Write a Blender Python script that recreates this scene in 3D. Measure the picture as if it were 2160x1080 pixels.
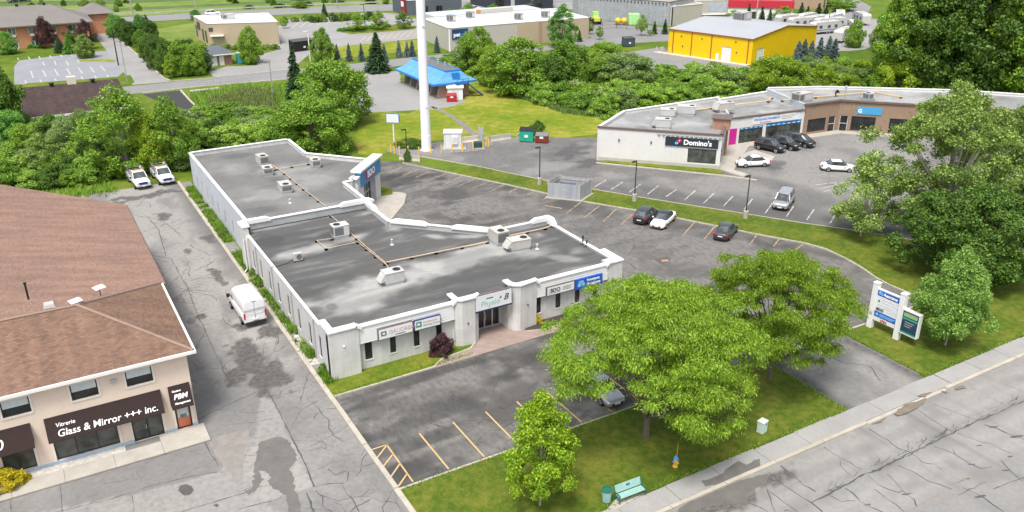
import bpy, bmesh, math, random
import numpy as np
from mathutils import Vector, Matrix
for o in list(bpy.data.objects): bpy.data.objects.remove(o)
sc = bpy.context.scene; C = sc.collection
R = math.radians
# ---------------------------------------------------------------- camera, sky, sun, exposure
CAM_H, PITCH, YAW, FPX = 36.0, R(23.4), R(30.3), 1800.0
cam = bpy.data.cameras.new('camera'); camo = bpy.data.objects.new('camera', cam); C.objects.link(camo)
cam.sensor_width = 36; cam.lens = 36*FPX/2160; cam.clip_start = .5; cam.clip_end = 4000
camo.location = (0, 0, CAM_H); camo.rotation_euler = (R(90)-PITCH, 0, -YAW)
sc.camera = camo
SUN_AZ, SUN_EL = R(228), R(64)          # compass-like azimuth measured from +Y towards +X
w = bpy.data.worlds.new('World'); sc.world = w; w.use_nodes = True
wn, wl = w.node_tree.nodes, w.node_tree.links
bgn = wn['Background']; sky = wn.new('ShaderNodeTexSky'); sky.sky_type = 'NISHITA'; sky.sun_disc = False
sky.sun_elevation = SUN_EL; sky.sun_rotation = SUN_AZ; sky.dust_density = 4.0; sky.air_density = 1.0; sky.ozone_density = 1.0
hs = wn.new('ShaderNodeHueSaturation'); hs.inputs['Saturation'].default_value = .45
wl.new(sky.outputs[0], hs.inputs['Color']); wl.new(hs.outputs[0], bgn.inputs['Color']); bgn.inputs['Strength'].default_value = .115
sl = bpy.data.lights.new('sun', 'SUN'); slo = bpy.data.objects.new('sun', sl); C.objects.link(slo)
sl.energy = 1.75; sl.angle = R(17); sl.color = (1, .955, .88)
sd = Vector((math.sin(SUN_AZ)*math.cos(SUN_EL), math.cos(SUN_AZ)*math.cos(SUN_EL), math.sin(SUN_EL)))
slo.rotation_euler = sd.to_track_quat('Z', 'Y').to_euler(); slo.location = (0, 0, 80)
sc.view_settings.view_transform = 'Standard'; sc.view_settings.look = 'None'; sc.view_settings.gamma = 1
sc.view_settings.use_curve_mapping = False; sc.view_settings.exposure = 1.06
sc.render.engine = 'CYCLES'
# ---------------------------------------------------------------- helpers
_cp, _sp = math.cos(PITCH), math.sin(PITCH)
FW = np.array([math.sin(YAW)*_cp, math.cos(YAW)*_cp, -_sp]); RT = np.array([math.cos(YAW), -math.sin(YAW), 0.]); UP = np.cross(RT, FW)
def P(px, py, z=0.):
    """where a sight line through a picture point meets the level plane z (used to survey the ground plan)"""
    d = FW+(px-1080)/FPX*RT-(py-540)/FPX*UP
    t = (z-CAM_H)/d[2]
    return (float(t*d[0]), float(t*d[1]), float(z))
def hgt(px, py, ytop):
    g = P(px, py); zs = np.linspace(0, 40, 801)
    d = np.stack([np.full_like(zs, g[0]), np.full_like(zs, g[1]), zs-CAM_H], 1)
    y = 540-FPX*(d@UP)/(d@FW)
    return float(zs[int(np.argmin(abs(y-ytop)))])
def PP(pts, z=0.): return [P(a, b, z) for a, b in pts]
def ZP(base, pts, z=0., k=4.): return [P(base[0]+a/k, base[1]+b/k, z) for a, b in pts]
def setp(o, label=None, cat=None, group=None, kind=None):
    if label: o['label'] = label
    if cat: o['category'] = cat
    if group: o['group'] = group
    if kind: o['kind'] = kind
    return o
ORD = 'first second third fourth fifth sixth seventh eighth ninth tenth eleventh twelfth thirteenth fourteenth'.split()
ORG = {}
def thing(name, label, cat, loc=(0, 0, 0), rz=0, group=None):
    o = bpy.data.objects.new(name, None); C.objects.link(o); o.empty_display_size = .3
    o.location = loc; o.rotation_euler = (0, 0, rz); ORG[o.name] = tuple(loc)
    return setp(o, label, cat, group)
def link(name, me, m=None, parent=None):
    o = bpy.data.objects.new(name, me); C.objects.link(o)
    if m is not None and not me.materials: me.materials.append(m)
    if parent is not None:
        o.parent = parent; ORG[o.name] = ORG.get(parent.name, (0, 0, 0))
    return o
def copy_tree(o, parent=None):
    c = o.copy(); C.objects.link(c); c.parent = parent
    ORG[c.name] = ORG.get(o.name, (0, 0, 0))
    for ch in o.children: copy_tree(ch, c)
    return c
class MB:
    def __init__(s): s.v = []; s.f = []
    def add(s, vs, fs):
        n = len(s.v); s.v += [tuple(v) for v in vs]; s.f += [tuple(i+n for i in f) for f in fs]; return s
    BF = [(0, 3, 2, 1), (4, 5, 6, 7), (0, 1, 5, 4), (1, 2, 6, 5), (2, 3, 7, 6), (3, 0, 4, 7)]
    def box(s, x0, y0, z0, x1, y1, z1):
        return s.add([(x0, y0, z0), (x1, y0, z0), (x1, y1, z0), (x0, y1, z0), (x0, y0, z1), (x1, y0, z1), (x1, y1, z1), (x0, y1, z1)], MB.BF)
    def hexa(s, b, t): return s.add(list(b)+list(t), MB.BF)
    def seg(s, a, b, s0, s1, o0, o1, z0, z1):
        """box along the ground line a->b: s along it, o outwards (to the right of a->b), z up"""
        d = (b[0]-a[0], b[1]-a[1]); L = math.hypot(*d); d = (d[0]/L, d[1]/L); n = (d[1], -d[0])
        if s1 is None: s1 = L
        q = lambda u, o: (a[0]+d[0]*u+n[0]*o, a[1]+d[1]*u+n[1]*o)
        c = [q(s0, o1), q(s1, o1), q(s1, o0), q(s0, o0)]
        return s.hexa([(x, y, z0) for x, y in c], [(x, y, z1) for x, y in c])
    def prism(s, poly, z0, z1):
        n = len(poly); ar = sum(poly[i][0]*poly[(i+1) % n][1]-poly[(i+1) % n][0]*poly[i][1] for i in range(n))
        if ar < 0: poly = list(poly)[::-1]
        return s.add([(p[0], p[1], z0) for p in poly]+[(p[0], p[1], z1) for p in poly],
                     [tuple(range(n))[::-1], tuple(range(n, 2*n))]+[(i, (i+1) % n, n+(i+1) % n, n+i) for i in range(n)])
    def ngon(s, pts):
        n = len(pts); return s.add(pts, [tuple(range(n))])
    def cone(s, p0, p1, r0, r1, n=10, cap=True):
        p0, p1 = Vector(p0), Vector(p1); d = (p1-p0).normalized()
        a = d.orthogonal().normalized(); b = d.cross(a)
        vs = []
        for p, r in ((p0, r0), (p1, r1)):
            for i in range(n):
                t = 2*math.pi*i/n; vs.append(p+a*(r*math.cos(t))+b*(r*math.sin(t)))
        fs = [(i, (i+1) % n, n+(i+1) % n, n+i) for i in range(n)]
        if cap: fs += [tuple(range(n))[::-1], tuple(range(n, 2*n))]
        return s.add(vs, fs)
    def tube(s, pts, r, n=8):
        for a, b in zip(pts[:-1], pts[1:]): s.cone(a, b, r, r, n)
        return s
    def lathe(s, prof, n=20, c=(0, 0)):
        vs = [(c[0]+r*math.cos(2*math.pi*i/n), c[1]+r*math.sin(2*math.pi*i/n), z) for r, z in prof for i in range(n)]
        fs = [(k*n+i, k*n+(i+1) % n, (k+1)*n+(i+1) % n, (k+1)*n+i) for k in range(len(prof)-1) for i in range(n)]
        fs += [tuple(range(n))[::-1], tuple(range((len(prof)-1)*n, len(prof)*n))]
        return s.add(vs, fs)
    def ball(s, c, r, n=10, m=6, sq=(1, 1, 1)):
        prof = [(max(1e-3, math.sin(math.pi*k/m)), -math.cos(math.pi*k/m)) for k in range(m+1)]
        t = MB().lathe(prof, n)
        return s.add([(c[0]+x*r*sq[0], c[1]+y*r*sq[1], c[2]+z*r*sq[2]) for x, y, z in t.v], t.f)
    def build(s, name, m, parent=None, world=False, smooth=False, bevel=0, sub=0):
        org = ORG.get(parent.name, (0, 0, 0)) if (world and parent is not None) else (0, 0, 0)
        me = bpy.data.meshes.new(name)
        me.from_pydata([(x-org[0], y-org[1], z-org[2]) for x, y, z in s.v], [], s.f); me.update()
        if smooth: me.polygons.foreach_set('use_smooth', [True]*len(me.polygons))
        o = link(name, me, m, parent)
        if bevel:
            b = o.modifiers.new('bevel', 'BEVEL'); b.width = bevel; b.segments = 2; b.limit_method = 'ANGLE'
        if sub:
            b = o.modifiers.new('sub', 'SUBSURF'); b.levels = sub; b.render_levels = sub
        return o
def quads_mesh(name, V):
    """V: (n,4,3) array of loose quads"""
    n = len(V); me = bpy.data.meshes.new(name)
    me.vertices.add(4*n); me.loops.add(4*n); me.polygons.add(n)
    me.vertices.foreach_set('co', np.ascontiguousarray(V, dtype=np.float32).reshape(-1))
    me.loops.foreach_set('vertex_index', np.arange(4*n, dtype=np.int32))
    me.polygons.foreach_set('loop_start', np.arange(0, 4*n, 4, dtype=np.int32))
    me.polygons.foreach_set('loop_total', np.full(n, 4, dtype=np.int32))
    me.update(calc_edges=True); return me
# ---- numpy value noise used for wear maps and irregular outlines
_perm = np.random.RandomState(7).rand(256, 256)
def vnoise(x, y):
    xi = np.floor(x).astype(int); yi = np.floor(y).astype(int); fx = x-xi; fy = y-yi
    fx = fx*fx*(3-2*fx); fy = fy*fy*(3-2*fy); g = lambda a, b: _perm[a & 255, b & 255]
    return (g(xi, yi)*(1-fx)+g(xi+1, yi)*fx)*(1-fy)+(g(xi, yi+1)*(1-fx)+g(xi+1, yi+1)*fx)*fy
def fbm(x, y, o=4):
    s = 0; a = .5; t = 0
    for i in range(o):
        s = s+a*vnoise(x*2**i+17.3*i, y*2**i+5.1*i); t += a; a *= .5
    return s/t
def sstep(a, b, x):
    t = np.clip((x-a)/(b-a), 0, 1); return t*t*(3-2*t)
# ---------------------------------------------------------------- materials
def nodes(m): return m.node_tree.nodes, m.node_tree.links
def newmat(name):
    m = bpy.data.materials.new(name); m.use_nodes = True; return m, m.node_tree.nodes, m.node_tree.links, m.node_tree.nodes['Principled BSDF']
def ramp(n, stops):
    r = n.new('ShaderNodeValToRGB'); e = r.color_ramp.elements
    while len(e) < len(stops): e.new(.5)
    for i, (p, c) in enumerate(stops):
        e[i].position = p; e[i].color = (*c, 1)
    return r
def mixc(n, l, fac, a, b, mode='MIX'):
    x = n.new('ShaderNodeMix'); x.data_type = 'RGBA'; x.blend_type = mode
    for s, val in ((0, fac), (6, a), (7, b)):
        if hasattr(val, 'is_linked') or hasattr(val, 'links'): l.new(val, x.inputs[s])
        elif s == 0: x.inputs[0].default_value = val
        else: x.inputs[s].default_value = (*val, 1) if len(val) == 3 else val
    return x.outputs[2]
def noise(n, l, scale, detail=4, vec=None, rough=.55):
    t = n.new('ShaderNodeTexNoise'); t.inputs['Scale'].default_value = scale; t.inputs['Detail'].default_value = detail; t.inputs['Roughness'].default_value = rough
    if vec is not None: l.new(vec, t.inputs['Vector'])
    return t.outputs['Fac']
def texco(n, l, scale=(1, 1, 1), kind='Object', rot=(0, 0, 0)):
    c = n.new('ShaderNodeTexCoord'); mp = n.new('ShaderNodeMapping'); mp.inputs['Scale'].default_value = scale; mp.inputs['Rotation'].default_value = rot
    l.new(c.outputs[kind], mp.inputs['Vector']); return mp.outputs[0]
def mathn(n, l, op, a, b=None, clamp=False):
    x = n.new('ShaderNodeMath'); x.operation = op; x.use_clamp = clamp
    for i, val in enumerate((a, b)):
        if val is None: continue
        if isinstance(val, (int, float)): x.inputs[i].default_value = val
        else: l.new(val, x.inputs[i])
    return x.outputs[0]
def bumpn(n, l, b, h, dist=.02, strength=.5):
    x = n.new('ShaderNodeBump'); x.inputs['Distance'].default_value = dist; x.inputs['Strength'].default_value = strength
    l.new(h, x.inputs['Height']); l.new(x.outputs[0], b.inputs['Normal'])
_mc = {}
def M(name, col, rough=.7, var=.12, scale=1.5, metal=0., bump=0., spec=.4, emit=0.):
    if name in _mc: return _mc[name]
    m, n, l, b = newmat(name)
    b.inputs['Roughness'].default_value = rough; b.inputs['Metallic'].default_value = metal; b.inputs['Specular IOR Level'].default_value = spec
    if var:
        v = texco(n, l); a = noise(n, l, scale, 5, v); a2 = noise(n, l, scale*9, 3, v)
        f = mathn(n, l, 'ADD', mathn(n, l, 'MULTIPLY', a, .65), mathn(n, l, 'MULTIPLY', a2, .35))
        r = ramp(n, [(.3, tuple(c*(1-var) for c in col)), (.7, tuple(min(1, c*(1+var)) for c in col))])
        l.new(f, r.inputs[0]); l.new(r.outputs[0], b.inputs['Base Color'])
        if bump: bumpn(n, l, b, a2, bump)
    else: b.inputs['Base Color'].default_value = (*col, 1)
    if emit: b.inputs['Emission Color'].default_value = (*col, 1); b.inputs['Emission Strength'].default_value = emit
    _mc[name] = m; return m
def glass_mat(name, col=(.012, .014, .016), rough=.06, spec=.55):
    if name in _mc: return _mc[name]
    m, n, l, b = newmat(name)
    v = texco(n, l); a = noise(n, l, .9, 3, v)
    r = ramp(n, [(.35, tuple(c*.6 for c in col)), (.68, tuple(c*2.2 for c in col))]); l.new(a, r.inputs[0]); l.new(r.outputs[0], b.inputs['Base Color'])
    b.inputs['Roughness'].default_value = rough; b.inputs['Specular IOR Level'].default_value = spec
    _mc[name] = m; return m
def car_paint(name, col, metal=.0, rough=.25):
    if name in _mc: return _mc[name]
    m, n, l, b = newmat(name)
    v = texco(n, l); a = noise(n, l, 2.5, 4, v)
    r = ramp(n, [(.3, tuple(c*.92 for c in col)), (.7, col)]); l.new(a, r.inputs[0]); l.new(r.outputs[0], b.inputs['Base Color'])
    b.inputs['Metallic'].default_value = metal; b.inputs['Roughness'].default_value = rough
    b.inputs['Coat Weight'].default_value = .6; b.inputs['Coat Roughness'].default_value = .06
    _mc[name] = m; return m
def leaf_mat(name, dark, mid, light, trans=.28):
    m, n, l, b = newmat(name)
    g = n.new('ShaderNodeNewGeometry'); oi = n.new('ShaderNodeObjectInfo')
    v = texco(n, l); a = noise(n, l, 1.3, 5, v, .65)
    f = mathn(n, l, 'ADD', mathn(n, l, 'MULTIPLY', g.outputs['Random Per Island'], .42), mathn(n, l, 'MULTIPLY', a, .58))
    f = mathn(n, l, 'ADD', f, mathn(n, l, 'MULTIPLY', mathn(n, l, 'SUBTRACT', oi.outputs['Random'], .5), .22))
    r = ramp(n, [(.2, tuple(x*.72 for x in dark)), (.5, mid), (.8, tuple(min(.9, x*1.15) for x in light))]); l.new(f, r.inputs[0])
    l.new(r.outputs[0], b.inputs['Base Color']); b.inputs['Roughness'].default_value = .5; b.inputs['Specular IOR Level'].default_value = .3
    t = n.new('ShaderNodeBsdfTranslucent'); l.new(mixc(n, l, .5, r.outputs[0], (light[0]*1.2, light[1]*1.2, light[2]*.7)), t.inputs[0])
    mx = n.new('ShaderNodeMixShader'); mx.inputs[0].default_value = trans
    l.new(b.outputs[0], mx.inputs[1]); l.new(t.outputs[0], mx.inputs[2]); l.new(mx.outputs[0], n['Material Output'].inputs['Surface'])
    _mc[name] = m; return m
def grass_mat(name, a, b2, c, scale=.25, bump=.04):
    m, n, l, b = newmat(name); v = texco(n, l)
    big = noise(n, l, scale, 4, v); mid = noise(n, l, scale*7, 4, v, .65); fine = noise(n, l, 14, 3, v, .7)
    f = mathn(n, l, 'ADD', mathn(n, l, 'ADD', mathn(n, l, 'MULTIPLY', big, .35), mathn(n, l, 'MULTIPLY', mid, .38)), mathn(n, l, 'MULTIPLY', fine, .27))
    r = ramp(n, [(.41, a), (.5, b2), (.59, c)]); l.new(f, r.inputs[0]); l.new(r.outputs[0], b.inputs['Base Color'])
    b.inputs['Roughness'].default_value = .85; b.inputs['Specular IOR Level'].default_value = .15
    bumpn(n, l, b, fine, bump, .8); return m
def worn_mat(name, base, light, dark, rough=.85, streak=None, fine=.16, bump=.012, gain=2.4, seam=None):
    """asphalt/roof sheet: painted wear maps ('light', 'dark' point attributes) over fine aggregate noise"""
    m, n, l, b = newmat(name); v = texco(n, l, streak or (1, 1, 1)); vo = texco(n, l)
    at = n.new('ShaderNodeAttribute'); at.attribute_name = 'light'; ad = n.new('ShaderNodeAttribute'); ad.attribute_name = 'dark'
    a = noise(n, l, .35, 6, v, .6); s = noise(n, l, 2.4, 5, v, .65); g = noise(n, l, 22, 2, vo, .6)
    f = mathn(n, l, 'ADD', mathn(n, l, 'ADD', mathn(n, l, 'MULTIPLY', a, .3), mathn(n, l, 'MULTIPLY', s, .4)), mathn(n, l, 'MULTIPLY', g, .3))
    r = ramp(n, [(.38, tuple(c*(1-fine) for c in base)), (.62, tuple(c*(1+fine) for c in base))]); l.new(f, r.inputs[0])
    lf = mathn(n, l, 'MULTIPLY', at.outputs['Fac'], mathn(n, l, 'ADD', mathn(n, l, 'MULTIPLY', s, gain), .95-gain*.5), True)
    c1 = mixc(n, l, lf, r.outputs[0], light)
    df = mathn(n, l, 'MULTIPLY', ad.outputs['Fac'], mathn(n, l, 'ADD', mathn(n, l, 'MULTIPLY', s, gain), .95-gain*.5), True)
    c2 = mixc(n, l, df, c1, dark)
    if seam:
        br = n.new('ShaderNodeTexBrick'); l.new(vo, br.inputs['Vector']); br.inputs['Scale'].default_value = 1; br.inputs['Brick Width'].default_value = 9.; br.inputs['Row Height'].default_value = 1.0; br.inputs['Mortar Size'].default_value = .035; br.inputs['Mortar Smooth'].default_value = .6
        for k_, v_ in (('Color1', (1, 1, 1, 1)), ('Color2', (.93, .93, .94, 1)), ('Mortar', (seam, seam, seam, 1))): br.inputs[k_].default_value = v_
        c2 = mixc(n, l, 1., c2, br.outputs['Color'], 'MULTIPLY')
    l.new(c2, b.inputs['Base Color'])
    b.inputs['Roughness'].default_value = rough; b.inputs['Specular IOR Level'].default_value = .25
    bumpn(n, l, b, g, bump, .6); return m
def shingle_mat(name, swap, col, sx=.32, sy=.16, spread=.17):
    m, n, l, b = newmat(name); v = texco(n, l, rot=(0, 0, R(90) if swap else 0))
    br = n.new('ShaderNodeTexBrick'); l.new(v, br.inputs['Vector']); br.inputs['Scale'].default_value = 1
    br.inputs['Brick Width'].default_value = sx; br.inputs['Row Height'].default_value = sy; br.inputs['Mortar Size'].default_value = .016
    br.inputs['Color1'].default_value = (0, 0, 0, 1); br.inputs['Color2'].default_value = (1, 1, 1, 1); br.inputs['Mortar'].default_value = (.0, .0, .0, 1)
    r = ramp(n, [(.0, tuple(c*(1-spread*1.4) for c in col)), (.35, tuple(c*(1-spread*.3) for c in col)), (.7, tuple(c*(1+spread*.25) for c in col)), (1, (col[0]*(1+spread*1.3), col[1]*(1+spread*1.1), col[2]*(1+spread*.6)))])
    l.new(br.outputs['Color'], r.inputs[0])
    st = noise(n, l, .5, 5, texco(n, l, (.35, 2.2, 1) if swap else (2.2, .35, 1))); sm = ramp(n, [(.35, (.82, .82, .84)), (.62, (1.08, 1.06, 1.05))]); l.new(st, sm.inputs[0])
    l.new(mixc(n, l, 1., r.outputs[0], sm.outputs[0], 'MULTIPLY'), b.inputs['Base Color'])
    b.inputs['Roughness'].default_value = .9; b.inputs['Specular IOR Level'].default_value = .2
    bumpn(n, l, b, br.outputs['Fac'], -.012, .5); return m
def brick_mat(name, c1, c2, mortar, w=.22, h=.075, ms=.012, rot=(R(90), 0, 0), bump=.006):
    m, n, l, b = newmat(name)
    tc = n.new('ShaderNodeTexCoord'); sx = n.new('ShaderNodeSeparateXYZ'); l.new(tc.outputs['Object'], sx.inputs[0])
    cb = n.new('ShaderNodeCombineXYZ'); l.new(mathn(n, l, 'ADD', sx.outputs[0], sx.outputs[1]), cb.inputs[0]); l.new(sx.outputs[2], cb.inputs[1])
    br = n.new('ShaderNodeTexBrick'); l.new(cb.outputs[0], br.inputs['Vector']); br.inputs['Scale'].default_value = 1
    br.inputs['Brick Width'].default_value = w; br.inputs['Row Height'].default_value = h; br.inputs['Mortar Size'].default_value = ms
    for k, c in (('Color1', c1), ('Color2', c2), ('Mortar', mortar)): br.inputs[k].default_value = (*c, 1)
    v = texco(n, l); a = noise(n, l, .8, 5, v); sm = ramp(n, [(.3, (.86, .86, .85)), (.65, (1.04, 1.04, 1.04))]); l.new(a, sm.inputs[0])
    dr = noise(n, l, 1.0, 4, texco(n, l, (2.6, 2.6, .12)), .6); dm = ramp(n, [(.38, (.92, .917, .905)), (.56, (1, 1, 1))]); l.new(dr, dm.inputs[0])
    l.new(mixc(n, l, 1., mixc(n, l, 1., br.outputs['Color'], sm.outputs[0], 'MULTIPLY'), dm.outputs[0], 'MULTIPLY'), b.inputs['Base Color']); b.inputs['Roughness'].default_value = .8
    bumpn(n, l, b, br.outputs['Fac'], -bump, .6); return m
# ================================================================ ground, lots, road
def inpoly(X, Y, poly):
    ins = np.zeros(X.shape, bool); n = len(poly)
    for i in range(n):
        x0, y0 = poly[i][:2]; x1, y1 = poly[(i+1) % n][:2]
        if y0 == y1: continue
        c = ((y0 > Y) != (y1 > Y)) & (X < (x1-x0)*(Y-y0)/(y1-y0)+x0); ins ^= c
    return ins
def sheet(name, poly, z, res, m, paint, parent=None):
    xs = [p[0] for p in poly]; ys = [p[1] for p in poly]
    gx = np.arange(min(xs), max(xs)+res*.5, res); gy = np.arange(min(ys), max(ys)+res*.5, res)
    X, Y = np.meshgrid(gx, gy); nx, ny = len(gx), len(gy)
    cx = X[:-1, :-1]+res/2; cy = Y[:-1, :-1]+res/2
    keep = inpoly(cx, cy, poly) if len(poly) > 4 else np.ones(cx.shape, bool)
    idx = np.arange(nx*ny).reshape(ny, nx)
    F = np.stack([idx[:-1, :-1], idx[:-1, 1:], idx[1:, 1:], idx[1:, :-1]], -1)[keep]
    used = np.unique(F); rem = np.full(nx*ny, -1); rem[used] = np.arange(len(used)); F = rem[F]
    vx = X.reshape(-1)[used]; vy = Y.reshape(-1)[used]
    me = bpy.data.meshes.new(name); n = len(F)
    me.vertices.add(len(used)); me.loops.add(4*n); me.polygons.add(n)
    me.vertices.foreach_set('co', np.stack([vx, vy, np.full_like(vx, z)], 1).astype(np.float32).reshape(-1))
    me.loops.foreach_set('vertex_index', F.astype(np.int32).reshape(-1))
    me.polygons.foreach_set('loop_start', np.arange(0, 4*n, 4, dtype=np.int32)); me.polygons.foreach_set('loop_total', np.full(n, 4, dtype=np.int32))
    me.update(calc_edges=True)
    li, da = paint(vx, vy)
    for nm, ar in (('light', li), ('dark', da)):
        a = me.attributes.new(nm, 'FLOAT', 'POINT'); a.data.foreach_set('value', np.clip(ar, 0, 1).astype(np.float32))
    return link(name, me, m, parent)
def blob(X, Y, c, rx, ry, ang=0, soft=.5, wob=.5, fr=.5):
    ca, sa = math.cos(ang), math.sin(ang); dx = X-c[0]; dy = Y-c[1]
    d = np.hypot((dx*ca+dy*sa)/rx, (-dx*sa+dy*ca)/ry)+wob*(fbm(X*fr+c[0], Y*fr+c[1])-.5)*2
    return 1-sstep(1-soft, 1+soft*.5, d)
def struct(o, label=None):
    o['kind'] = 'structure'
    if label: o['label'] = label
    return o
def wobble_poly(pts, step=.35, amp=.12, seed=0):
    """irregular outline for patches and puddles"""
    out = []; n = len(pts); rng = random.Random(seed)
    for i in range(n):
        a, b = pts[i], pts[(i+1) % n]; L = math.hypot(b[0]-a[0], b[1]-a[1]); k = max(1, int(L/step))
        for j in range(k):
            t = j/k; out.append((a[0]+(b[0]-a[0])*t+rng.uniform(-amp, amp), a[1]+(b[1]-a[1])*t+rng.uniform(-amp, amp)))
    return out
def flat(name, pts, z, m, parent=None, seed=None, amp=.1, step=.35):
    q = wobble_poly(pts, step, amp, seed) if seed is not None else pts
    n = len(q)
    if sum(q[i][0]*q[(i+1) % n][1]-q[(i+1) % n][0]*q[i][1] for i in range(n)) < 0: q = q[::-1]
    return MB().ngon([(p[0], p[1], z) for p in q]).build(name, m, parent)
def ribbon(mb, pts, w, z, jit=.0, seed=0, step=.4, taper=False):
    rng = random.Random(seed); q = []
    for a, b in zip(pts[:-1], pts[1:]):
        L = math.hypot(b[0]-a[0], b[1]-a[1]); k = max(1, int(L/step))
        for j in range(k):
            t = j/k; q.append((a[0]+(b[0]-a[0])*t+rng.uniform(-jit, jit), a[1]+(b[1]-a[1])*t+rng.uniform(-jit, jit)))
    q.append(pts[-1][:2]); L = []; n = len(q)
    for i, p in enumerate(q):
        a = q[max(0, i-1)]; b = q[min(n-1, i+1)]; dx, dy = b[0]-a[0], b[1]-a[1]; d = math.hypot(dx, dy) or 1
        ww = w*.5*(1+(rng.uniform(-.6, .7) if jit else 0))
        if taper: ww *= 1-.75*i/n
        L.append(((p[0]-dy/d*ww, p[1]+dx/d*ww, z), (p[0]+dy/d*ww, p[1]-dx/d*ww, z)))
    vs = [v for pr in L for v in pr]
    mb.add(vs, [(2*i+1, 2*i+3, 2*i+2, 2*i) for i in range(n-1)])
def kerb(name, pts, w, z1, m, parent, piece=3.0, closed=False, label=None):
    """concrete kerb laid in pieces with open joints"""
    if closed: pts = list(pts)+[pts[0]]
    for a, b in zip(pts[:-1], pts[1:]):
        L = math.hypot(b[0]-a[0], b[1]-a[1]); k = max(1, round(L/piece))
        for j in range(k):
            mb = MB(); mb.seg(a, b, L*j/k+.012, L*(j+1)/k-.012+(.06 if j == k-1 else 0), -w/2, w/2, -.05, z1+random.uniform(-.008, .008))
            mb.build(name, m, parent)
random.seed(3)
m_ground = grass_mat('meadow', (.055, .105, .009), (.09, .145, .012), (.15, .175, .025), .05)
m_lawn = grass_mat('lawn', (.046, .088, .008), (.085, .122, .012), (.155, .155, .026), .25)
m_lawn2 = grass_mat('verge', (.065, .115, .009), (.11, .148, .012), (.20, .19, .03), .3)
m_field = grass_mat('dry_lawn', (.10, .165, .010), (.17, .205, .016), (.30, .265, .06), .09)
m_conc = M('concrete', (.36, .335, .295), .9, .16, .8, bump=.01)
m_conc2 = M('kerb_concrete', (.39, .355, .30), .9, .2, 1.2, bump=.01)
m_walk = M('sidewalk_concrete', (.285, .28, .272), .9, .13, .5, bump=.008)
m_tar = M('tar', (.08, .078, .075), .6, .2, 2, bump=.006)
m_puddle = M('damp_asphalt', (.125, .12, .112), .7, .2, 1.2, bump=.004)
m_patch = M('patched_asphalt', (.125, .125, .127), .85, .15, 2, bump=.01)
m_crack = M('crack', (.075, .072, .075), .9, .25, 2)
m_rust = M('rust_line', (.24, .18, .13), .9, .3, 3)
m_yel = M('yellow_paint', (.50, .34, .15), .8, .25, 4)
m_yelf = M('faded_yellow', (.30, .225, .135), .85, .35, 3)
m_whi = M('white_paint', (.40, .392, .37), .8, .3, 3)
m_mud = M('mud', (.17, .14, .11), .95, .25, 2, bump=.02)
ground = MB().ngon([(-900, -400, 0), (1500, -400, 0), (1500, 2200, 0), (-900, 2200, 0)]).build('ground', m_ground); struct(ground)
# --- left yard of the glass shop
def paint_left(X, Y):
    li = np.zeros_like(X); da = np.zeros_like(X)
    xb = 8.0+(98-Y)*.075
    li += .75*sstep(-.1, .5, X-xb+.5*(fbm(X*.4, Y*.4)-.5))*sstep(58, 63, Y)*(1-sstep(13.8, 15.8, X+(fbm(X*.5, Y*.4)-.5)*3))*sstep(.33, .58, fbm(X*.45, Y*.16+3)+.1)
    li += .35*sstep(.5, .7, fbm(X*.2+9, Y*.2))
    li += .6*inpoly(X+.5*(fbm(X*.8, Y*.8)-.5), Y+.5*(fbm(X*.8+9, Y*.8)-.5), PP([(562, 822), (662, 1026), (620, 1040), (560, 1062), (600, 1100), (-200, 1150), (-200, 1130), (100, 1077), (237, 1053), (460, 997), (478, 975), (490, 930), (535, 925), (548, 835)]))
    for c, rx, ry, a in (((540, 775), 1.5, 3.4, .1), ((515, 735), .9, 2.2, .2), ((565, 810), 1.3, 1.4, 0), ((505, 690), .5, .9, 0), ((425, 668), .5, .5, .3), ((462, 585), .45, 2.0, .1), ((395, 530), .3, 1.8, .1), ((440, 505), .7, 1.6, .1), ((575, 700), 1.0, 1.2, 0), ((345, 455), .7, 1.6, .2), ((490, 800), .9, 1.2, 0), ((300, 415), 3.5, 1.2, .2), ((200, 400), 4, 2.0, 0)):
        da += 1.0*blob(X, Y, P(*c), rx, ry, a, .25, 1.3, .9)
    da += .4*sstep(14.6, 16, X)*sstep(70, 95, Y)
    return li, np.clip(da, 0, .85)
lf = sheet('left_yard', [(-40, 20), (16.2, 20), (16.2, 116), (-40, 116)], .02, .25, worn_mat('yard_asphalt', (.175, .171, .166), (.285, .275, .258), (.075, .071, .069), fine=.2), paint_left)
struct(lf)
flat('tar_patch', ZP((540, 810), [(-60, 950), (-100, 900), (-40, 880), (-20, 800), (-10, 690), (0, 600), (25, 500), (110, 465), (190, 445), (270, 470), (310, 550), (345, 600), (330, 660), (285, 710), (320, 790), (330, 900), (345, 935), (250, 935), (150, 880), (95, 820), (140, 785), (70, 740), (30, 735), (65, 810), (40, 850), (0, 890)]), .028, m_puddle, lf, 1, .10, .22)
flat('tar_patch', ZP((540, 810), [(247, 930), (350, 930), (385, 1080), (395, 1200), (300, 1200)]), .0285, m_puddle, lf, 2, .07, .22)
flat('tar_patch', ZP((0, 810), [(1505, 900), (1520, 860), (1570, 845), (1620, 865), (1638, 895), (1600, 940), (1550, 945)]), .028, m_tar, lf, 3, .03)
flat('tar_patch', ZP((0, 810), [(1800, 1025), (1830, 1010), (1852, 1025), (1830, 1045)]), .028, m_tar, lf, 4, .02)
flat('tar_patch', ZP((0, 540), [(1455, 360), (1490, 342), (1520, 365), (1490, 392), (1462, 385)]), .028, m_patch, lf, 5, .03)
flat('tar_patch', ZP((0, 540), [(1565, 560), (1600, 520), (1655, 545), (1625, 580), (1590, 578)]), .028, m_patch, lf, 6, .03)
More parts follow.
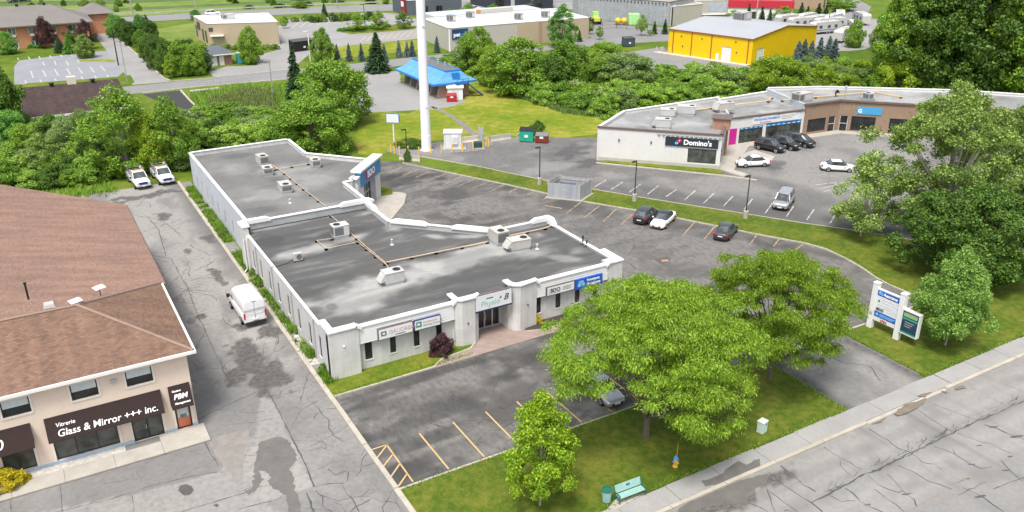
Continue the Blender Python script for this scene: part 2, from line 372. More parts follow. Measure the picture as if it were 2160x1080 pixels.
flat('tar_patch', ZP((0, 810), [(1755, 480), (1850, 440), (2000, 400), (2105, 385), (2100, 450), (2060, 620), (2050, 800), (2000, 850), (1940, 760), (1890, 690), (1820, 620)]), .027, M('old_patch', (.215, .2, .185), .95, .22, 1.5, bump=.01), lf, 7, .06)
ck = MB()
for i, (b, pts, wd, jt) in enumerate((
    ((540, 810), [(90, 50), (160, 170), (225, 300), (345, 540), (420, 680), (490, 870)], .07, .03), ((540, 810), [(490, 870), (600, 845), (740, 840)], .06, .06),
    ((540, 810), [(430, 120), (520, 200), (560, 260), (610, 310), (620, 370), (660, 440), (740, 490)], .05, .08), ((540, 810), [(430, 920), (460, 1000), (490, 1080)], .1, .06),
    ((540, 810), [(730, 850), (770, 930), (820, 990), (870, 1080)], .05, .06), ((540, 810), [(780, 740), (770, 830)], .05, .05), ((540, 810), [(960, 890), (900, 940), (840, 960), (700, 990), (600, 960), (520, 930)], .04, .08),
    ((540, 810), [(-500, 300), (0, 70), (100, 50)], .06, .06), ((540, 810), [(140, 990), (30, 1010), (-150, 1060)], .07, .04), ((540, 810), [(610, 720), (680, 770), (760, 735)], .06, .05),
    ((540, 810), [(500, 900), (560, 960), (560, 1030), (640, 1080)], .05, .06), ((0, 810), [(1840, 745), (1620, 780), (1240, 870), (950, 970), (400, 1100)], .05, .03), ((0, 810), [(2160, 890), (1900, 970), (1600, 1060), (1400, 1130)], .06, .03),
    ((0, 810), [(85, 960), (100, 1080)], .04, .05), ((0, 810), [(510, 850), (530, 1080)], .035, .05), ((0, 810), [(1110, 940), (1130, 1080)], .03, .05), ((0, 810), [(1720, 480), (1840, 690)], .06, .05),
    ((0, 540), [(1280, 0), (1440, 20), (1590, 280), (1660, 480), (1900, 1000)], .06, .05), ((0, 540), [(1330, 60), (1370, 130), (1390, 250)], .04, .06), ((0, 540), [(1870, 490), (1900, 560), (2000, 620)], .05, .08),
    ((0, 540), [(1850, 870), (1920, 980), (2050, 960), (2140, 980)], .05, .1), ((0, 540), [(1700, 20), (1780, 60), (1730, 100)], .05, .08), ((0, 270), [(1120, 735), (1250, 760), (1340, 860), (1400, 1080)], .07, .05),
    ((0, 270), [(1210, 740), (1330, 770), (1430, 830), (1520, 900)], .06, .08), ((0, 270), [(1600, 985), (1660, 1020), (1780, 1080)], .06, .1))):
    ribbon(ck, ZP(b, pts), wd, .026, jt, i)
o = ck.build('asphalt_crack', m_crack, lf); o['kind'] = 'stuff'
def crackwalk(mb, x, y, a, L, w_, z, seed, depth=2):
    r = random.Random(seed); pts = [(x, y)]; n = int(L/.5)
    for i in range(n):
        a += r.gauss(0, .28); x += .5*math.cos(a); y += .5*math.sin(a); pts.append((x, y))
        if depth and r.random() < .13: crackwalk(mb, x, y, a+r.choice((-1, 1))*r.uniform(.6, 1.4), L*r.uniform(.25, .5), w_*.8, z, seed*7+i, depth-1)
    if len(pts) > 1: ribbon(mb, pts, w_, z, .04, seed, .25, True)
def crackfield(name, parent, box, n, wr, z, m, seed):
    r = random.Random(seed); mb = MB()
    for i in range(n): crackwalk(mb, r.uniform(box[0], box[1]), r.uniform(box[2], box[3]), r.choice((0, 1.57, 3.14))+r.gauss(0, .35), r.uniform(2, 9), r.uniform(*wr), z, seed*100+i)
    o = mb.build(name, m, parent); o['kind'] = 'stuff'
m_ck2 = M('faint_crack', (.05, .048, .048), .9, .25, 2); m_ck3 = M('yard_crack', (.07, .067, .065), .9, .25, 2)
crackfield('asphalt_crack', lf, (8, 15.6, 36, 112), 60, (.03, .07), .0262, m_ck3, 3); crackfield('asphalt_crack', lf, (-6, 14, 34, 53), 16, (.02, .04), .0262, m_ck3, 4)
# --- main lot
stall_y = [((817, 939), (874, 1021))]
def paint_main(X, Y):
    n1 = fbm(X*.22, Y*.9+2); n2 = fbm(X*.16+4, Y*.16)
    li = .95*sstep(.46, .66, n1)+.6*sstep(.44, .64, n2)
    li += .75*sstep(47, 58, X)*(1-sstep(40, 50, Y))+.5*sstep(42, 50, X)*sstep(50, 60, Y)*(1-sstep(72, 95, Y))
    li = li*(1-.7*sstep(16, 19, X)*(1-sstep(17.5, 21, X))*(Y < 58))
    da = .5*sstep(.55, .72, fbm(X*.3+7, Y*.3+1))*(1-.6*sstep(44, 50, X))
    da += .5*(1-sstep(.2, 3.6, np.abs((X-55.9)*.875+(Y-86.6)*.484+2.2)))*sstep(.3, .6, fbm(X*.4, Y*.4+9))
    return np.clip(li, 0, .8), np.clip(da, 0, .8)
BACK = [(42.4, 109.8), (45.3, 108.1), (49.4, 99.9), (53.4, 92.0), (55.9, 86.6), (58.5, 81.4), (61.5, 76.7), (64.2, 72.0), (66.9, 66.8), (69.4, 62.0), (71.4, 58.6), (72.1, 56.3), (71.9, 53.5), (71.4, 51.0), (70.6, 48.6), (70.3, 46.6), (70.4, 42.6)]
main = sheet('main_lot', [(16.0, 42.4), (49, 42.4), (49, 32.2), (58.1, 32.2), (58.3, 42.3), (71, 42.3), (72.6, 56), (59, 82), (50, 100), (46, 109), (42, 111), (30, 108), (28, 84), (16.5, 58)], .02, .3,
             worn_mat('lot_asphalt', (.072, .070, .068), (.175, .167, .157), (.028, .027, .028), fine=.34, streak=(1, .5, 1)), paint_main); struct(main)
for i in range(7):
    x = 20.05+2.76*i-(.05*i)
    MB().box(x-.06, 42.75, .024, x+.06, 47.5, .028).build('parking_line', m_yel, main)
for a, b in (((16.3, 47.4), (17.5, 47.4)), ((17.5, 47.45), (17.42, 42.75)), ((16.3, 46.3), (17.5, 47.35)), ((16.3, 45.2), (17.48, 46.2)), ((16.3, 43.9), (17.45, 44.95)), ((16.4, 42.8), (17.42, 43.7))):
    mb = MB(); ribbon(mb, [a, b], .11, .027); mb.build('hatch_line', m_yel, main)
for a, b in (((822, 365), (850, 351)), ((850, 370), (886, 356)), ((876, 375), (910, 361)), ((902, 382), (942, 366)), ((935, 390), (975, 372)), ((964, 394), (1004, 377)), ((997, 397), (1037, 382)), ((1032, 405), (1072, 386)), ((1074, 406), (1104, 390)), ((1112, 412), (1141, 395)), ((1143, 423), (1158, 415)),
             ((1195, 450), (1225, 427)), ((1232, 459), (1264, 435)), ((1272, 468), (1300, 441)), ((1309, 475), (1334, 452)), ((1353, 480), (1378, 457)), ((1396, 490), (1427, 461)), ((1441, 496), (1467, 467)), ((1486, 504), (1510, 475)), ((1535, 509), (1556, 482)), ((1582, 516), (1600, 490)), ((1632, 520), (1645, 502)), ((1678, 527), (1695, 515))):
    mb = MB(); ribbon(mb, [P(*a), P(*b)], .12, .027, .02, 3); mb.build('parking_line', m_yelf, main)
for a, b in (((1150, 434), (1185, 440)), ((1790, 640), (1828, 657)), ((1650, 738), (1686, 757)), ((1705, 672), (1745, 690)), ((1560, 585), (1600, 605))):
    mb = MB(); ribbon(mb, [P(*a), P(*b)], .16, .027, .03, 5); mb.build('parking_line', m_yel, main)
ck = MB()
for i, (b, pts, wd) in enumerate((((540, 810), [(1000, 60), (1060, 120), (1075, 195)], .06), ((540, 810), [(1320, 195), (1390, 190), (1400, 260), (1480, 340), (1620, 380)], .07), ((540, 810), [(870, 300), (960, 370), (1000, 420)], .05), ((540, 810), [(1780, 110), (1870, 160), (1930, 210)], .05), ((540, 810), [(1440, 200), (1550, 140), (1620, 130)], .05),
    ((1080, 810), [(0, 20), (110, 60), (200, 40)], .07), ((1080, 810), [(420, 180), (600, 230), (640, 270), (700, 300)], .12), ((1080, 270), [(1040, 980), (1000, 1050), (980, 1080)], .09), ((1080, 270), [(620, 870), (640, 900)], .2), ((540, 270), [(1780, 710), (1850, 735)], .22), ((540, 270), [(1900, 640), (2160, 700)], .07), ((540, 270), [(1300, 520), (1550, 560), (1800, 590)], .06),
    ((1620, 540), [(240, 900), (380, 980), (470, 930)], .08), ((1620, 540), [(500, 850), (640, 900), (860, 930), (950, 1060)], .07), ((1080, 540), [(1400, 300), (1600, 280), (1700, 330)], .07))):
    ribbon(ck, ZP(b, pts), wd, .026, .08, i+50)
o = ck.build('asphalt_crack', m_crack, main); o['kind'] = 'stuff'
flat('tar_patch', ZP((1080, 540), [(1195, 30), (1300, 5), (1340, 20), (1330, 50), (1270, 70)]), .027, m_tar, main, 11, .05)
flat('rust_patch', ZP((1080, 540), [(1255, 35), (1320, 28), (1325, 48), (1270, 52)]), .031, M('rust_patch', (.33, .19, .12), .9, .25, 3), main, 12, .04)
flat('asphalt_patch', ZP((1080, 270), [(525, 805), (660, 795), (665, 825), (610, 850)]), .027, m_patch, main, 13, .08)
dw = sheet('driveway', [(49.02, 32.3), (58.05, 32.3), (58.05, 42.0), (49.02, 42.0)], .024, .3, worn_mat('driveway_asphalt', (.17, .167, .162), (.26, .252, .24), (.07, .067, .066), fine=.2), lambda X, Y: (.6*sstep(.4, .65, fbm(X*.4, Y*.4)), np.clip(.8*(1-sstep(49.2, 50.6, X+(fbm(X*.6, Y*.6)-.5)))+.8*sstep(56.6, 57.9, X+(fbm(X*.6, Y*.6)-.5))+.7*sstep(40, 42, Y), 0, .8))); struct(dw)
mb = MB(); ribbon(mb, [P(1650, 738), P(1686, 757)], .16, .03, .03, 5); mb.build('parking_line', m_yel, dw)
# --- plaza lot
crackfield('asphalt_crack', main, (18, 44, 43.5, 55), 40, (.03, .06), .0262, m_ck2, 5); crackfield('asphalt_crack', main, (46, 62, 46, 78), 22, (.03, .06), .0262, m_ck2, 6); crackfield('asphalt_crack', main, (34, 46, 78, 98), 16, (.03, .06), .0262, m_ck2, 7)
FAR = [(48.5, 110.3), (53.4, 102.0), (56.4, 95.6), (58.9, 90.5), (61.9, 85.2), (65.9, 78.6), (69.5, 73.0), (73.3, 67.2), (76.2, 62.6), (78.8, 59.0), (81.2, 55.2), (88, 44.4), (94.5, 34.2)]
def paint_plaza(X, Y):
    li = .6*sstep(.42, .66, fbm(X*.25, Y*.25))+.6*sstep(82, 95, X); da = .35*sstep(.55, .75, fbm(X*.2+3, Y*.2))
    da += .55*(1-sstep(.5, 5, np.abs((X-65)*.82+(Y-79)*.57-2)))*sstep(60, 66, X)
    for c, rx, ry in (((1190, 325), 3, 1.5), ((1240, 345), 2.5, 1.2), ((1215, 315), 1.5, 2.5), ((1640, 345), 2.5, 1)): da += .8*blob(X, Y, P(*c), rx, ry, .5, .4, 1.2, .8)
    return np.clip(li, 0, .8), np.clip(da, 0, .7)
plaza = sheet('plaza_lot', [(46.5, 111.5)]+FAR+[(160, 34.2), (150, 60), (118, 86), (113, 90), (92, 92.5), (80, 100), (77.5, 104.5), (70, 109.5), (65.5, 112), (60, 112.5), (53, 110.6)], .018, .35,
              worn_mat('plaza_asphalt', (.135, .132, .129), (.235, .228, .218), (.06, .058, .06), fine=.24), paint_plaza); struct(plaza)
for a, b in (((1255, 394), (1280, 379)), ((1289, 400), (1314, 384)), ((1327, 406), (1352, 388)), ((1366, 410), (1389, 392)), ((1405, 415), (1427, 400)), ((1444, 422), (1467, 402)), ((1484, 429), (1506, 408)), ((1526, 435), (1546, 414)), ((1570, 442), (1587, 420)), ((1614, 450), (1630, 428)), ((1659, 457), (1674, 435)), ((1702, 464), (1717, 442)), ((1751, 471), (1764, 449)), ((1800, 480), (1810, 460)),
             ((1720, 390), (1765, 385)), ((1728, 398), (1765, 391)), ((1738, 404), (1768, 397)), ((1716, 285), (1730, 290)), ((1700, 290), (1716, 297))):
    mb = MB(); ribbon(mb, [P(*a), P(*b)], .12, .024, .012, 3); mb.build('parking_line', m_whi, plaza)
flat('asphalt_patch', ZP((1080, 270), [(1000, 390), (1060, 362), (1130, 400), (1060, 408)]), .024, m_patch, plaza, 21, .08)
crackfield('asphalt_crack', plaza, (64, 82, 66, 92), 16, (.04, .07), .0235, m_ck3, 8); crackfield('asphalt_crack', plaza, (82, 105, 62, 84), 18, (.04, .07), .0235, m_ck3, 9)
# --- gravel pad under the tower
m_grav = M('gravel', (.19, .187, .19), .95, .35, 6, bump=.04)
gp = flat('gravel_pad', PP([(815, 318), (835, 308), (930, 300), (1030, 288), (1040, 305), (1010, 318), (905, 326), (850, 330)]), .022, m_grav, None, 31, .25); struct(gp)
# --- road and sidewalk
def paint_road(X, Y):
    li = .4*sstep(.35, .65, fbm(X*.12, Y*.6))+.45*(np.exp(-((Y-30.9)/.35)**2)+np.exp(-((Y-29.4)/.35)**2)+np.exp(-((Y-26.8)/.35)**2)+np.exp(-((Y-25.2)/.35)**2)); da = .25*sstep(.55, .75, fbm(X*.5, Y*.5))+.5*np.exp(-np.abs(Y-28.12)/.3)*sstep(.35, .6, fbm(X*.5, Y*.9+4))+.25*np.exp(-np.abs(((X-38.6+2.3) % 4.6)-2.3)/.15)*sstep(.4, .6, fbm(X*.3, Y*.3+8))
    for c, rx, ry in (((1560, 1045), 2.6, .8), ((1640, 1010), 1.6, .45), ((1480, 1075), 2.5, .8)): da += 1.*blob(X, Y, P(*c), rx, ry, .1, .3, 1.3, .9)
    return li, np.clip(da, 0, .9)
road = sheet('road', [(-40, 6), (170, 6), (170, 32.1), (-40, 32.1)], .015, .35, worn_mat('road_surface', (.215, .211, .204), (.275, .268, .258), (.085, .08, .077), fine=.13), paint_road); struct(road)
B8 = (1620, 810); ck = MB()
CR = [([(370, 1000), (520, 930), (640, 860), (830, 760), (950, 715), (1190, 590), (1360, 510), (1560, 415), (1770, 310), (1950, 240), (2160, 140), (2600, -60)], .10), ([(0, 745), (100, 830), (250, 930), (370, 1000), (460, 1080)], .08), ([(110, 690), (200, 760), (300, 850), (400, 910)], .08), ([(465, 535), (640, 640), (790, 720)], .07),
      ([(850, 385), (1000, 470), (1100, 540), (1200, 580)], .07), ([(1260, 220), (1400, 310), (1560, 410)], .05), ([(1410, 175), (1560, 235), (1770, 310)], .05), ([(1830, 345), (1930, 380), (2040, 425), (2160, 470)], .09), ([(1200, 580), (1300, 660), (1420, 680), (1480, 740)], .05),
      ([(840, 770), (930, 850), (1000, 885), (1100, 920), (1140, 900), (1230, 980), (1250, 1030)], .06), ([(1090, 690), (1230, 745), (1350, 820), (1460, 850), (1550, 890)], .06), ([(1390, 530), (1560, 580), (1660, 650), (1740, 690), (1800, 715), (1890, 700)], .06), ([(1600, 420), (1720, 465), (1880, 510), (1990, 560), (2060, 590)], .05),
      ([(660, 880), (740, 950), (780, 1000), (870, 1040), (960, 1080), (1100, 1150)], .07), ([(1640, 870), (1740, 920), (1830, 970), (1900, 1030), (1990, 1080)], .08), ([(520, 945), (620, 990), (740, 990)], .04), ([(1000, 760), (1060, 820), (1130, 890)], .05), ([(890, 880), (990, 960), (1080, 1020), (1150, 1080)], .05),
      ([(600, 650), (630, 720), (700, 775)], .035), ([(170, 870), (280, 820)], .03), ([(1700, 30), (1850, 100), (2010, 190)], .035), ([(1970, 640), (2050, 750), (2140, 820)], .05), ([(1560, 550), (1580, 600)], .04), ([(2000, 0), (2160, 70)], .03), ([(1840, 830), (1600, 940)], .05), ([(2150, 790), (1900, 890)], .05), ([(250, 1080), (0, 900)], .05),
      ([(-300, 960), (-120, 1020), (0, 1080)], .05), ([(-60, 770), (30, 1000), (60, 1080)], .05)]
for i, (pts, wd) in enumerate(CR): ribbon(ck, ZP(B8, pts), wd, .0205, .07, i+100)
rng = random.Random(5)
for i in range(90):                                   # alligator cracking along the lane joint
    t = rng.random(); x = 40+t*34; y = 28.45+rng.gauss(0, .2); a = rng.uniform(-.8, .8); L = rng.uniform(.4, 1.3)
    ribbon(ck, [(x, y), (x+L*math.cos(a), y+L*.5*math.sin(a)), (x+1.6*L*math.cos(a+.4), y+L*.6*math.sin(a+.4))], .03, .0208, .05, i, .25)
for i in range(16):                                   # slab joints reflected further along the road
    x = 75+4.6*i; ribbon(ck, [(x, 32), (x+.3, 27), (x-.2, 20), (x, 10)], .07, .0205, .12, i+300)
    x = 26-4.6*i; ribbon(ck, [(x, 32), (x+.3, 27), (x-.2, 20), (x, 10)], .07, .0205, .12, i+330)
o = ck.build('road_crack', m_crack, road); o['kind'] = 'stuff'
ck = MB()
for i, pts in enumerate(([(2160, 560), (1980, 640), (1880, 700)], [(1740, 770), (1600, 840)], [(1450, 930), (1290, 1020), (1180, 1080)], [(1660, 800), (1560, 850)])): ribbon(ck, ZP(B8, pts), .06, .0215, .05, i+200)
o = ck.build('rust_line', m_rust, road); o['kind'] = 'stuff'
for i, (c, r0) in enumerate((((1360, 510), .3), ((920, 730), .45), ((600, 870), .3), ((1720, 680), .3), ((1690, 800), .22), ((2040, 615), .25), ((2010, 730), .35), ((160, 1065), .2), ((840, 1020), .3), ((1780, 520), .25), ((1900, 365), .45), ((2100, 445), .6), ((1170, 930), .4), ((1790, 950), .5), ((30, 775), .35))):
    p = ZP(B8, [c])[0]; flat('tar_spot', [(p[0]+r0*.9*math.cos(a), p[1]+r0*.22*math.sin(a)-.3*r0*math.cos(a)) for a in np.linspace(0, 6.28, 9)[:-1]], .0225, m_tar, road, i, .04, .2)
flat('tar_patch', ZP((1080, 810), [(1540, 960), (1600, 935), (1680, 900), (1800, 860), (1990, 800), (2160, 750), (2160, 830), (2060, 880), (2000, 960), (1980, 1000), (1800, 1010), (1660, 1030), (1560, 1080), (1380, 1080)]), .0235, m_puddle, road, 9, .08)
walk = flat('sidewalk', [(-40, 32.35), (170, 32.35), (170, 34.0), (-40, 34.0)], .016, m_mud); struct(walk)
for i in range(-14, 27):
    x = 31.4+3.95*i
    if 49.0 < x+2 < 57.5: z1 = .045
    else: z1 = .10
    MB().box(x+.02, 32.36, 0, x+3.93, 33.98+.04*math.sin(i*2.3), z1+.006*math.sin(i*1.7)).build('sidewalk_slab', m_walk, walk)
for i, pts in enumerate(([(1600, 830), (1700, 800), (1780, 760), (1860, 690), (1900, 660), (1970, 690), (2080, 640), (2100, 700), (1990, 770), (1900, 800), (1800, 850), (1640, 880)], )):
    flat('mud_patch', ZP((1080, 810), pts), .115, m_puddle, walk, 40+i, .07)
for i, pts in enumerate(([(1060, 260), (1150, 180), (1250, 160), (1340, 130), (1290, 190), (1200, 240), (1100, 280)], [(1260, 110), (1330, 85), (1380, 75), (1320, 120)], [(1560, 40), (1640, 20), (1660, 40), (1590, 55)], [(1460, 70), (1520, 75), (1500, 90)], [(860, 350), (950, 315), (1010, 290), (960, 330)])):
    flat('mud_patch', ZP(B8, pts), .112, m_mud, walk, 50+i, .08)
kb = MB().box(-40, 32.03, -.1, 170, 32.27, .01).build('road_kerb', m_conc2); struct(kb)
for i in range(-15, 29):
    x = 30.4+4.6*i
    z1 = .05 if 48.5 < x+2.3 < 58 else .15
    MB().box(x+.02, 32.0, 0, x+4.58, 32.3, z1+.006*math.sin(i)).build('kerb_stone', m_conc2, kb)
# --- lawns and kerbs around the lots
fl = MB().prism([(16.35, 34.03), (48.9, 34.03), (48.9, 42.3), (16.35, 42.3)], -.05, .09).build('front_lawn', m_lawn); struct(fl)
kerb('kerb_stone', [(16.3, 42.42), (49.0, 42.42)], .16, .12, m_conc2, fl, 3.2)
RL = [(58.2, 34.03), (58.4, 42.45), (70.3, 42.5)]+BACK[::-1][1:-2]+FAR[1:]
rl = MB().prism(RL, -.05, .09).build('right_lawn', m_lawn); struct(rl)
kerb('kerb_stone', [(58.45, 42.5), (70.3, 42.5)], .16, .13, m_conc2, rl, 3)
kerb('kerb_stone', [b for b in BACK if b[1] < 109][::-1], .2, .14, m_conc2, rl, 3)
kerb('kerb_stone', FAR[:-1], .15, .11, m_conc2, rl, 3)
# long kerb between the yard and the main building
lk = MB().box(16.0, 33, -.1, 16.32, 115.5, .01).build('yard_kerb', m_conc2); struct(lk)
y = 33.
while y < 115:
    L = random.uniform(2.6, 3.4); MB().box(15.98+random.uniform(-.03, .03), y+.015, 0, 16.33, min(115.4, y+L-.015), .16+random.uniform(-.02, .02)).build('kerb_stone', m_conc2, lk); y += L
ws = MB().prism([(16.34, 55.1), (17.3, 57.5), (17.6, 115), (16.34, 115)], -.05, .06).build('side_strip', M('strip_soil', (.19, .19, .165), .95, .35, 1.4, bump=.03)); struct(ws)
# planted strip, kerb and brick walk in front of the main building
fb = MB().prism([(16.36, 55.1), (24.9, 55.2), (26.0, 56.0), (28.9, 56.4), (29.5, 57.0), (29.5, 58.6), (16.36, 58.6)], -.05, .10).build('front_bed', m_lawn2); struct(fb)
kerb('kerb_stone', [(16.4, 55.1), (24.9, 55.2), (26.0, 56.0), (28.9, 56.4), (29.6, 57.0)], .16, .14, m_conc2, fb, 3)
bw = MB().prism([(24.9, 55.1), (46, 55.5), (46, 57.6), (34, 57.6), (33.4, 59.6), (30, 59.6), (30, 57.2), (29.0, 56.4), (26.05, 55.95)], -.05, .05).build('brick_walk', brick_mat('paver', (.28, .21, .185), (.33, .25, .22), (.22, .18, .155), .22, .11, .012)); struct(bw)
mulch = MB().prism([(34.4, 56.75), (36.2, 56.2), (44, 56.5), (44, 58.2), (35.8, 58.2)], -.02, .09).build('mulch_bed', M('mulch', (.055, .042, .036), .95, .35, 6, bump=.03)); struct(mulch)
kerb('kerb_stone', [(34.4, 56.7), (36.2, 56.15), (44, 56.42)], .12, .12, m_conc2, mulch, 2.5)
# concrete apron at the rear entrance
ap = MB().prism([(31.0, 84.0), (32.2, 84.6), (38.6, 92.4), (40.3, 95.6), (40.0, 96.4), (38.2, 98.0), (36.5, 96.2), (31.0, 91.2)], -.05, .12).build('entrance_apron', m_conc); struct(ap)
ga = MB().prism([(36.9, 96.4), (38.7, 96.3), (39.4, 98.1), (38.6, 100.2), (37.2, 99.6)], -.05, .17).build('grass_patch', m_lawn2); struct(ga)
# field behind, plus the dry path crossing it
fd = flat('rear_field', PP([(745, 300), (770, 232), (860, 240), (935, 205), (1010, 160), (1060, 165), (1110, 195), (1200, 225), (1320, 240), (1258, 283), (1155, 297), (1080, 292), (1000, 290), (850, 305), (800, 330), (760, 325)]), .012, m_field, None, 61, .4, 2.); struct(fd)
mb = MB(); ribbon(mb, PP([(910, 225), (945, 240), (975, 262), (1005, 288)]), .8, .016, .1, 4); o = mb.build('dirt_path', m_grav); struct(o)
# ================================================================ building helpers
def sdir(a, b):
    d = (b[0]-a[0], b[1]-a[1]); L = math.hypot(*d); return (d[0]/L, d[1]/L), L
def spt(a, b, s, o=0):
    d, L = sdir(a, b); return (a[0]+d[0]*s+d[1]*o, a[1]+d[1]*s-d[0]*o)
def wall(mb, a, b, z0, z1, o0, o1, ops=(), s0=0, s1=None):
    """wall along a->b with real openings ops = [(s0,s1,z0,z1)]"""
    if s1 is None: s1 = sdir(a, b)[1]
    br = sorted({s0, s1, *[q for op in ops for q in op[:2] if s0 < q < s1]})
    for u, v in zip(br[:-1], br[1:]):
        if v-u < 1e-4: continue
        zz = sorted((op[2], op[3]) for op in ops if op[0] <= u+1e-6 and op[1] >= v-1e-6); z = z0
        for lo, hi in zz:
            if lo > z+1e-4: mb.seg(a, b, u, v, o0, o1, z, lo)
            z = max(z, hi)
        if z1 > z+1e-4: mb.seg(a, b, u, v, o0, o1, z, z1)
    return mb
m_frame_w = M('white_frame', (.72, .72, .71), .5, .06); m_frame_d = M('dark_frame', (.03, .028, .028), .45, .1); m_frame_s = M('silver_frame', (.52, .53, .54), .35, .05, metal=.5)
g_dark = glass_mat('dark_glass'); g_store = glass_mat('shop_glass', (.045, .05, .045), .07)
m_blind = M('blind', (.62, .66, .66), .7, .08, 3)
def window(parent, a, b, s0, s1, z0, z1, o=-.08, fm=None, gm=None, nx=1, nz=1, fw=.05, sill=None, name='window', trim=None):
    fm = fm or m_frame_d; gm = gm or g_dark
    mb = MB(); mb.seg(a, b, s0, s0+fw, o-.06, o+.02, z0, z1); mb.seg(a, b, s1-fw, s1, o-.06, o+.02, z0, z1)
    mb.seg(a, b, s0+fw, s1-fw, o-.06, o+.02, z0, z0+fw); mb.seg(a, b, s0+fw, s1-fw, o-.06, o+.02, z1-fw, z1)
    for i in range(1, nx):
        s = s0+(s1-s0)*i/nx; mb.seg(a, b, s-fw*.5, s+fw*.5, o-.05, o+.015, z0+fw, z1-fw)
    for j in range(1, nz):
        z = z0+(z1-z0)*j/nz; mb.seg(a, b, s0+fw, s1-fw, o-.045, o+.01, z-fw*.5, z+fw*.5)
    win = mb.build(name, fm, parent, True)
    for i in range(nx):
        for j in range(nz):
            u0 = s0+(s1-s0)*i/nx; u1 = s0+(s1-s0)*(i+1)/nx; y0 = z0+(z1-z0)*j/nz; y1 = z0+(z1-z0)*(j+1)/nz
            MB().seg(a, b, u0+fw*.4, u1-fw*.4, o-.035, o-.015, y0+fw*.4, y1-fw*.4).build('pane', gm, win, True)
    if sill is not None: MB().seg(a, b, s0-.05, s1+.05, o, .06, z0-.09, z0).build('sill', sill, win, True)
    if trim is not None:
        mb = MB(); t = .12
        mb.seg(a, b, s0-t, s0, -.02, .05, z0-t, z1+t); mb.seg(a, b, s1, s1+t, -.02, .05, z0-t, z1+t); mb.seg(a, b, s0, s1, -.02, .05, z1, z1+t); mb.seg(a, b, s0, s1, -.02, .06, z0-t, z0)
        mb.build('trim', trim, win, True)
    return win
TXT = []
def text(s, parent, a, b, u, o, z, size, m, align='LEFT', shear=0., bold=0., sx=1., name='lettering'):
    cu = bpy.data.curves.new(name, 'FONT'); cu.body = s; cu.size = size; cu.align_x = align; cu.extrude = .012; cu.shear = shear; cu.offset = bold; cu.resolution_u = 3
    ob = bpy.data.objects.new(name, cu); C.objects.link(ob); d, L = sdir(a, b); q = spt(a, b, u, o)
    org = ORG.get(parent.name, (0, 0, 0)); ob.parent = parent; ob.location = (q[0]-org[0], q[1]-org[1], z-org[2])
    ob.rotation_euler = (R(90), 0, math.atan2(d[1], d[0])); ob.scale = (sx, 1, 1); cu.materials.append(m); TXT.append((ob, name)); return ob
def parapet(mb, cap, pts, z0, z1, t=.25, cw=.4, ch=.1, closed=True):
    n = len(pts)
    for i in range(n if closed else n-1):
        a, b = pts[i], pts[(i+1) % n]; L = sdir(a, b)[1]
        mb.seg(a, b, 0, L, -t, 0, z0, z1); cap.seg(a, b, -.06, L+.06, -t-(cw-t)/2, (cw-t)/2, z1, z1+ch+.002*i)
m_white = M('white_metal', (.68, .68, .675), .55, .05, .7); m_cap = M('white_cap', (.72, .72, .72), .5, .04, 1)
m_black = M('black_metal', (.015, .015, .016), .5, .2); m_darkm = M('dark_metal', (.06, .06, .062), .5, .15); m_alu = M('galvanised', (.48, .49, .49), .45, .12, 2, metal=.4)
# ================================================================ main white office building
mbld = thing('office_building', 'long low white painted brick office building with flat grey roof and raised parapets', 'building', (17.1, 57.3, 0))
m_wb = brick_mat('white_painted_brick', (.575, .57, .56), (.615, .61, .60), (.50, .495, .485), .4, .1, .012)
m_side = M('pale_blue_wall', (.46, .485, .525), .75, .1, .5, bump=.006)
m_roofm = worn_mat('membrane_roof', (.092, .092, .09), (.33, .33, .315), (.05, .05, .05), .8, (.6, 1.3, 1), .11, .006, gain=.8, seam=.86)
m_roof1 = worn_mat('membrane_roof_rear', (.145, .145, .142), (.24, .238, .23), (.08, .08, .08), .8, (1., .6, 1), .14, .006, gain=1.0, seam=.88)
Z1, Z2 = 4.0, 3.85
W1 = [(17.6, 83.4), (30.8, 83.4), (30.8, 91.2), (31.7, 91.2), (37.5, 97.5), (30.7, 105.0), (30.7, 112.8), (17.6, 112.8)]
W2 = [(17.1, 57.75), (45.1, 57.75), (45.1, 69.7), (38.3, 69.7), (30.6, 77.4), (30.6, 83.4), (17.1, 83.4)]
def inset(poly, d):
    n = len(poly); out = []
    for i in range(n):
        a, b, c = poly[i-1], poly[i], poly[(i+1) % n]; d1, _ = sdir(a, b); d2, _ = sdir(b, c)
        nx, ny = -d1[1]-d2[1], d1[0]+d2[0]; k = 1+d1[0]*d2[0]+d1[1]*d2[1]
        out.append((b[0]+d*nx/k, b[1]+d*ny/k))
    return out
MB().prism(inset(W1, .2), -.1, Z1-.02).build('core', m_darkm, mbld, True)
MB().prism([(17.3, 57.97), (29.9, 57.97), (29.9, 59.36), (33.8, 59.36), (33.8, 57.97), (44.9, 57.97), (44.9, 69.5), (38.2, 69.5), (30.4, 77.3), (30.4, 83.2), (17.3, 83.2)], -.1, Z2-.02).build('core', m_darkm, mbld, True)
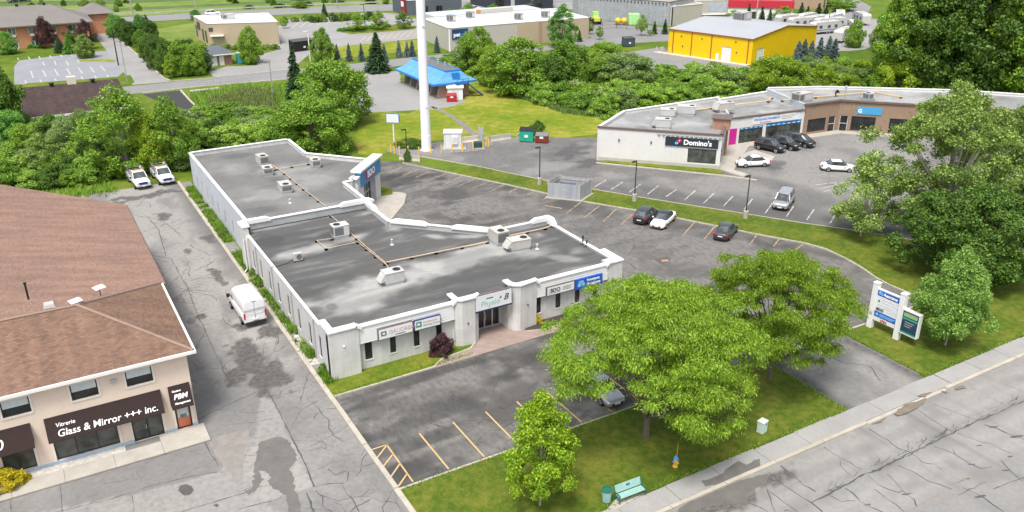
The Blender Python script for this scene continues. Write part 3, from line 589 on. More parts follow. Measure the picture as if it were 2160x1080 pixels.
def paint_r2(X, Y):
    li = np.zeros_like(X); da = np.zeros_like(X)
    for c, rx, ry, a, s in (((26.5, 64.5), 7.5, 2.0, .05, 1.1), ((21.5, 62.2), 3.0, 1.7, -.1, 1.2), ((34, 66.2), 7.0, 2.0, .12, 1.), ((21.6, 75.2), 3.8, 1.1, .15, 1.1), ((25.6, 76.0), 2.0, .8, .2, .6), ((39.8, 63.6), 2.6, 1.6, -.6, .8), ((41.5, 61.2), 2.2, .7, -.8, .6), ((38.5, 65.5), 1.8, 1.4, 0, .6), ((43.5, 62), 1.0, .8, 0, .8), ((41, 58.7), 3, .4, 0, .5), ((33, 72.6), 1.2, .5, -.8, .8), ((31, 77), 1, 1.2, -.3, .7), ((36.5, 70.5), 1.6, .5, -.4, .7), ((30.2, 82), 1.5, .5, .1, .6), ((20, 82.9), 6, .35, 0, .5)):
        li += s*blob(X, Y, c, rx, ry, a, .75, .8, .5)
    li += .22*sstep(.55, .75, fbm(X*.3, Y*1.4))
    for c, rx, ry in (((18.6, 79.5), 1.3, 1.6), ((19.2, 62.6), .5, .7), ((26, 78.2), 2, .7)): da += .8*blob(X, Y, c, rx, ry, 0, .5, .7)
    da += .35*sstep(.5, .7, fbm(X*.15+5, Y*.5))
    return li, np.clip(da, 0, .7)
def paint_r1(X, Y):
    li = .45*sstep(.4, .7, fbm(X*.3, Y*.2)); da = np.zeros_like(X)
    for c, rx, ry, s in (((27, 101), 3.5, 2.2, .9), ((23, 93), 3, 2, .8), ((28, 95), 2.5, 3, .5), ((21, 104), 2, 2.5, .5), ((28, 86), 3, 1.2, .4)): li += s*blob(X, Y, c, rx, ry, 0, .6, .9)
    for c, rx, ry in (((25, 97.5), 1.6, 1.2), ((31.5, 100.5), 1.8, .8), ((20.5, 88), 2.2, 1.6), ((23.2, 110), 2, 1.2)): da += .6*blob(X, Y, c, rx, ry, 0, .6, .8)
    return li, np.clip(da, 0, .6)
sheet('roof_membrane', inset(W2, .15), Z2, .22, m_roofm, paint_r2).parent = mbld
sheet('roof_membrane', inset(W1, .15), Z1, .25, m_roof1, paint_r1).parent = mbld
for o in mbld.children:
    if o.name.startswith('roof_membrane'): o.location = (-17.1, -57.3, 0)
# front elevation
FA, FB = (17.1, 57.75), (45.1, 57.75)
fx = lambda x: x-17.1
slits = [(20.05, 20.68), (22.22, 22.75), (24.32, 24.86), (26.38, 26.92), (36.22, 36.75), (38.3, 38.85), (40.4, 40.95), (42.4, 42.95)]
mb = MB(); wall(mb, FA, FB, -.1, 2.75, -.22, 0, [(fx(a), fx(b), .9, 2.6) for a, b in slits]+[(fx(29.9), fx(33.8), -.2, 3)], fx(19.4), fx(43.9))
mb.seg(FA, FB, fx(19.4), fx(29.9), -.22, 0, 2.75, 4.05); mb.seg(FA, FB, fx(33.8), fx(43.9), -.22, 0, 2.75, 4.05); mb.seg(FA, FB, fx(29.9), fx(33.8), -.22, 0, 3.0, 4.05)
mb.build('front_wall', m_wb, mbld, True)
for i, (a, b) in enumerate(slits): window(mbld, FA, FB, fx(a), fx(b), .9, 2.6, -.1, m_frame_d, g_dark, 1, 10 if i == 0 else 1, .04, m_white)
pier = MB().prism([(17.1, 57.3), (19.5, 57.3), (19.5, 58.2), (17.1, 58.2)], -.1, 4.25)
pier.build('pier', m_wb, mbld, True)
MB().prism([(28.0, 57.35), (28.5, 57.0), (29.7, 57.0), (30.2, 57.35), (30.3, 57.85), (28.0, 57.85)], -.1, 4.35).build('pier', m_wb, mbld, True); MB().box(29.95, 57.86, -.1, 30.3, 59.1, 3.83).build('recess_side', m_wb, mbld, True)
MB().prism([(33.4, 57.9), (33.65, 57.4), (34.2, 57.05), (36.0, 57.3), (36.0, 57.9)], -.1, 4.35).build('pier', m_wb, mbld, True); MB().box(33.4, 57.91, -.1, 33.75, 59.1, 3.83).build('recess_side', m_wb, mbld, True)
MB().prism([(43.8, 57.35), (45.4, 57.35), (45.4, 58.5), (43.8, 58.5)], -.1, 4.2).build('pier', m_wb, mbld, True)
for x0, x1 in ((19.52, 27.98), (36.02, 43.78)):
    fa = MB().box(x0, 57.45, 2.66, x1, 57.75, 4.1).build('fascia', m_white, mbld, True)
    for k in range(7): 
        z = 2.64+.208*k; MB().hexa([(x0, 57.395, z), (x1, 57.395, z), (x1, 57.46, z), (x0, 57.46, z)], [(x0, 57.43, z+.2), (x1, 57.43, z+.2), (x1, 57.46, z+.2), (x0, 57.46, z+.2)]).build('siding_board', m_white, fa, True)
    MB().box(x0, 57.33, 4.1, x1, 57.85, 4.2).build('parapet_cap', m_cap, mbld, True)
def pcap(poly, z): MB().prism(inset(poly, -.1), z, z+.16).build('parapet_cap', m_cap, mbld, True, bevel=.03)
pcap([(17.1, 57.3), (19.3, 57.3), (19.3, 57.7), (17.5, 57.7), (17.5, 59.6), (17.1, 59.6)], 4.25)
for x0, x1, s in ((19.25, 19.75, 1), (27.75, 28.2, -1), (35.85, 36.3, 1), (43.55, 44.0, -1)):   # sloped shoulders of the raised caps
    zl, zr = (4.55, 4.22) if s > 0 else (4.22, 4.55)
    MB().hexa([(x0, 57.2, zl-.25), (x1, 57.2, zr-.25), (x1, 57.75, zr-.25), (x0, 57.75, zl-.25)], [(x0, 57.2, zl), (x1, 57.2, zr), (x1, 57.75, zr), (x0, 57.75, zl)]).build('cap_shoulder', m_cap, mbld, True)
pcap([(28.0, 57.35), (28.5, 57.0), (29.7, 57.0), (30.2, 57.35), (30.2, 57.55), (29.6, 57.3), (28.6, 57.3), (28.3, 57.6), (28.3, 58.6), (28.0, 58.6)], 4.36)
pcap([(33.4, 58.6), (33.4, 57.9), (33.65, 57.4), (34.2, 57.05), (36.0, 57.3), (36.0, 57.6), (34.3, 57.36), (33.95, 57.6), (33.75, 58.0), (33.75, 58.6)], 4.36)
pcap([(43.8, 57.35), (45.4, 57.35), (45.4, 60.2), (45.0, 60.2), (45.0, 57.75), (43.8, 57.75)], 4.2)
# recessed entrance
MB().box(30.3, 59.1, -.1, 33.4, 59.35, 3.83).build('entrance_recess', m_wb, mbld, True); MB().box(30.3, 57.98, 2.75, 33.4, 59.1, 2.85).build('recess_soffit', m_white, mbld, True)
dr = window(mbld, (30.9, 59.05), (33.3, 59.05), 0, 2.35, .06, 2.6, .0, m_frame_s, g_dark, 3, 1, .13, name='entrance_door')
MB().box(31.72, 58.9, .9, 31.76, 58.96, 1.5).build('door_handle', m_alu, dr, True)
def signbox(parent, a, b, s0, s1, z0, z1, o0, o1, face, rim, name='sign'):
    s = MB().seg(a, b, s0, s1, o0, o1, z0, z1).build(name, rim, parent, True)
    MB().seg(a, b, s0+.06, s1-.06, o1-.02, o1+.012, z0+.06, z1-.06).build('sign_face', face, s, True); return s
m_sface = M('sign_white', (.68, .70, .71), .4, .04); m_rimr = M('rusty_rim', (.12, .10, .10), .7, .4, 3); m_teal = M('teal', (.03, .14, .14), .5, .1); m_grn = M('sign_green', (.05, .25, .14), .5, .1)
m_txt = M('grey_letter', (.33, .31, .32), .6, .05); m_txd = M('dark_letter', (.03, .03, .05), .6, .05); m_txr = M('red_letter', (.52, .05, .06), .6, .05); m_txp = M('rose_letter', (.55, .36, .33), .6, .05); m_txw = M('white_letter', (.88, .88, .88), .5, .02); m_txt2 = M('mint_letter', (.25, .52, .46), .6, .05); m_navy = M('navy', (.02, .04, .16), .4, .1); m_blue = M('sign_blue', (.02, .10, .42), .4, .08); m_sky = M('sky_blue', (.20, .50, .80), .5, .1)
S0, S1 = (17.1, 57.45), (45.1, 57.45)
s = signbox(mbld, S0, S1, fx(21.05), fx(24.08), 2.62, 3.62, 0, .25, m_sface, m_rimr)
MB().seg(S0, S1, fx(21.3), fx(21.75), .25, .27, 2.95, 3.35).build('emblem', m_teal, s, True); MB().seg(S0, S1, fx(21.42), fx(21.64), .27, .28, 3.05, 3.25).build('emblem_mark', m_sface, s, True)
text('GAUDREAU', s, S0, S1, fx(21.95), .27, 3.02, .48, m_txp); MB().seg(S0, S1, fx(22.5), fx(23.4), .25, .262, 2.78, 2.85).build('fine_print', m_txt, s, True)
s = signbox(mbld, S0, S1, fx(24.2), fx(26.58), 2.62, 3.56, 0, .25, m_sface, m_navy)
MB().seg(S0, S1, fx(24.35), fx(24.85), .25, .27, 2.9, 3.4).build('emblem', m_grn, s, True); MB().seg(S0, S1, fx(24.5), fx(24.7), .27, .28, 3.05, 3.25).build('emblem_mark', m_sface, s, True)
text('Investment', s, S0, S1, fx(24.98), .27, 3.2, .28, m_txp); text('Planning Counsel', s, S0, S1, fx(24.98), .27, 2.92, .24, m_txt); 
s = signbox(mbld, S0, S1, fx(37.0), fx(39.95), 2.62, 3.5, 0, .25, m_sface, m_rimr)
text('BDO', s, S0, S1, fx(37.35), .27, 2.93, .5, m_txd, bold=.008); mb = MB(); mb.seg(S0, S1, fx(37.22), fx(37.26), .25, .27, 2.8, 3.3); mb.seg(S0, S1, fx(37.26), fx(38.45), .25, .27, 2.8, 2.84); mb.build('red_rule', m_txr, s, True)
[MB().seg(S0, S1, fx(38.7), fx(e), .25, .262, z, z+.05).build('fine_print', m_txt, s, True) for e, z in ((39.7, 3.15), (39.5, 3.02), (39.6, 2.89))]
s = signbox(mbld, S0, S1, fx(40.03), fx(43.05), 2.5, 3.5, 0, .25, m_blue, m_blue)
mb = MB(); mb.seg(S0, S1, fx(40.3), fx(40.65), .25, .27, 2.75, 3.1); mb.seg(S0, S1, fx(40.7), fx(41.05), .25, .27, 2.75, 3.1); mb.seg(S0, S1, fx(40.4), fx(40.95), .25, .27, 3.15, 3.32); mb.build('emblem', m_sky, s, True)
text('Insurance', s, S0, S1, fx(41.3), .27, 3.12, .36, m_txw, bold=.006); text('Assurance', s, S0, S1, fx(41.3), .27, 2.72, .36, m_txw, bold=.006)
S2, S3 = (29.7, 57.3), (33.4, 57.3)
s = signbox(mbld, S2, S3, 0.0, 3.62, 3.0, 4.5, 0, .3, m_sface, m_rimr)
MB().seg(S2, S3, 0, 3.62, -.05, .28, 2.9, 2.99).build('sign_light_bar', m_navy, s, True)
text('Physio', s, S2, S3, .55, .32, 3.4, .72, m_txt2); MB().seg(S2, S3, 1.1, 1.75, .29, .312, 4.0, 4.09).build('fine_print', m_txp, s, True); text('+', s, S2, S3, 2.28, .32, 3.7, .5, m_txd, shear=.3); text('B', s, S2, S3, 2.75, .32, 3.55, .8, m_txd, shear=.35)
text('2784', mbld, (33.9, 57.22), (36, 57.3), .75, .03, 1.9, .3, m_txd, bold=.01, name='house_number')
MB().ball((35.0, 57.12, 2.35), .09, 8, 5).build('wall_lamp', m_darkm, mbld, True); MB().ball((29.0, 56.95, 2.2), .09, 8, 5).build('wall_lamp', m_darkm, mbld, True); MB().ball((18.2, 57.25, 2.9), .09, 8, 5).build('wall_lamp', m_white, mbld, True)
# left elevation, front wing: piers and slit windows
LA, LB = (17.1, 83.4), (17.1, 57.75)
LN = 25.65; ops = [(u, u+.55, 1.0, 2.9) for u in (2.9, 5.6, 8.6, 11.6, 14.6, 17.6, 20.6, 23.2)]
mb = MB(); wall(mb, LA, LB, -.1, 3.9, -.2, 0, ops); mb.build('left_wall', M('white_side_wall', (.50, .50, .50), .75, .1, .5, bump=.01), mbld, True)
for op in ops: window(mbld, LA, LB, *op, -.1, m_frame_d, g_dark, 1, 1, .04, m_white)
MB().seg(LA, LB, 1.6, LN-2, -.2, .05, 3.9, 4.0).build('parapet_cap', m_cap, mbld, True)
for u in (4.6, 10.2, 16.2, 22.2): MB().tube([(17.1-.07-.0, 83.4-u, .3), (17.03, 83.4-u, 3.85)], .05, 6).build('downpipe', m_alu, mbld, True)
MB().box(16.75, 81.9, -.1, 17.3, 83.6, 4.75).build('corner_pier', m_wb, mbld, True); pcap([(16.75, 81.9), (17.35, 81.9), (17.35, 83.6), (16.75, 83.6)], 4.75)
MB().tube([(16.68, 81.8, 3.6), (16.68, 81.8, .4), (16.3, 81.5, .2)], .06, 8).build('downpipe', m_white, mbld, True); MB().tube([(17.2, 81.6, 4.1), (16.85, 81.4, 3.8), (16.85, 81.4, .3)], .06, 8).build('downpipe', m_white, mbld, True)
# left elevation, rear wing
RA, RB = (17.6, 112.8), (17.6, 83.4); ops = [(u, u+.4, .9, 2.5) for u in (3.4, 6.2, 9.0, 11.8, 14.8, 18.2, 21.8, 25.4, 28.2)]
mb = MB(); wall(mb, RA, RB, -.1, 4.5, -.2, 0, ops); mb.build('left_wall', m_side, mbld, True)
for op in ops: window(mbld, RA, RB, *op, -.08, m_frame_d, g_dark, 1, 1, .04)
# remaining outer walls and parapets
mb = MB(); cp = MB()
for a, b, z0, z1 in (((45.1, 57.75), (45.1, 69.7), -.1, 4.05), ((45.1, 69.7), (38.3, 69.7), -.1, 4.35), ((38.3, 69.7), (30.6, 77.4), -.1, 4.35), ((30.6, 77.4), (30.6, 83.4), -.1, 4.35), ((30.8, 83.4), (30.8, 91.2), -.1, 4.5), ((30.8, 91.2), (31.7, 91.2), -.1, 4.5), ((37.5, 97.5), (30.7, 105.0), -.1, 4.5), ((30.7, 105.0), (30.7, 112.8), -.1, 4.5), ((30.7, 112.8), (17.6, 112.8), -.1, 4.5)):
    L = sdir(a, b)[1]; MB().seg(a, b, 0, L, -.22, 0, z0, z1).build('outer_wall', m_wb, mbld, True); cp.seg(a, b, -.08, L+.08, -.3, .07, z1, z1+.1)
cp.seg(RA, RB, -.1, 29.4, -.28, .07, 4.5, 4.6)
cp.build('parapet_cap', m_cap, mbld, True, bevel=.02)
mb = MB().seg((17.4, 83.4), (30.6, 83.4), 0, 13.2, -.25, 0, Z2, 4.6); mb.build('dividing_parapet', M('felt_upstand', (.36, .375, .375), .7, .15, .8, bump=.008), mbld, True)
MB().seg((17.3, 83.4), (30.7, 83.4), 0, 13.4, -.32, .08, 4.6, 4.71).build('parapet_cap', m_cap, mbld, True, bevel=.02)
def raised(a, b, s0, s1, z, h, t0=-.36, t1=.1):   # raised cap length with sloped ends
    q = lambda s, o, zz: (*spt(a, b, s, o), zz); e = .5
    mb = MB(); mb.seg(a, b, s0, s1, t0-.03, t1+.03, z-.2, z+h)
    for u, v in ((s0-e, s0), (s1+e, s1)):
        mb.hexa([q(u, t1+.03, z-.2), q(v, t1+.03, z-.2), q(v, t0-.03, z-.2), q(u, t0-.03, z-.2)], [q(u, t1+.03, z+.02), q(v, t1+.03, z+h), q(v, t0-.03, z+h), q(u, t0-.03, z+.02)])
    mb.build('raised_cap', m_cap, mbld, True, bevel=.02)
raised((17.3, 83.4), (30.7, 83.4), -.1, 2.2, 4.7, .25); raised((17.3, 83.4), (30.7, 83.4), 10.6, 13.5, 4.7, .25)
raised((30.6, 77.4), (30.6, 83.4), 4.0, 6.0, 4.45, .3); raised((38.3, 69.7), (30.6, 77.4), 7.2, 10.2, 4.45, .22); raised((38.3, 69.7), (30.6, 77.4), .3, 3.6, 4.45, .22)
raised((45.1, 69.7), (38.3, 69.7), .0, 1.7, 4.45, .28); raised((45.1, 57.75), (45.1, 69.7), 11.0, 11.9, 4.2, .5)
up = MB(); 
for a, b, z1 in (((38.25, 69.5), (30.45, 77.3), 4.3), ((45, 69.45), (38.2, 69.45), 4.3), ((30.35, 77.3), (30.35, 83.3), 4.3)): up.seg(a, b, 0, None, -.06, .0, Z2, z1)
up.build('felt_upstand', _mc['felt_upstand'], mbld, True)
# rear corner entrance with blue sign band
EA, EB = (31.7, 91.2), (37.5, 97.5); EL = sdir(EA, EB)[1]
mb = MB(); wall(mb, EA, EB, -.1, 4.9, -.25, 0, [(2.3, 5.9, -.2, 3.3)]); mb.build('entrance_wall', m_wb, mbld, True)
mb = MB(); mb.seg(EA, EB, .5, 2.2, 0, .5, -.1, 4.6); mb.seg(EA, EB, 6.0, 7.6, 0, .5, -.1, 4.6); mb.build('entrance_pier', m_wb, mbld, True)
sb = MB().seg(EA, EB, 1.2, 7.7, .05, .62, 3.35, 5.2).build('blue_sign_band', M('band_blue', (.055, .21, .42), .5, .1), mbld, True)
MB().seg(EA, EB, .9, 8.1, -.5, .8, 5.2, 5.48).build('parapet_cap', m_cap, mbld, True, bevel=.03)
MB().seg(EA, EB, .2, 1.25, -.5, .55, 4.6, 4.78).build('parapet_cap', m_cap, mbld, True, bevel=.02)
text('BDO', sb, EA, EB, 3.2, .66, 3.95, 1.15, m_txw, bold=.035); mb = MB(); mb.seg(EA, EB, 2.85, 3.05, .62, .7, 3.75, 4.95); mb.seg(EA, EB, 3.05, 5.6, .62, .7, 3.75, 3.9); mb.build('red_rule', m_txr, sb, True)
dr = window(mbld, EA, EB, 2.4, 5.8, .12, 3.3, -.12, m_frame_s, g_dark, 4, 2, .09, name='entrance_door')
# ---------------- roof plant
m_ac = M('unit_beige', (.43, .415, .385), .55, .1, 2); m_acw = M('unit_white', (.44, .44, .43), .5, .1, 2); m_coil = M('coil_grille', (.13, .135, .14), .6, .3, 12, bump=.01); m_curb = M('curb_flashing', (.42, .46, .48), .6, .1)
def rtu(label, loc, rz, w, d, h, hood=None, col=None, coil='-y', group='rooftop air units'):
    if w < 2.45 and loc[1] < 110: w, d, h = w*.88, d*.88, h*.88
    t = thing('rooftop_unit', label, 'air conditioner', loc, rz, group); col = col or m_ac
    MB().box(-w/2+.08, -d/2+.08, 0, w/2-.08, d/2-.08, .25).build('curb', m_curb, t)
    cb = MB().box(-w/2, -d/2, .25, w/2, d/2, h).build('cabinet', col, t, bevel=.02)
    MB().box(-w/2-.03, -d/2-.03, h, w/2+.03, d/2+.03, h+.05).build('lid', col, t)
    fa = MB().lathe([(.36, h+.05), (.36, h+.09), (.30, h+.09), (.30, h+.055)], 20, (-w/2+.5, 0)).build('fan_ring', m_darkm, t); MB().lathe([(.29, h+.052), (.29, h+.062)], 16, (-w/2+.5, 0)).build('fan_grille', m_black, fa)
    mb = MB(); mb.box(-w/2+.08, -d/2-.012, .4, -w/2+1.0, -d/2, h-.12); mb.box(-w/2-.012, -d/2+.08, .4, -w/2, d/2-.08, h-.12); mb.build('coil_panel', m_coil, t)
    mb = MB(); mb.box(.1, -d/2-.01, .5, w/2-.1, -d/2, h-.2); mb.build('access_panel', M('panel_shade', (.5, .48, .45), .6, .1), t)
    if hood: MB().hexa([(w/2, -d/2+.1, .5), (w/2+.5, -d/2+.1, .45), (w/2+.5, d/2-.1, .45), (w/2, d/2-.1, .5)], [(w/2, -d/2+.1, h-.05), (w/2+.1, -d/2+.1, h-.1), (w/2+.1, d/2-.1, h-.1), (w/2, d/2-.1, h-.05)]).build('hood', col, t)
    return t
rtu('beige rooftop unit at the far end of the rear roof gas pipe', (24.9, 104.6, Z1), R(95), 1.9, 1.3, 1.35)
rtu('squat beige rooftop unit second from the far end of the rear roof', (24.3, 100.2, Z1), R(85), 1.8, 1.3, 1.1, True)
rtu('beige rooftop unit beside the pipe nearest the dividing parapet', (24.3, 92.9, Z1), R(88), 2.1, 1.4, 1.15, True)
rtu('beige rooftop unit at the end of the short side pipe', (30.3, 100.4, Z1), R(85), 2.0, 1.2, 1.15, True)
rtu('tall grey rooftop unit on raised curb in front of the dividing parapet', (25.1, 77.0, Z2), R(0), 1.8, 1.3, 1.5, None, M('unit_grey', (.5, .5, .48), .55, .1))
rtu('white rooftop unit with side hood standing on pale stained roof', (25.4, 64.3, Z2), R(180), 2.0, 1.35, 1.35, True, m_acw)
rtu('tall cream rooftop unit of the close pair with a rusty orange panel', (38.0, 67.6, Z2), R(90), 2.1, 1.5, 1.6, True)
rtu('low cream rooftop unit in front of the taller one of the pair', (38.9, 65.3, Z2), R(175), 2.3, 1.5, 1.25, True)
t = thing('condenser', 'small white condenser with round fan near the left roof edge', 'air conditioner', (19.6, 73.2, Z2)); MB().box(-.42, -.17, .1, .42, .17, .85).build('case', m_acw, t, bevel=.02)
MB().cone((.1, -.172, .48), (.1, -.19, .48), .27, .27, 18).build('fan_grille', m_coil, t); mb = MB(); mb.box(-.4, -.2, 0, -.3, .2, .1); mb.box(.3, -.2, 0, .4, .2, .1); mb.build('feet', m_black, t)
MB().tube([(-.4, 0, .3), (-1.2, -.1, .04), (-2.2, -.3, .04), (-2.45, -.5, .2), (-2.6, -.6, .2)], .03, 6).build('line_set', m_black, t)
m_pipe = M('gas_pipe', (.50, .38, .265), .65, .15, 2)
def pipe(label, pts, z, r=.05):
    t = thing('gas_pipe', label, 'pipe', (*pts[0], z), 0, 'gas pipes across the office roof')
    MB().tube([(*p, z+.2) for p in pts], r*.8, 8).build('pipe_run', m_pipe, t, True)
    for a, b in zip(pts[:-1], pts[1:]):
        L = sdir(a, b)[1]; k = max(1, round(L/2.2))
        for j in range(k+1):
            q = spt(a, b, min(L, L*j/k)); MB().box(q[0]-.16, q[1]-.11, z, q[0]+.16, q[1]+.11, z+.15).build('support_block', m_black, t, True)
    return t
pr = lambda L, z: [P(x, y, z+.2)[:2] for x, y in L]
pipe('thin salmon gas pipe running the length of the rear roof', pr([(570, 345), (600, 365), (640, 398), (688, 436)], Z1), Z1)
pipe('short salmon gas pipe branch ending at a lone beige unit', pr([(580, 357), (650, 345)], Z1), Z1)
pipe('salmon gas pipe dropping from the dividing parapet to the grey unit', pr([(698, 455), (716, 470)], Z2), Z2)
pipe('twin salmon gas pipe from the grey unit to the white unit', pr([(735, 487), (770, 518), (812, 553), (822, 570)], Z2), Z2)
pipe('salmon gas pipe looping beside the grey rooftop unit', pr([(700, 503), (668, 507), (688, 524), (755, 510), (812, 556)], Z2), Z2, .04)
pipe('thick salmon gas pipe crossing to the pair of cream units', pr([(815, 553), (920, 532), (1028, 510)], Z2), Z2, .08)
pipe('thick salmon gas pipe leading to the raised rear corner', pr([(1075, 497), (1150, 481), (1165, 475)], Z2), Z2, .08)
def vent(label, px, py, z, m, h=.5, r=.08):
    p = P(px, py, z); t = thing('roof_vent', label, 'vent', p); MB().lathe([(.22, 0), (r, .12), (r, h)], 12).build('stack', m, t); MB().lathe([(r*1.5, h-.02), (r*1.6, h+.1), (r*.6, h+.16)], 12).build('cowl', m, t)
vent('small white vent stub on the rear roof', 612, 428, Z1, m_acw, .35); vent('small white vent stub on dark felt below the zigzag parapet', 827, 516, Z2, m_acw, .45)
vent('taller of two black vent pipes near the right roof edge', 1229, 516, Z2, m_black, .8, .07); vent('shorter of two black vent pipes near the right roof edge', 1237, 520, Z2, m_black, .5, .07); vent('white vent stub behind the low cream unit', 1133, 525, Z2, m_acw, .4)
# ================================================================ glass and mirror shop (left)
gb = thing('glass_shop', 'two storey peach stucco shop with brown awnings and brown shingled hip roof', 'building', (6.6, 56.6, 0))
m_peach = M('peach_stucco', (.70, .575, .475), .85, .07, .6, bump=.006); m_trim = M('cream_trim', (.70, .65, .585), .7, .06); m_plinth = M('blue_plinth', (.33, .42, .52), .8, .12)
m_brown = M('brown_awning', (.024, .012, .0105), .8, .12, 3)
GA, GB = (-36, 56.6), (6.6, 56.6); gx = lambda x: x+36
upw = [(-4.95, -3.3), (-.9, .75), (2.52, 4.22), (-9.4, -7.7), (-13.4, -11.7)]
low = [(-5.65, -3.78, .3, 2.3), (-2.58, 1.38, .3, 2.3), (2.3, 4.3, .03, 2.3), (5.2, 6.25, .03, 2.25), (-11, -7, .3, 2.3)]
mb = MB(); wall(mb, GA, GB, -.1, 6.15, -.25, 0, [(gx(a), gx(b), 4.5, 5.7) for a, b in upw]+[(gx(a), gx(b), c, d) for a, b, c, d in low])
mb.box(6.35, 56.86, -.1, 6.6, 68.4, 6.15); mb.box(-36, 68.4, -.1, 6.6, 68.6, 6.15); mb.build('wall', m_peach, gb, True)
MB().box(-35.9, 57.0, -.05, 6.3, 68.3, 6.0).build('core', m_darkm, gb, True)
for a, b in upw:
    wn_ = window(gb, GA, GB, gx(a), gx(b), 4.5, 5.7, -.08, m_frame_d, g_dark, 1, 1, .07, trim=m_trim)
    bl = MB()
    for k in range(7): bl.seg(GA, GB, gx(a)+.08, gx(b)-.08, -.085, -.05, 5.1+.085*k, 5.165+.085*k)
    bl.build('blind', m_blind, wn_, True)
window(gb, GA, GB, gx(-5.65), gx(-3.78), .3, 2.3, -.1, m_frame_d, g_store, 2, 1, .07); window(gb, GA, GB, gx(-2.58), gx(1.38), .3, 2.3, -.1, m_frame_d, g_store, 3, 1, .07); window(gb, GA, GB, gx(-11), gx(-7), .3, 2.3, -.1, m_frame_d, g_store, 3, 1, .07)
d1 = window(gb, GA, GB, gx(2.3), gx(4.3), .03, 2.3, -.12, m_frame_d, g_store, 2, 1, .09, name='door'); MB().seg(GA, GB, gx(3.18), gx(3.22), -.1, -.03, .9, 1.2).build('door_handle', m_alu, d1, True)
d2 = window(gb, GA, GB, gx(5.2), gx(6.25), .03, 2.25, -.12, m_frame_d, M('poster_glass', (.55, .16, .09), .3, .1), 1, 1, .11, name='door')
MB().seg(GA, GB, gx(5.36), gx(6.1), -.13, -.12, .95, 1.75).build('poster', M('poster_pale', (.5, .56, .56), .4, .2, 2), d2, True); MB().seg(GA, GB, gx(5.5), gx(5.95), -.12, -.115, .9, 1.2).build('poster_figure', M('poster_dark', (.12, .2, .2), .4, .4, 4), d2, True)
mb = MB()
for a, b in ((-36, -11), (-7, -5.65), (-3.78, -2.58), (-5.65, -3.78), (-2.58, 1.38), (1.38, 2.3), (4.3, 5.2), (6.25, 6.62)): mb.seg(GA, GB, gx(a), gx(b), 0, .06, -.05, .3)
mb.build('plinth', m_plinth, gb, True)
mb = MB()
for a in (-3.75, -2.72, 1.42, 2.16, 4.34, 5.06, 6.27): mb.seg(GA, GB, gx(a), gx(a)+.13, 0, .05, .31, 2.3)
mb.build('opening_trim', m_trim, gb, True)
def awning(x0, x1, z0=2.25, z1=3.72, dp=.85):
    y = 56.58
    return MB().hexa([(x0, y-dp, z0), (x1, y-dp, z0), (x1, y, z0+.02), (x0, y, z0+.02)], [(x0, y-dp+.02, z0+.06), (x1, y-dp+.02, z0+.06), (x1, y, z1), (x0, y, z1)]).build('awning', m_brown, gb, True)
aw1, aw2, aw3 = awning(-11.2, -3.6), awning(-2.8, 4.5), awning(5.0, 6.45)
def awtext(s, x, t, size, shear=.0, bold=.0, par=None, align='LEFT', sx=1.0):
    z = 2.31+(3.72-2.31)*t; y = 56.58-.83*(1-t)
    o = text(s, par, (x-1, 55.8), (x, 55.8), 1, 0, z, size, m_txw, align, shear, bold, sx); org = ORG[par.name]; o.location = (x-org[0], y-.04-org[1], z-org[2]); o.rotation_euler = (math.atan2(1.41, .83), 0, 0)
awtext('Glass & Mirror +++ inc.', -2.2, .16, .66, .12, .006, aw2, sx=.98); awtext('Vitrerie', -2.2, .56, .38, .15, .003, aw2); awtext('00', -6.25, .25, .95, .15, .008, aw1)
awtext('PBM', 5.22, .4, .5, .3, .01, aw3); awtext('Gestion', 5.2, .72, .19, .1, .006, aw3); awtext('Management', 5.25, .18, .2, .1, .006, aw3)
EZ = 6.32; RY0, RY1, RX1 = 56.15, 68.9, 7.05; ry = (RY0+RY1)/2; rh = EZ+2.36; px_ = RX1-(RY1-RY0)/2
shA, shB = shingle_mat('shingle_front', False, (.19, .120, .088)), shingle_mat('shingle_side', True, (.20, .125, .09), .33, .15, .16)
def slope(name, pts, m, th=.12):
    mb = MB(); n = len(pts); mb.add(list(pts)+[(x, y, z-th) for x, y, z in pts], [tuple(range(n)), tuple(range(n, 2*n))[::-1]]+[(i, n+i, n+(i+1) % n, (i+1) % n) for i in range(n)]); return mb.build(name, m, gb, True)
slope('roof_slope', [(-37, RY0, EZ), (RX1, RY0, EZ), (px_, ry, rh), (-37, ry, rh)], shA)
slope('roof_slope', [(RX1, RY0, EZ), (RX1, RY1, EZ), (px_, ry, rh)], shB)
slope('roof_slope', [(RX1, RY1, EZ), (-37, RY1, EZ), (-37, ry, rh), (px_, ry, rh)], shA)
rX0, rX1, rYa, rYb = -4.6, 7.45, 69.0, 90.8; rz = 6.15+.21*(rX1-rX0)
shR = shingle_mat('shingle_rear', True, (.25, .162, .127), .33, .15, .12)
slope('rear_roof_slope', [(rX1, 68.95, 6.15), (rX1, rYb, 6.15), (rX0, 97.6, rz), (rX0, ry+.05, rz), (px_+.3, ry+.4, 6.15+.21*(rX1-px_-.3))], shR)
slope('rear_roof_slope', [(rX0, 97.6, rz), (-20.5, 97.6, 6.2), (-20.5, ry+.05, 6.2), (rX0, ry+.05, rz)], shR)
mb = MB().box(-20, 68.65, -.1, 7.0, 90.4, 6.0); mb.build('rear_wall', m_peach, gb, True)
rc = M('ridge_cap', (.25, .175, .14), .9, .12, 2)
mb = MB()
for a, b in (((RX1, RY0, EZ), (px_, ry, rh)), ((RX1, RY1, EZ), (px_, ry, rh)), ((-37, ry, rh), (px_, ry, rh))):
    a, b = Vector(a), Vector(b); mb.cone(a+Vector((0, 0, .01)), b+Vector((0, 0, .01)), .13, .13, 6)
mb.build('ridge_cap', rc, gb, True)
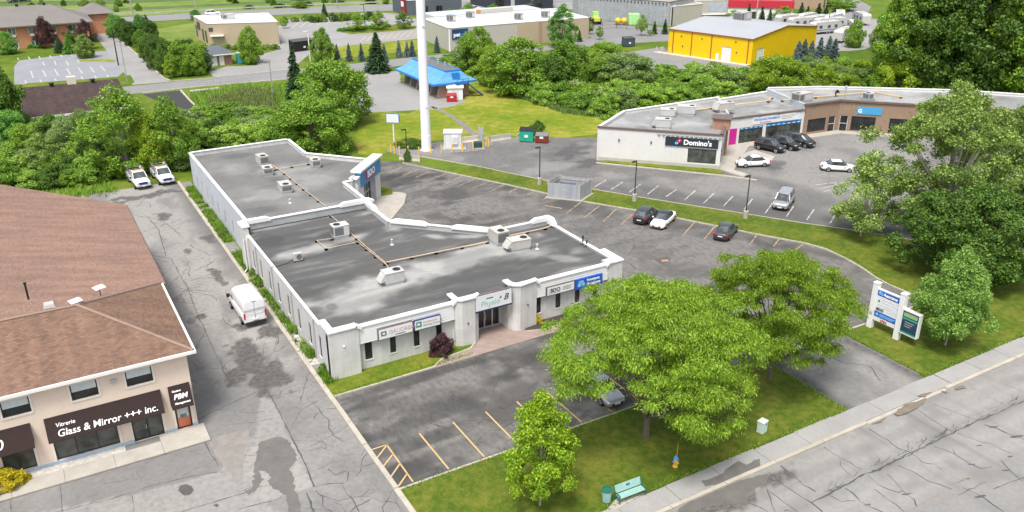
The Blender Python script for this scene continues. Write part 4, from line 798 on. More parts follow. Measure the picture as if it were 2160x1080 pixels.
MB().box(rX1-.02, 69.0, 6.0, rX1+.03, rYb, 6.16).build('drip_edge', m_frame_d, gb, True)
gt = MB(); gt.box(-37, RY0-.16, EZ-.2, RX1+.16, RY0-.01, EZ+.0); gt.box(RX1+.01, RY0-.01, EZ-.2, RX1+.16, RY1, EZ+.0); gt.build('gutter', M('gutter_white', (.74, .73, .70), .5, .06), gb, True)
MB().box(-36, RY0+.02, EZ-.22, RX1-.01, 56.58, EZ-.14).build('soffit', m_trim, gb, True)
MB().box(1.55, 56.45, 5.15, 1.95, 56.6, 5.4).build('wall_lamp', m_alu, gb, True)
def dish(label, px, py, z):
    p = P(px, py, z); t = thing('satellite_dish', label, 'dish', p, R(25)); MB().cone((0, 0, -.1), (0, 0, .55), .035, .03, 8).build('mast', m_darkm, t)
    MB().hexa([(-.42, -.28, .52), (.42, -.28, .52), (.42, .28, .62), (-.42, .28, .62)], [(-.42, -.28, .57), (.42, -.28, .57), (.42, .28, .67), (-.42, .28, .67)]).build('panel', m_cap, t, bevel=.05)
dish('flat white satellite dish on the front roof ridge of the shop', 162, 650, 8.3); dish('flat white satellite dish on the rear roof slope of the shop', 212, 621, 7.6)
p = P(106, 654, 8.35); t = thing('roof_vent', 'square metal roof vent on the brown shingle ridge', 'vent', p); MB().box(-.25, -.25, -.2, .25, .25, .3).build('base', m_darkm, t); MB().hexa([(-.38, -.38, .3), (.38, -.38, .3), (.38, .38, .3), (-.38, .38, .3)], [(-.3, -.3, .55), (.3, -.3, .55), (.3, .3, .55), (-.3, .3, .55)]).build('hood', m_ac, t)
p = P(57, 618, 10.); t = thing('roof_vent', 'thin black vent pipe on the brown rear roof slope', 'vent', p); MB().cone((0, 0, -.5), (0, 0, .75), .07, .07, 8).build('stack', m_black, t); MB().cone((0, 0, .7), (0, 0, .8), .1, .1, 8).build('cowl', m_black, t)
sw = MB().box(-36, 54.1, -.05, 7.0, 55.75, .06).build('shop_walk', m_mud); struct(sw)
for i in range(13):
    x1 = 6.95-3.1*i; MB().box(x1-3.08, 54.12, 0, x1, 55.7+.8*(x1 > 4), .13).build('walk_slab', m_conc, sw)
MB().prism([(-36, 55.72), (1.6, 55.72), (1.6, 56.5), (-36, 56.5)], 0, .1).build('pale_stones', M('white_gravel', (.44, .42, .385), .95, .4, 5, bump=.04), sw)
# ================================================================ plaza
pz = thing('strip_mall', 'angled single storey shopping plaza with white pizza unit, pharmacy and brown units', 'building', (81.9, 83.4, 0))
A0, B0, C0, D0, E0, F0, G0 = (69.9, 95.6), (82.0, 83.4), (91.0, 91.6), (105.3, 89.9), (112.4, 89.2), (117.0, 84.4), (142, 58.5)
m_pw = M('plaza_white', (.60, .595, .58), .75, .06, .4, bump=.006); m_pb = M('plaza_brown', (.26, .18, .125), .8, .12, .5, bump=.008); m_pcap = M('brown_cap', (.13, .10, .085), .6, .1)
m_prf = worn_mat('plaza_roof', (.22, .223, .223), (.35, .35, .343), (.12, .12, .12), .8, (1, 1, 1), .16, .006)
HW = 4.75
def prf(X, Y): return .7*sstep(.45, .7, fbm(X*.25, Y*.25)), .6*sstep(.58, .75, fbm(X*.3+4, Y*.3))
def proof(poly, z): 
    o = sheet('roof_membrane', poly, z, .45, m_prf, prf); o.parent = pz; o.location = (-81.9, -83.4, 0)
RD = [A0, B0, C0, (91.2, 91.8), (97.5, 101.0), (78.8, 101.3)]; RPh = [(91.0, 91.7), D0, (108.6, 101.3), (97.4, 101.05)]
RBr = [D0, E0, F0, G0, (150, 66), (134.5, 84.2), (117.5, 97.2), (108.7, 101.2)]
MB().prism([(70.3, 95.6), (82.0, 83.9), (91, 92.2), (97.3, 100.8), (79, 101)], -.1, HW-.35).build('core', m_darkm, pz, True)
MB().prism([(91, 92.2), (105.4, 90.3), (108.4, 101), (97.4, 100.9)], -.1, 3.95).build('core', m_darkm, pz, True)
MB().prism([(105.6, 90.2), (112.5, 89.6), (117.4, 84.6), (142, 59), (149.5, 66), (134.2, 84), (117.3, 96.9), (108.6, 100.9)], -.1, 4.65).build('core', m_darkm, pz, True)
proof(RD+[A0], HW-.32); proof(RPh+[RPh[0]], 4.0); proof(RBr+[RBr[0]], 4.7)
# pizza unit front
DL = sdir(A0, B0)[1]
mb = MB(); wall(mb, A0, B0, .55, HW, -.3, 0, [(9.6, 16.6, .7, 2.75)]); mb.build('wall', m_pw, pz, True)
MB().seg(A0, B0, -.02, DL+.02, -.3, .03, -.1, .55).build('foundation', M('foundation', (.42, .40, .36), .9, .15, .8), pz, True)
mb = MB(); mb.seg(A0, B0, -.05, DL+.1, -.35, .12, HW, HW+.22); mb.build('roof_cap', m_pcap, pz, True)
pn = MB().seg(A0, B0, 9.6, 12.75, -.12, -.04, .7, 2.75).build('panel_infill', m_pw, pz, True)
for k in range(4): MB().seg(A0, B0, 9.65+.78*k, 10.38+.78*k, -.04, -.005, .74, 2.72).build('panel', m_pw, pn, True)
window(pz, A0, B0, 12.8, 16.6, .7, 2.75, -.1, m_frame_d, g_store, 2, 1, .07)
m_dsign = M('sign_slate', (.022, .030, .045), .5, .1)
s = MB().seg(A0, B0, 9.55, 16.75, 0, .14, 2.95, 4.2).build('sign', m_dsign, pz, True)
text("Domino's", s, A0, B0, 12.05, .16, 3.25, .98, m_txw, bold=.03)
def diamond(par, a, b, u, z, r, o):
    d, _ = sdir(a, b); n = (d[1], -d[0]); q = lambda x, zz: (*spt(a, b, u+x, o), z+zz)
    for (cx, cz), m in (((.35, .35), M('logo_red', (.65, .03, .06), .5, .05)), ((-.35, -.35), M('logo_blue', (.02, .20, .50), .5, .05))):
        k = .62; pts = [(cx*r-k*r, cz*r), (cx*r, cz*r-k*r), (cx*r+k*r, cz*r), (cx*r, cz*r+k*r)]
        mb = MB(); f = [q(*p) for p in pts]; bk = [(x-n[0]*.03, y-n[1]*.03, zz) for x, y, zz in f]; mb.add(f+bk, [(0, 1, 2, 3), (7, 6, 5, 4), (0, 4, 5, 1), (1, 5, 6, 2), (2, 6, 7, 3), (3, 7, 4, 0)]); e = mb.build('logo_tile', m, par, True)
        dots = [(cx, cz)] if cx > 0 else [(cx-.2, cz), (cx+.2, cz)]
        for x, zz in dots:
            p0 = q(x*r, zz*r); MB().cone(p0, (p0[0]+n[0]*.015, p0[1]+n[1]*.015, p0[2]), .13*r, .13*r, 12).build('logo_dot', m_txw, par, True)
diamond(s, A0, B0, 11.3, 3.58, .52, .19); 
for u in (3.1, 7.6): MB().seg(A0, B0, u-.08, u+.08, 0, .14, 3.0, 3.35).build('wall_lamp', m_black, pz, True)
# pizza unit entrance side
SL = sdir(B0, C0)[1]
mb = MB(); wall(mb, B0, C0, -.1, HW, -.3, 0, [(.6, 3.4, .2, 2.7), (4.0, 6.4, .1, 2.7), (7.2, 10.2, .1, 2.7)]); mb.build('wall', m_pw, pz, True)
for a, b in ((.6, 3.4), (4.0, 6.4), (7.2, 10.2)): window(pz, B0, C0, a, b, .2, 2.7, -.1, m_frame_d, g_store, 3, 1, .06)
MB().seg(B0, C0, -.05, SL+.1, -.35, .12, HW, HW+.22).build('roof_cap', m_pcap, pz, True)
s = MB().seg(B0, C0, 2.0, 6.5, 0, .12, 3.2, 4.3).build('sign', m_sface, pz, True); diamond(s, B0, C0, 3.0, 3.75, .4, .16); text("Domino's", s, B0, C0, 3.7, .15, 3.5, .55, m_txr, bold=.02)
m_rb = brick_mat('red_brick', (.34, .14, .085), (.40, .18, .11), (.35, .28, .22)); 
mb = MB().seg(B0, C0, 4.6, 7.0, -1.8, .6, 4.4, 5.9); mb.build('brick_turret', m_rb, pz, True); mb = MB(); mb.seg(B0, C0, 4.4, 7.2, -2.0, .8, 5.9, 6.05); mb.build('turret_cap', m_pcap, pz, True)
mb = MB().seg(B0, C0, 6.6, 7.3, -.02, .35, -.1, 4.4); mb.build('brick_pier', m_rb, pz, True)
# pharmacy unit
PL = sdir(C0, D0)[1]
mb = MB(); wall(mb, C0, D0, -.1, 4.1, -.3, 0, [(2.2, 6.6, .15, 2.55), (7.2, 14.0, .35, 2.75)]); mb.build('wall', m_pw, pz, True)
MB().seg(C0, D0, .4, 1.7, 0, .06, .05, 2.6).build('door', M('magenta', (.50, .015, .25), .5, .08), pz, True)
for a, b, n in ((2.2, 6.6, 5), (7.2, 14.0, 7)):
    z0 = .15 if n == 5 else .35; w_ = window(pz, C0, D0, a, b, z0, 2.2, -.1, m_frame_d, g_store, n, 2, .06)
    for k in range(n): MB().seg(C0, D0, a+(b-a)*k/n+.03, a+(b-a)*(k+1)/n-.03, -.12, -.06, 2.22, 2.55 if n == 5 else 2.75).build('blue_panel', M('panel_blue', (.03, .20, .46), .5, .1), w_, True); MB().seg(C0, D0, a+(b-a)*k/n+.2, a+(b-a)*(k+1)/n-.2, -.06, -.052, 2.36, 2.44).build('panel_print', m_txw, w_, True)
s = MB().seg(C0, D0, 4.5, 13.3, 0, .08, 2.85, 3.95).build('sign', m_sface, pz, True)
text('ROCKLAND PHARMACY', s, C0, D0, 4.7, .1, 3.42, .46, M('letter_blue', (.06, .24, .55), .5, .05), bold=.008, sx=.98); text('PharmaChoice', s, C0, D0, 5.8, .1, 2.98, .36, M('letter_mix', (.45, .25, .45), .5, .1))
for k in range(3): MB().seg(C0, D0, 9.9, 12.8-.4*k, .08, .092, 3.66-.22*k, 3.74-.22*k).build('fine_print', m_txt, s, True)
MB().seg(C0, D0, -.1, PL+.1, -.35, .14, 4.1, 4.28).build('roof_cap', m_pcap, pz, True)
MB().seg((97.4, 101.0), (91.1, 91.8), 0, None, -.15, .15, 4.0, 4.9).build('party_parapet', m_curb, pz, True); MB().seg((108.6, 101.2), (105.4, 90.0), 0, None, -.18, .18, 4.0, 5.05).build('party_parapet', m_curb, pz, True)
# brown units
for a, b, ops in ((D0, E0, [(.9, 4.6, .45, 2.5), (5.2, 6.6, .05, 2.6)]), (E0, F0, [(.3, 1.5, .05, 2.6), (2.0, 5.6, .3, 2.6)]), (F0, G0, [(1, 7, .3, 2.6), (8, 9.2, .05, 2.6), (10, 16, .3, 2.6), (18, 24, .3, 2.6), (26, 32, .3, 2.6)])):
    mb = MB(); wall(mb, a, b, -.1, 4.85, -.3, 0, ops); mb.build('wall', m_pb, pz, True)
    for op in ops: window(pz, a, b, *op, -.1, m_frame_d if op[1]-op[0] > 2 else m_frame_w, g_dark, 5 if op[1]-op[0] > 2 else 1, 1 if op[2] > .1 else 2, .06, name='window' if op[1]-op[0] > 2 else 'door')
    MB().seg(a, b, -.1, sdir(a, b)[1]+.1, -.3, .2, 4.85, 5.1).build('roof_cap', m_pcap, pz, True)
s = MB().seg(E0, F0, 2.6, 6.3, 0, .1, 3.0, 4.1).build('sign', M('aqua_sign', (.05, .30, .55), .5, .15, 2), pz, True); text('G', s, E0, F0, 2.8, .12, 3.25, .8, m_txw, bold=.02)
back = MB()
for a, b, z in (((78.8, 101.3), A0, HW), ((97.5, 101.0), (78.8, 101.3), HW), ((108.7, 101.2), (97.5, 101.0), 4.4), ((117.5, 97.2), (108.7, 101.2), 5.0), ((134.5, 84.2), (117.5, 97.2), 5.0), ((150, 66), (134.5, 84.2), 5.0), (G0, (150, 66), 5.0)): back.seg(a, b, 0, None, -.25, 0, -.1, z+.1)
back.build('rear_wall', m_pw, pz, True)
pc = MB()
for a, b, z in (((78.8, 101.3), A0, HW), ((97.5, 101.0), (78.8, 101.3), HW), ((108.7, 101.2), (97.5, 101.0), 4.4), ((117.5, 97.2), (108.7, 101.2), 5.0), ((134.5, 84.2), (117.5, 97.2), 5.0), ((150, 66), (134.5, 84.2), 5.0)): pc.seg(a, b, -.1, None, -.32, .1, z+.1, z+.22)
pc.build('roof_cap', m_cap, pz, True)
# plaza roof plant
G_ = 'rooftop air units on the plaza'
rtu('white rooftop unit on the pizza roof, left of a pair', (*P(1398, 270, 4.4)[:2], HW-.32), R(140), 2.4, 1.7, 1.5, True, m_acw, group=G_)
rtu('white rooftop unit with green base on the pizza roof', (*P(1408, 246, 4.4)[:2], HW-.32), R(140), 2.4, 1.8, 1.3, None, m_acw, group=G_)
rtu('white rooftop unit with green base right of its twin', (*P(1447, 241, 4.4)[:2], HW-.32), R(140), 2.6, 1.8, 1.3, None, m_acw, group=G_)
rtu('cream rooftop unit with hood by the party wall', (*P(1527, 235, 4.4)[:2], HW-.32), R(170), 2.6, 1.7, 1.4, True, group=G_)
rtu('cream rooftop unit behind the brown front', (*P(1690, 214, 4.7)[:2], 4.7), R(0), 2.8, 1.7, 1.4, True, group=G_)
rtu('grey rooftop unit near the tall flue on the brown units', (*P(1832, 211, 4.7)[:2], 4.7), R(0), 1.8, 1.4, 1.3, None, m_acw, group=G_)
rtu('grey rooftop unit behind the airy tree', (*P(2065, 222, 4.7)[:2], 4.7), R(0), 1.8, 1.4, 1.4, None, m_acw, group=G_)
p = P(1781, 212, 4.7); t = thing('flue', 'tall thin metal flue on the brown plaza roof', 'flue', p); MB().cone((0, 0, 0), (0, 0, 2.2), .12, .12, 10).build('stack', m_alu, t); MB().cone((0, 0, 2.15), (0, 0, 2.4), .2, .15, 10).build('cap', m_alu, t)
p = P(1762, 204, 4.7); t = thing('roof_vent', 'black goose neck vent on the brown plaza roof', 'vent', p); MB().tube([(0, 0, 0), (0, 0, .8), (.15, 0, 1.0), (.4, 0, 1.0), (.5, 0, .8)], .12, 8).build('stack', m_black, t); MB().box(.3, -.15, .6, .7, .15, .82).build('hood', m_black, t)
m_yp = M('yellow_pipe', (.62, .43, .16), .6, .12)
for lab, pts, z in (('yellow gas pipe along the pizza and pharmacy roof', [(1455, 236), (1500, 230), (1620, 215), (1628, 208)], 4.45), ('pale yellow gas pipe crossing the brown unit roof', [(1650, 214), (1720, 207), (1845, 196), (1900, 207)], 4.75), ('yellow gas pipe at the far end of the brown roof', [(1960, 213), (2030, 202), (2090, 228), (2160, 245)], 4.75)):
    q = [P(x, y, z) for x, y in pts]; t = thing('gas_pipe', lab, 'pipe', q[0], 0, 'yellow gas pipes on the plaza roof'); MB().tube([(a, b, z+.2) for a, b, c in q], .09, 6).build('pipe_run', m_yp, t, True)
    for a in q: MB().box(a[0]-.2, a[1]-.15, z-.08, a[0]+.2, a[1]+.15, z+.12).build('support_block', m_black, t, True)
# sidewalk and ramp in front of the plaza
ps = MB().prism([B0, (83.4, 82.0), (93.6, 89.5), (104.8, 88.1), (111.4, 87.6), (115.7, 83.2), (141, 57.4), G0, F0, E0, D0, C0], -.05, .14).build('plaza_walk', m_conc); struct(ps)
vg = MB().prism([(69.6, 94.6), (70.6, 94.8), (81.3, 83.9), (81.6, 82.0), (80.6, 81.6)], -.05, .11).build('plaza_verge', m_lawn2); struct(vg)
kerb('kerb_stone', [(69.0, 94.4), (80.3, 81.1), (82.9, 77.2)], .35, .14, m_conc2, vg, 4)
isl = MB().prism(PP([(1560, 327), (1592, 318), (1612, 325), (1635, 331), (1628, 340), (1600, 340), (1560, 338), (1548, 335)]), -.05, .13).build('kerbed_island', m_conc); struct(isl)
rp = MB().prism([(81.9, 83.2), (82.2, 79.0), (83.6, 79.4), (83.4, 82.0)], -.05, .16).build('ramp_walk', m_conc); struct(rp)
hr = thing('handrail', 'short dark handrail at the plaza ramp', 'railing', (84.4, 82.4, .14)); mb = MB()
MB().tube([(0, 0, 0), (0, 0, 1.0), (1.9, 1.5, 1.0), (1.9, 1.5, 0)], .035, 6).build('rail', m_black, hr); MB().tube([(0, 0, .5), (1.9, 1.5, .5)], .03, 6).build('mid_rail', m_black, hr)
# ================================================================ vehicles
m_tyre = M('tyre', (.012, .012, .012), .85, .2, 4); m_rim = M('rim', (.42, .43, .44), .35, .1, 3, metal=.7); g_car = glass_mat('car_glass', (.045, .055, .06), .03, .7); m_hl = M('headlight', (.75, .77, .80), .15, .05); m_tl = M('taillight', (.42, .012, .012), .2, .1); m_trim_b = M('black_plastic', (.02, .02, .021), .6, .15); m_plate = M('plate', (.7, .72, .75), .5, .1)
def loft(st, sub, name, m, t):
    """st: list of (x, half width, z bottom, z top); rounded cross sections swept along x"""
    mb = MB(); sec = [(-.80, 0), (-1, .18), (-1, .55), (-.97, .82), (-.80, 1), (0, 1.03), (.80, 1), (.97, .82), (1, .55), (1, .18), (.80, 0), (0, 0)]
    k = len(sec); vs = [(x, hw*a, zb+(zt-zb)*c) for x, hw, zb, zt in st for a, c in sec]
    fs = [(i*k+j, i*k+(j+1) % k, (i+1)*k+(j+1) % k, (i+1)*k+j) for i in range(len(st)-1) for j in range(k)]
    fs += [tuple(range(k))[::-1], tuple(range((len(st)-1)*k, len(st)*k))]
    return mb.add(vs, fs).build(name, m, t, smooth=True, sub=sub)
CARS = dict(
 sedan=dict(L=4.7, W=1.82, st=[(2.35, .60, .32, .60), (2.25, .80, .22, .70), (1.95, .89, .2, .78), (1.0, .91, .2, .93), (0, .91, .2, .96), (-1.2, .91, .2, .98), (-1.9, .88, .22, 1.0), (-2.25, .80, .28, .95), (-2.35, .62, .4, .78)], belt=.92, roof=1.45, wf=1.15, rf=.35, rr=-.95, wr=-1.75, wb=1.38, r=.33),
 hatch=dict(L=4.5, W=1.84, st=[(2.25, .62, .35, .68), (2.15, .82, .25, .82), (1.8, .90, .22, .92), (1.0, .92, .22, 1.03), (0, .92, .22, 1.06), (-1.2, .92, .22, 1.08), (-1.9, .89, .25, 1.1), (-2.2, .80, .32, 1.05), (-2.25, .66, .42, .85)], belt=1.02, roof=1.58, wf=1.2, rf=.45, rr=-1.55, wr=-2.1, wb=1.35, r=.34),
 suv=dict(L=4.6, W=1.88, st=[(2.3, .64, .42, .82), (2.2, .84, .3, .95), (1.85, .92, .28, 1.04), (1.05, .94, .28, 1.12), (0, .94, .28, 1.15), (-1.3, .94, .28, 1.16), (-2.0, .91, .3, 1.16), (-2.25, .84, .38, 1.1), (-2.3, .7, .5, .9)], belt=1.1, roof=1.72, wf=1.2, rf=.5, rr=-1.75, wr=-2.15, wb=1.4, r=.37),
 minivan=dict(L=5.1, W=1.98, st=[(2.55, .66, .36, .75), (2.45, .88, .26, .9), (2.1, .96, .24, 1.0), (1.5, .98, .24, 1.1), (0, .99, .24, 1.14), (-1.5, .99, .24, 1.14), (-2.2, .96, .26, 1.14), (-2.5, .9, .32, 1.1), (-2.55, .78, .45, .9)], belt=1.08, roof=1.76, wf=1.75, rf=.8, rr=-2.1, wr=-2.45, wb=1.55, r=.35))
def wheel(t, x, y, r, wd=.22):
    s = 1 if y > 0 else -1
    w_ = MB().cone((x, y-s*wd/2, r), (x, y+s*wd/2, r), r, r, 20).build('wheel', m_tyre, t, smooth=False)
    MB().cone((x, y+s*wd/2-.01, r), (x, y+s*(wd/2+.012), r), r*.66, r*.62, 14).build('rim', m_rim, w_)
    MB().cone((x, y+s*(wd/2+.012), r), (x, y+s*(wd/2+.02), r), r*.2, r*.18, 8).build('hub', m_trim_b, w_)
def car(label, xy, rz, kind, paint, cat='car', group='parked cars', z=.028, roofm=None):
    k = CARS[kind]; t = thing('parked_car', label, cat, (xy[0], xy[1], z), rz, group); W = k['W']
    loft(k['st'], 2, 'body', paint, t); hb, hr = W/2*.86, W/2*.70; zb, zr = k['belt']-.04, k['roof']
    # greenhouse: glass with painted roof and pillars
    B = [(k['wf'], -hb*.86, zb), (k['wf'], hb*.86, zb), (k['wr'], hb*.84, zb), (k['wr'], -hb*.84, zb)]; T_ = [(k['rf'], -hr, zr-.06), (k['rf'], hr, zr-.06), (k['rr'], hr*.97, zr-.05), (k['rr'], -hr*.97, zr-.05)]
    Bm = [(B[0][0], -hb*.86, zb), ((B[0][0]+k['rf'])/2-.1, -hb, zb), (k['rr']-.1, -hb, zb), (B[3][0], -hb*.84, zb), (B[3][0], hb*.84, zb), (k['rr']-.1, hb, zb), ((B[0][0]+k['rf'])/2-.1, hb, zb), (B[0][0], hb*.86, zb)]
    Tm = [(k['rf']+.02, -hr*.86, zr-.05), (k['rf']-.15, -hr, zr-.06), (k['rr']+.2, -hr, zr-.06), (k['rr'], -hr*.84, zr-.05), (k['rr'], hr*.84, zr-.05), (k['rr']+.2, hr, zr-.06), (k['rf']-.15, hr, zr-.06), (k['rf']+.02, hr*.86, zr-.05)]
    gs = MB().add(Bm+Tm, [tuple(range(8)), tuple(range(8, 16))[::-1]]+[(i, 8+i, 8+(i+1) % 8, (i+1) % 8) for i in range(8)]).build('windows', g_car, t)
    rm = roofm or paint
    n = 6; st = []
    for i in range(n+1):
        u = i/n; x = k['rf']+.06+(k['rr']-.06-k['rf']-.06)*u; st.append((x, hr*(1.0-.06*(abs(2*u-1)**4)), zr-.075, zr-.045+.045*math.sin(math.pi*min(1, max(0, u)))))
    loft(st, 1, 'roof', rm, t)
    pm = paint if kind != 'sedan' else m_trim_b
    for i, j in ((1, 9), (6, 14), (2, 10), (5, 13), (0, 8), (7, 15), (3, 11), (4, 12)): MB().cone((Bm+Tm)[i], (Bm+Tm)[j], .035, .03, 5).build('pillar', pm, t)
    for s in (-1, 1): xm = (k['rf']+k['rr'])/2-.05; MB().cone((xm-.02, s*(hb+.005), zb), (xm, s*(hr+.01), zr-.06), .04, .04, 5).build('pillar', pm, t)
    for x in (k['wb'], -k['wb']):
        for s in (-1, 1): wheel(t, x, s*(W/2-.1), k['r'])
    x1 = k['L']/2; zh = k['st'][1][3]
    for s in (-1, 1):
        MB().hexa([(x1-.22, s*W*.30, zh-.16), (x1-.05, s*W*.30, zh-.16), (x1-.25, s*W*.44, zh-.14), (x1-.45, s*W*.44, zh-.14)], [(x1-.25, s*W*.30, zh-.02), (x1-.10, s*W*.30, zh-.03), (x1-.30, s*W*.44, zh), (x1-.5, s*W*.44, zh)]).build('headlight', m_hl, t)
        zt = k['st'][-2][3]
        MB().box(-x1+.02, min(s*W*.28, s*W*.45), zt-.24, -x1+.25, max(s*W*.28, s*W*.45), zt-.06).build('taillight', m_tl, t)
        MB().box(k['wf']-.5, min(s*(W/2+.02), s*(W/2+.17)), zb-.02, k['wf']-.3, max(s*(W/2+.02), s*(W/2+.17)), zb+.13).build('mirror', paint, t, bevel=.02)
    MB().box(x1-.06, -W*.28, .34, x1+.0, W*.28, .52).build('grille', m_trim_b, t); MB().box(-x1-.012, -.26, .58, -x1+.05, .26, .7).build('number_plate', m_plate, t); MB().box(x1-.01, -.26, .42, x1+.012, .26, .53).build('number_plate', m_plate, t)
    MB().box(-x1+.0, -W*.36, .28, -x1+.1, W*.36, .42).build('bumper', m_trim_b, t)
    return t
pc_black = car_paint('paint_black', (.012, .012, .014)); pc_white = car_paint('paint_white', (.80, .80, .82)); pc_grey = car_paint('paint_grey', (.07, .075, .08), .5, .3); pc_dk = car_paint('paint_charcoal', (.03, .032, .038), .3, .3); pc_sil = car_paint('paint_silver', (.46, .47, .49), .6, .32)
def ang(a, b): return math.atan2(b[1]-a[1], b[0]-a[0])
sd_ = ang(P(1396, 490), P(1427, 461))          # direction of the angled stalls
car('black hatchback with red tail lamps reversed beside the white sedan', (61.0, 73.2), sd_, 'hatch', pc_dk)
car('white sedan with dark roof nosed out of the angled row', (61.9, 71.1), sd_+math.pi, 'sedan', pc_white, roofm=pc_black)
car('dark grey sedan parked alone in the angled row', (65.7, 64.8), sd_, 'sedan', pc_grey)
car('silver sedan half hidden under the big spreading tree', (34.3, 45.2), R(-92), 'sedan', pc_sil)
car('black crossover at the pharmacy, beside the kerbed island', (95.0, 86.6), R(-74), 'suv', pc_black, group='black cars outside the pharmacy')
car('black crossover in the middle of three at the pharmacy', (97.9, 86.4), R(-74), 'suv', pc_black, group='black cars outside the pharmacy')
car('black minivan at the right of three at the pharmacy', (100.8, 86.5), R(-74), 'minivan', pc_black, group='black cars outside the pharmacy')
car('white coupe parked by the plaza ramp', (87.2, 82.3), R(158), 'sedan', pc_white)
car('white sedan parked alone in the middle of the plaza lot', (95.8, 74.8), R(-40), 'sedan', pc_white)
car('silver minivan parked at the grass verge of the plaza', (78.8, 68.6), R(212), 'minivan', pc_sil)
# delivery van
def van():
    t = thing('delivery_van', 'white high roof delivery van parked by the kerb in the yard', 'van', (14.25, 72.5, .028), R(91)); pw = pc_white
    loft([(2.95, .7, .45, .85), (2.85, .92, .3, 1.05), (2.3, .98, .28, 1.2), (1.75, 1.0, .28, 1.35), (0, 1.02, .28, 1.4), (-2.8, 1.02, .28, 1.4), (-2.92, 1.0, .3, 1.4), (-2.95, .95, .4, 1.35)], 1, 'body', pw, t)
    loft([(1.95, .88, 1.15, 1.35), (1.7, .97, 1.15, 1.8), (1.25, .98, 1.15, 2.4), (.8, .98, 1.15, 2.68), (-.5, .98, 1.15, 2.76), (-2.75, .98, 1.15, 2.76), (-2.9, .98, 1.15, 2.74), (-2.95, .97, 1.15, 2.66), (-2.96, .93, 1.18, 2.6)], 1, 'cargo_body', pw, t)
    MB().hexa([(1.98, -.74, 1.38), (1.98, .74, 1.38), (1.9, .74, 1.36), (1.9, -.74, 1.36)], [(1.42, -.7, 2.14), (1.42, .7, 2.14), (1.3, .7, 2.14), (1.3, -.7, 2.14)]).build('windscreen', g_car, t)
    for s in (-1, 1):
        MB().hexa([(1.75, s*.93, 1.4), (.9, s*.96, 1.4), (.9, s*1.0, 1.4), (1.75, s*.975, 1.4)], [(1.3, s*.9, 2.05), (.9, s*.9, 2.05), (.9, s*.945, 2.05), (1.3, s*.94, 2.05)]).build('side_window', g_car, t)
        MB().box(1.5, min(s*1.02, s*1.32), 1.35, 1.68, max(s*1.02, s*1.32), 1.7).build('mirror', m_trim_b, t, bevel=.03)
        MB().box(-2.99, min(s*.86, s*.99), .95, -2.9, max(s*.86, s*.99), 1.5).build('taillight', m_tl, t)
        for x in (1.85, -1.75): wheel(t, x, s*.93, .36, .24)
    MB().box(-3.05, -.92, .38, -2.88, .92, .62).build('bumper', m_trim_b, t, bevel=.02); MB().box(-3.02, -.25, .75, -2.95, .25, .87).build('number_plate', m_plate, t)
    MB().box(-2.975, -.012, .65, -2.945, .012, 2.45).build('door_seam', m_darkm, t); MB().box(-2.96, -.2, 2.46, -2.93, .2, 2.52).build('high_brake_light', M('dim_lens', (.10, .03, .08), .3, .1), t)
    o = text('GLASS & MIRROR', t, (0, 0), (1, 0), 0, 0, 0, .26, M('van_letter', (.35, .36, .40), .5, .05), 'CENTER'); o.location = (-3.0, 0, 1.68); o.rotation_euler = (R(90), 0, R(-90))
    o = text('GLASS & MIRROR', t, (0, 0), (1, 0), 0, 0, 0, .42, _mc['van_letter'], 'CENTER'); o.location = (-1.0, -.99, 1.75); o.rotation_euler = (R(84), 0, 0)
van()
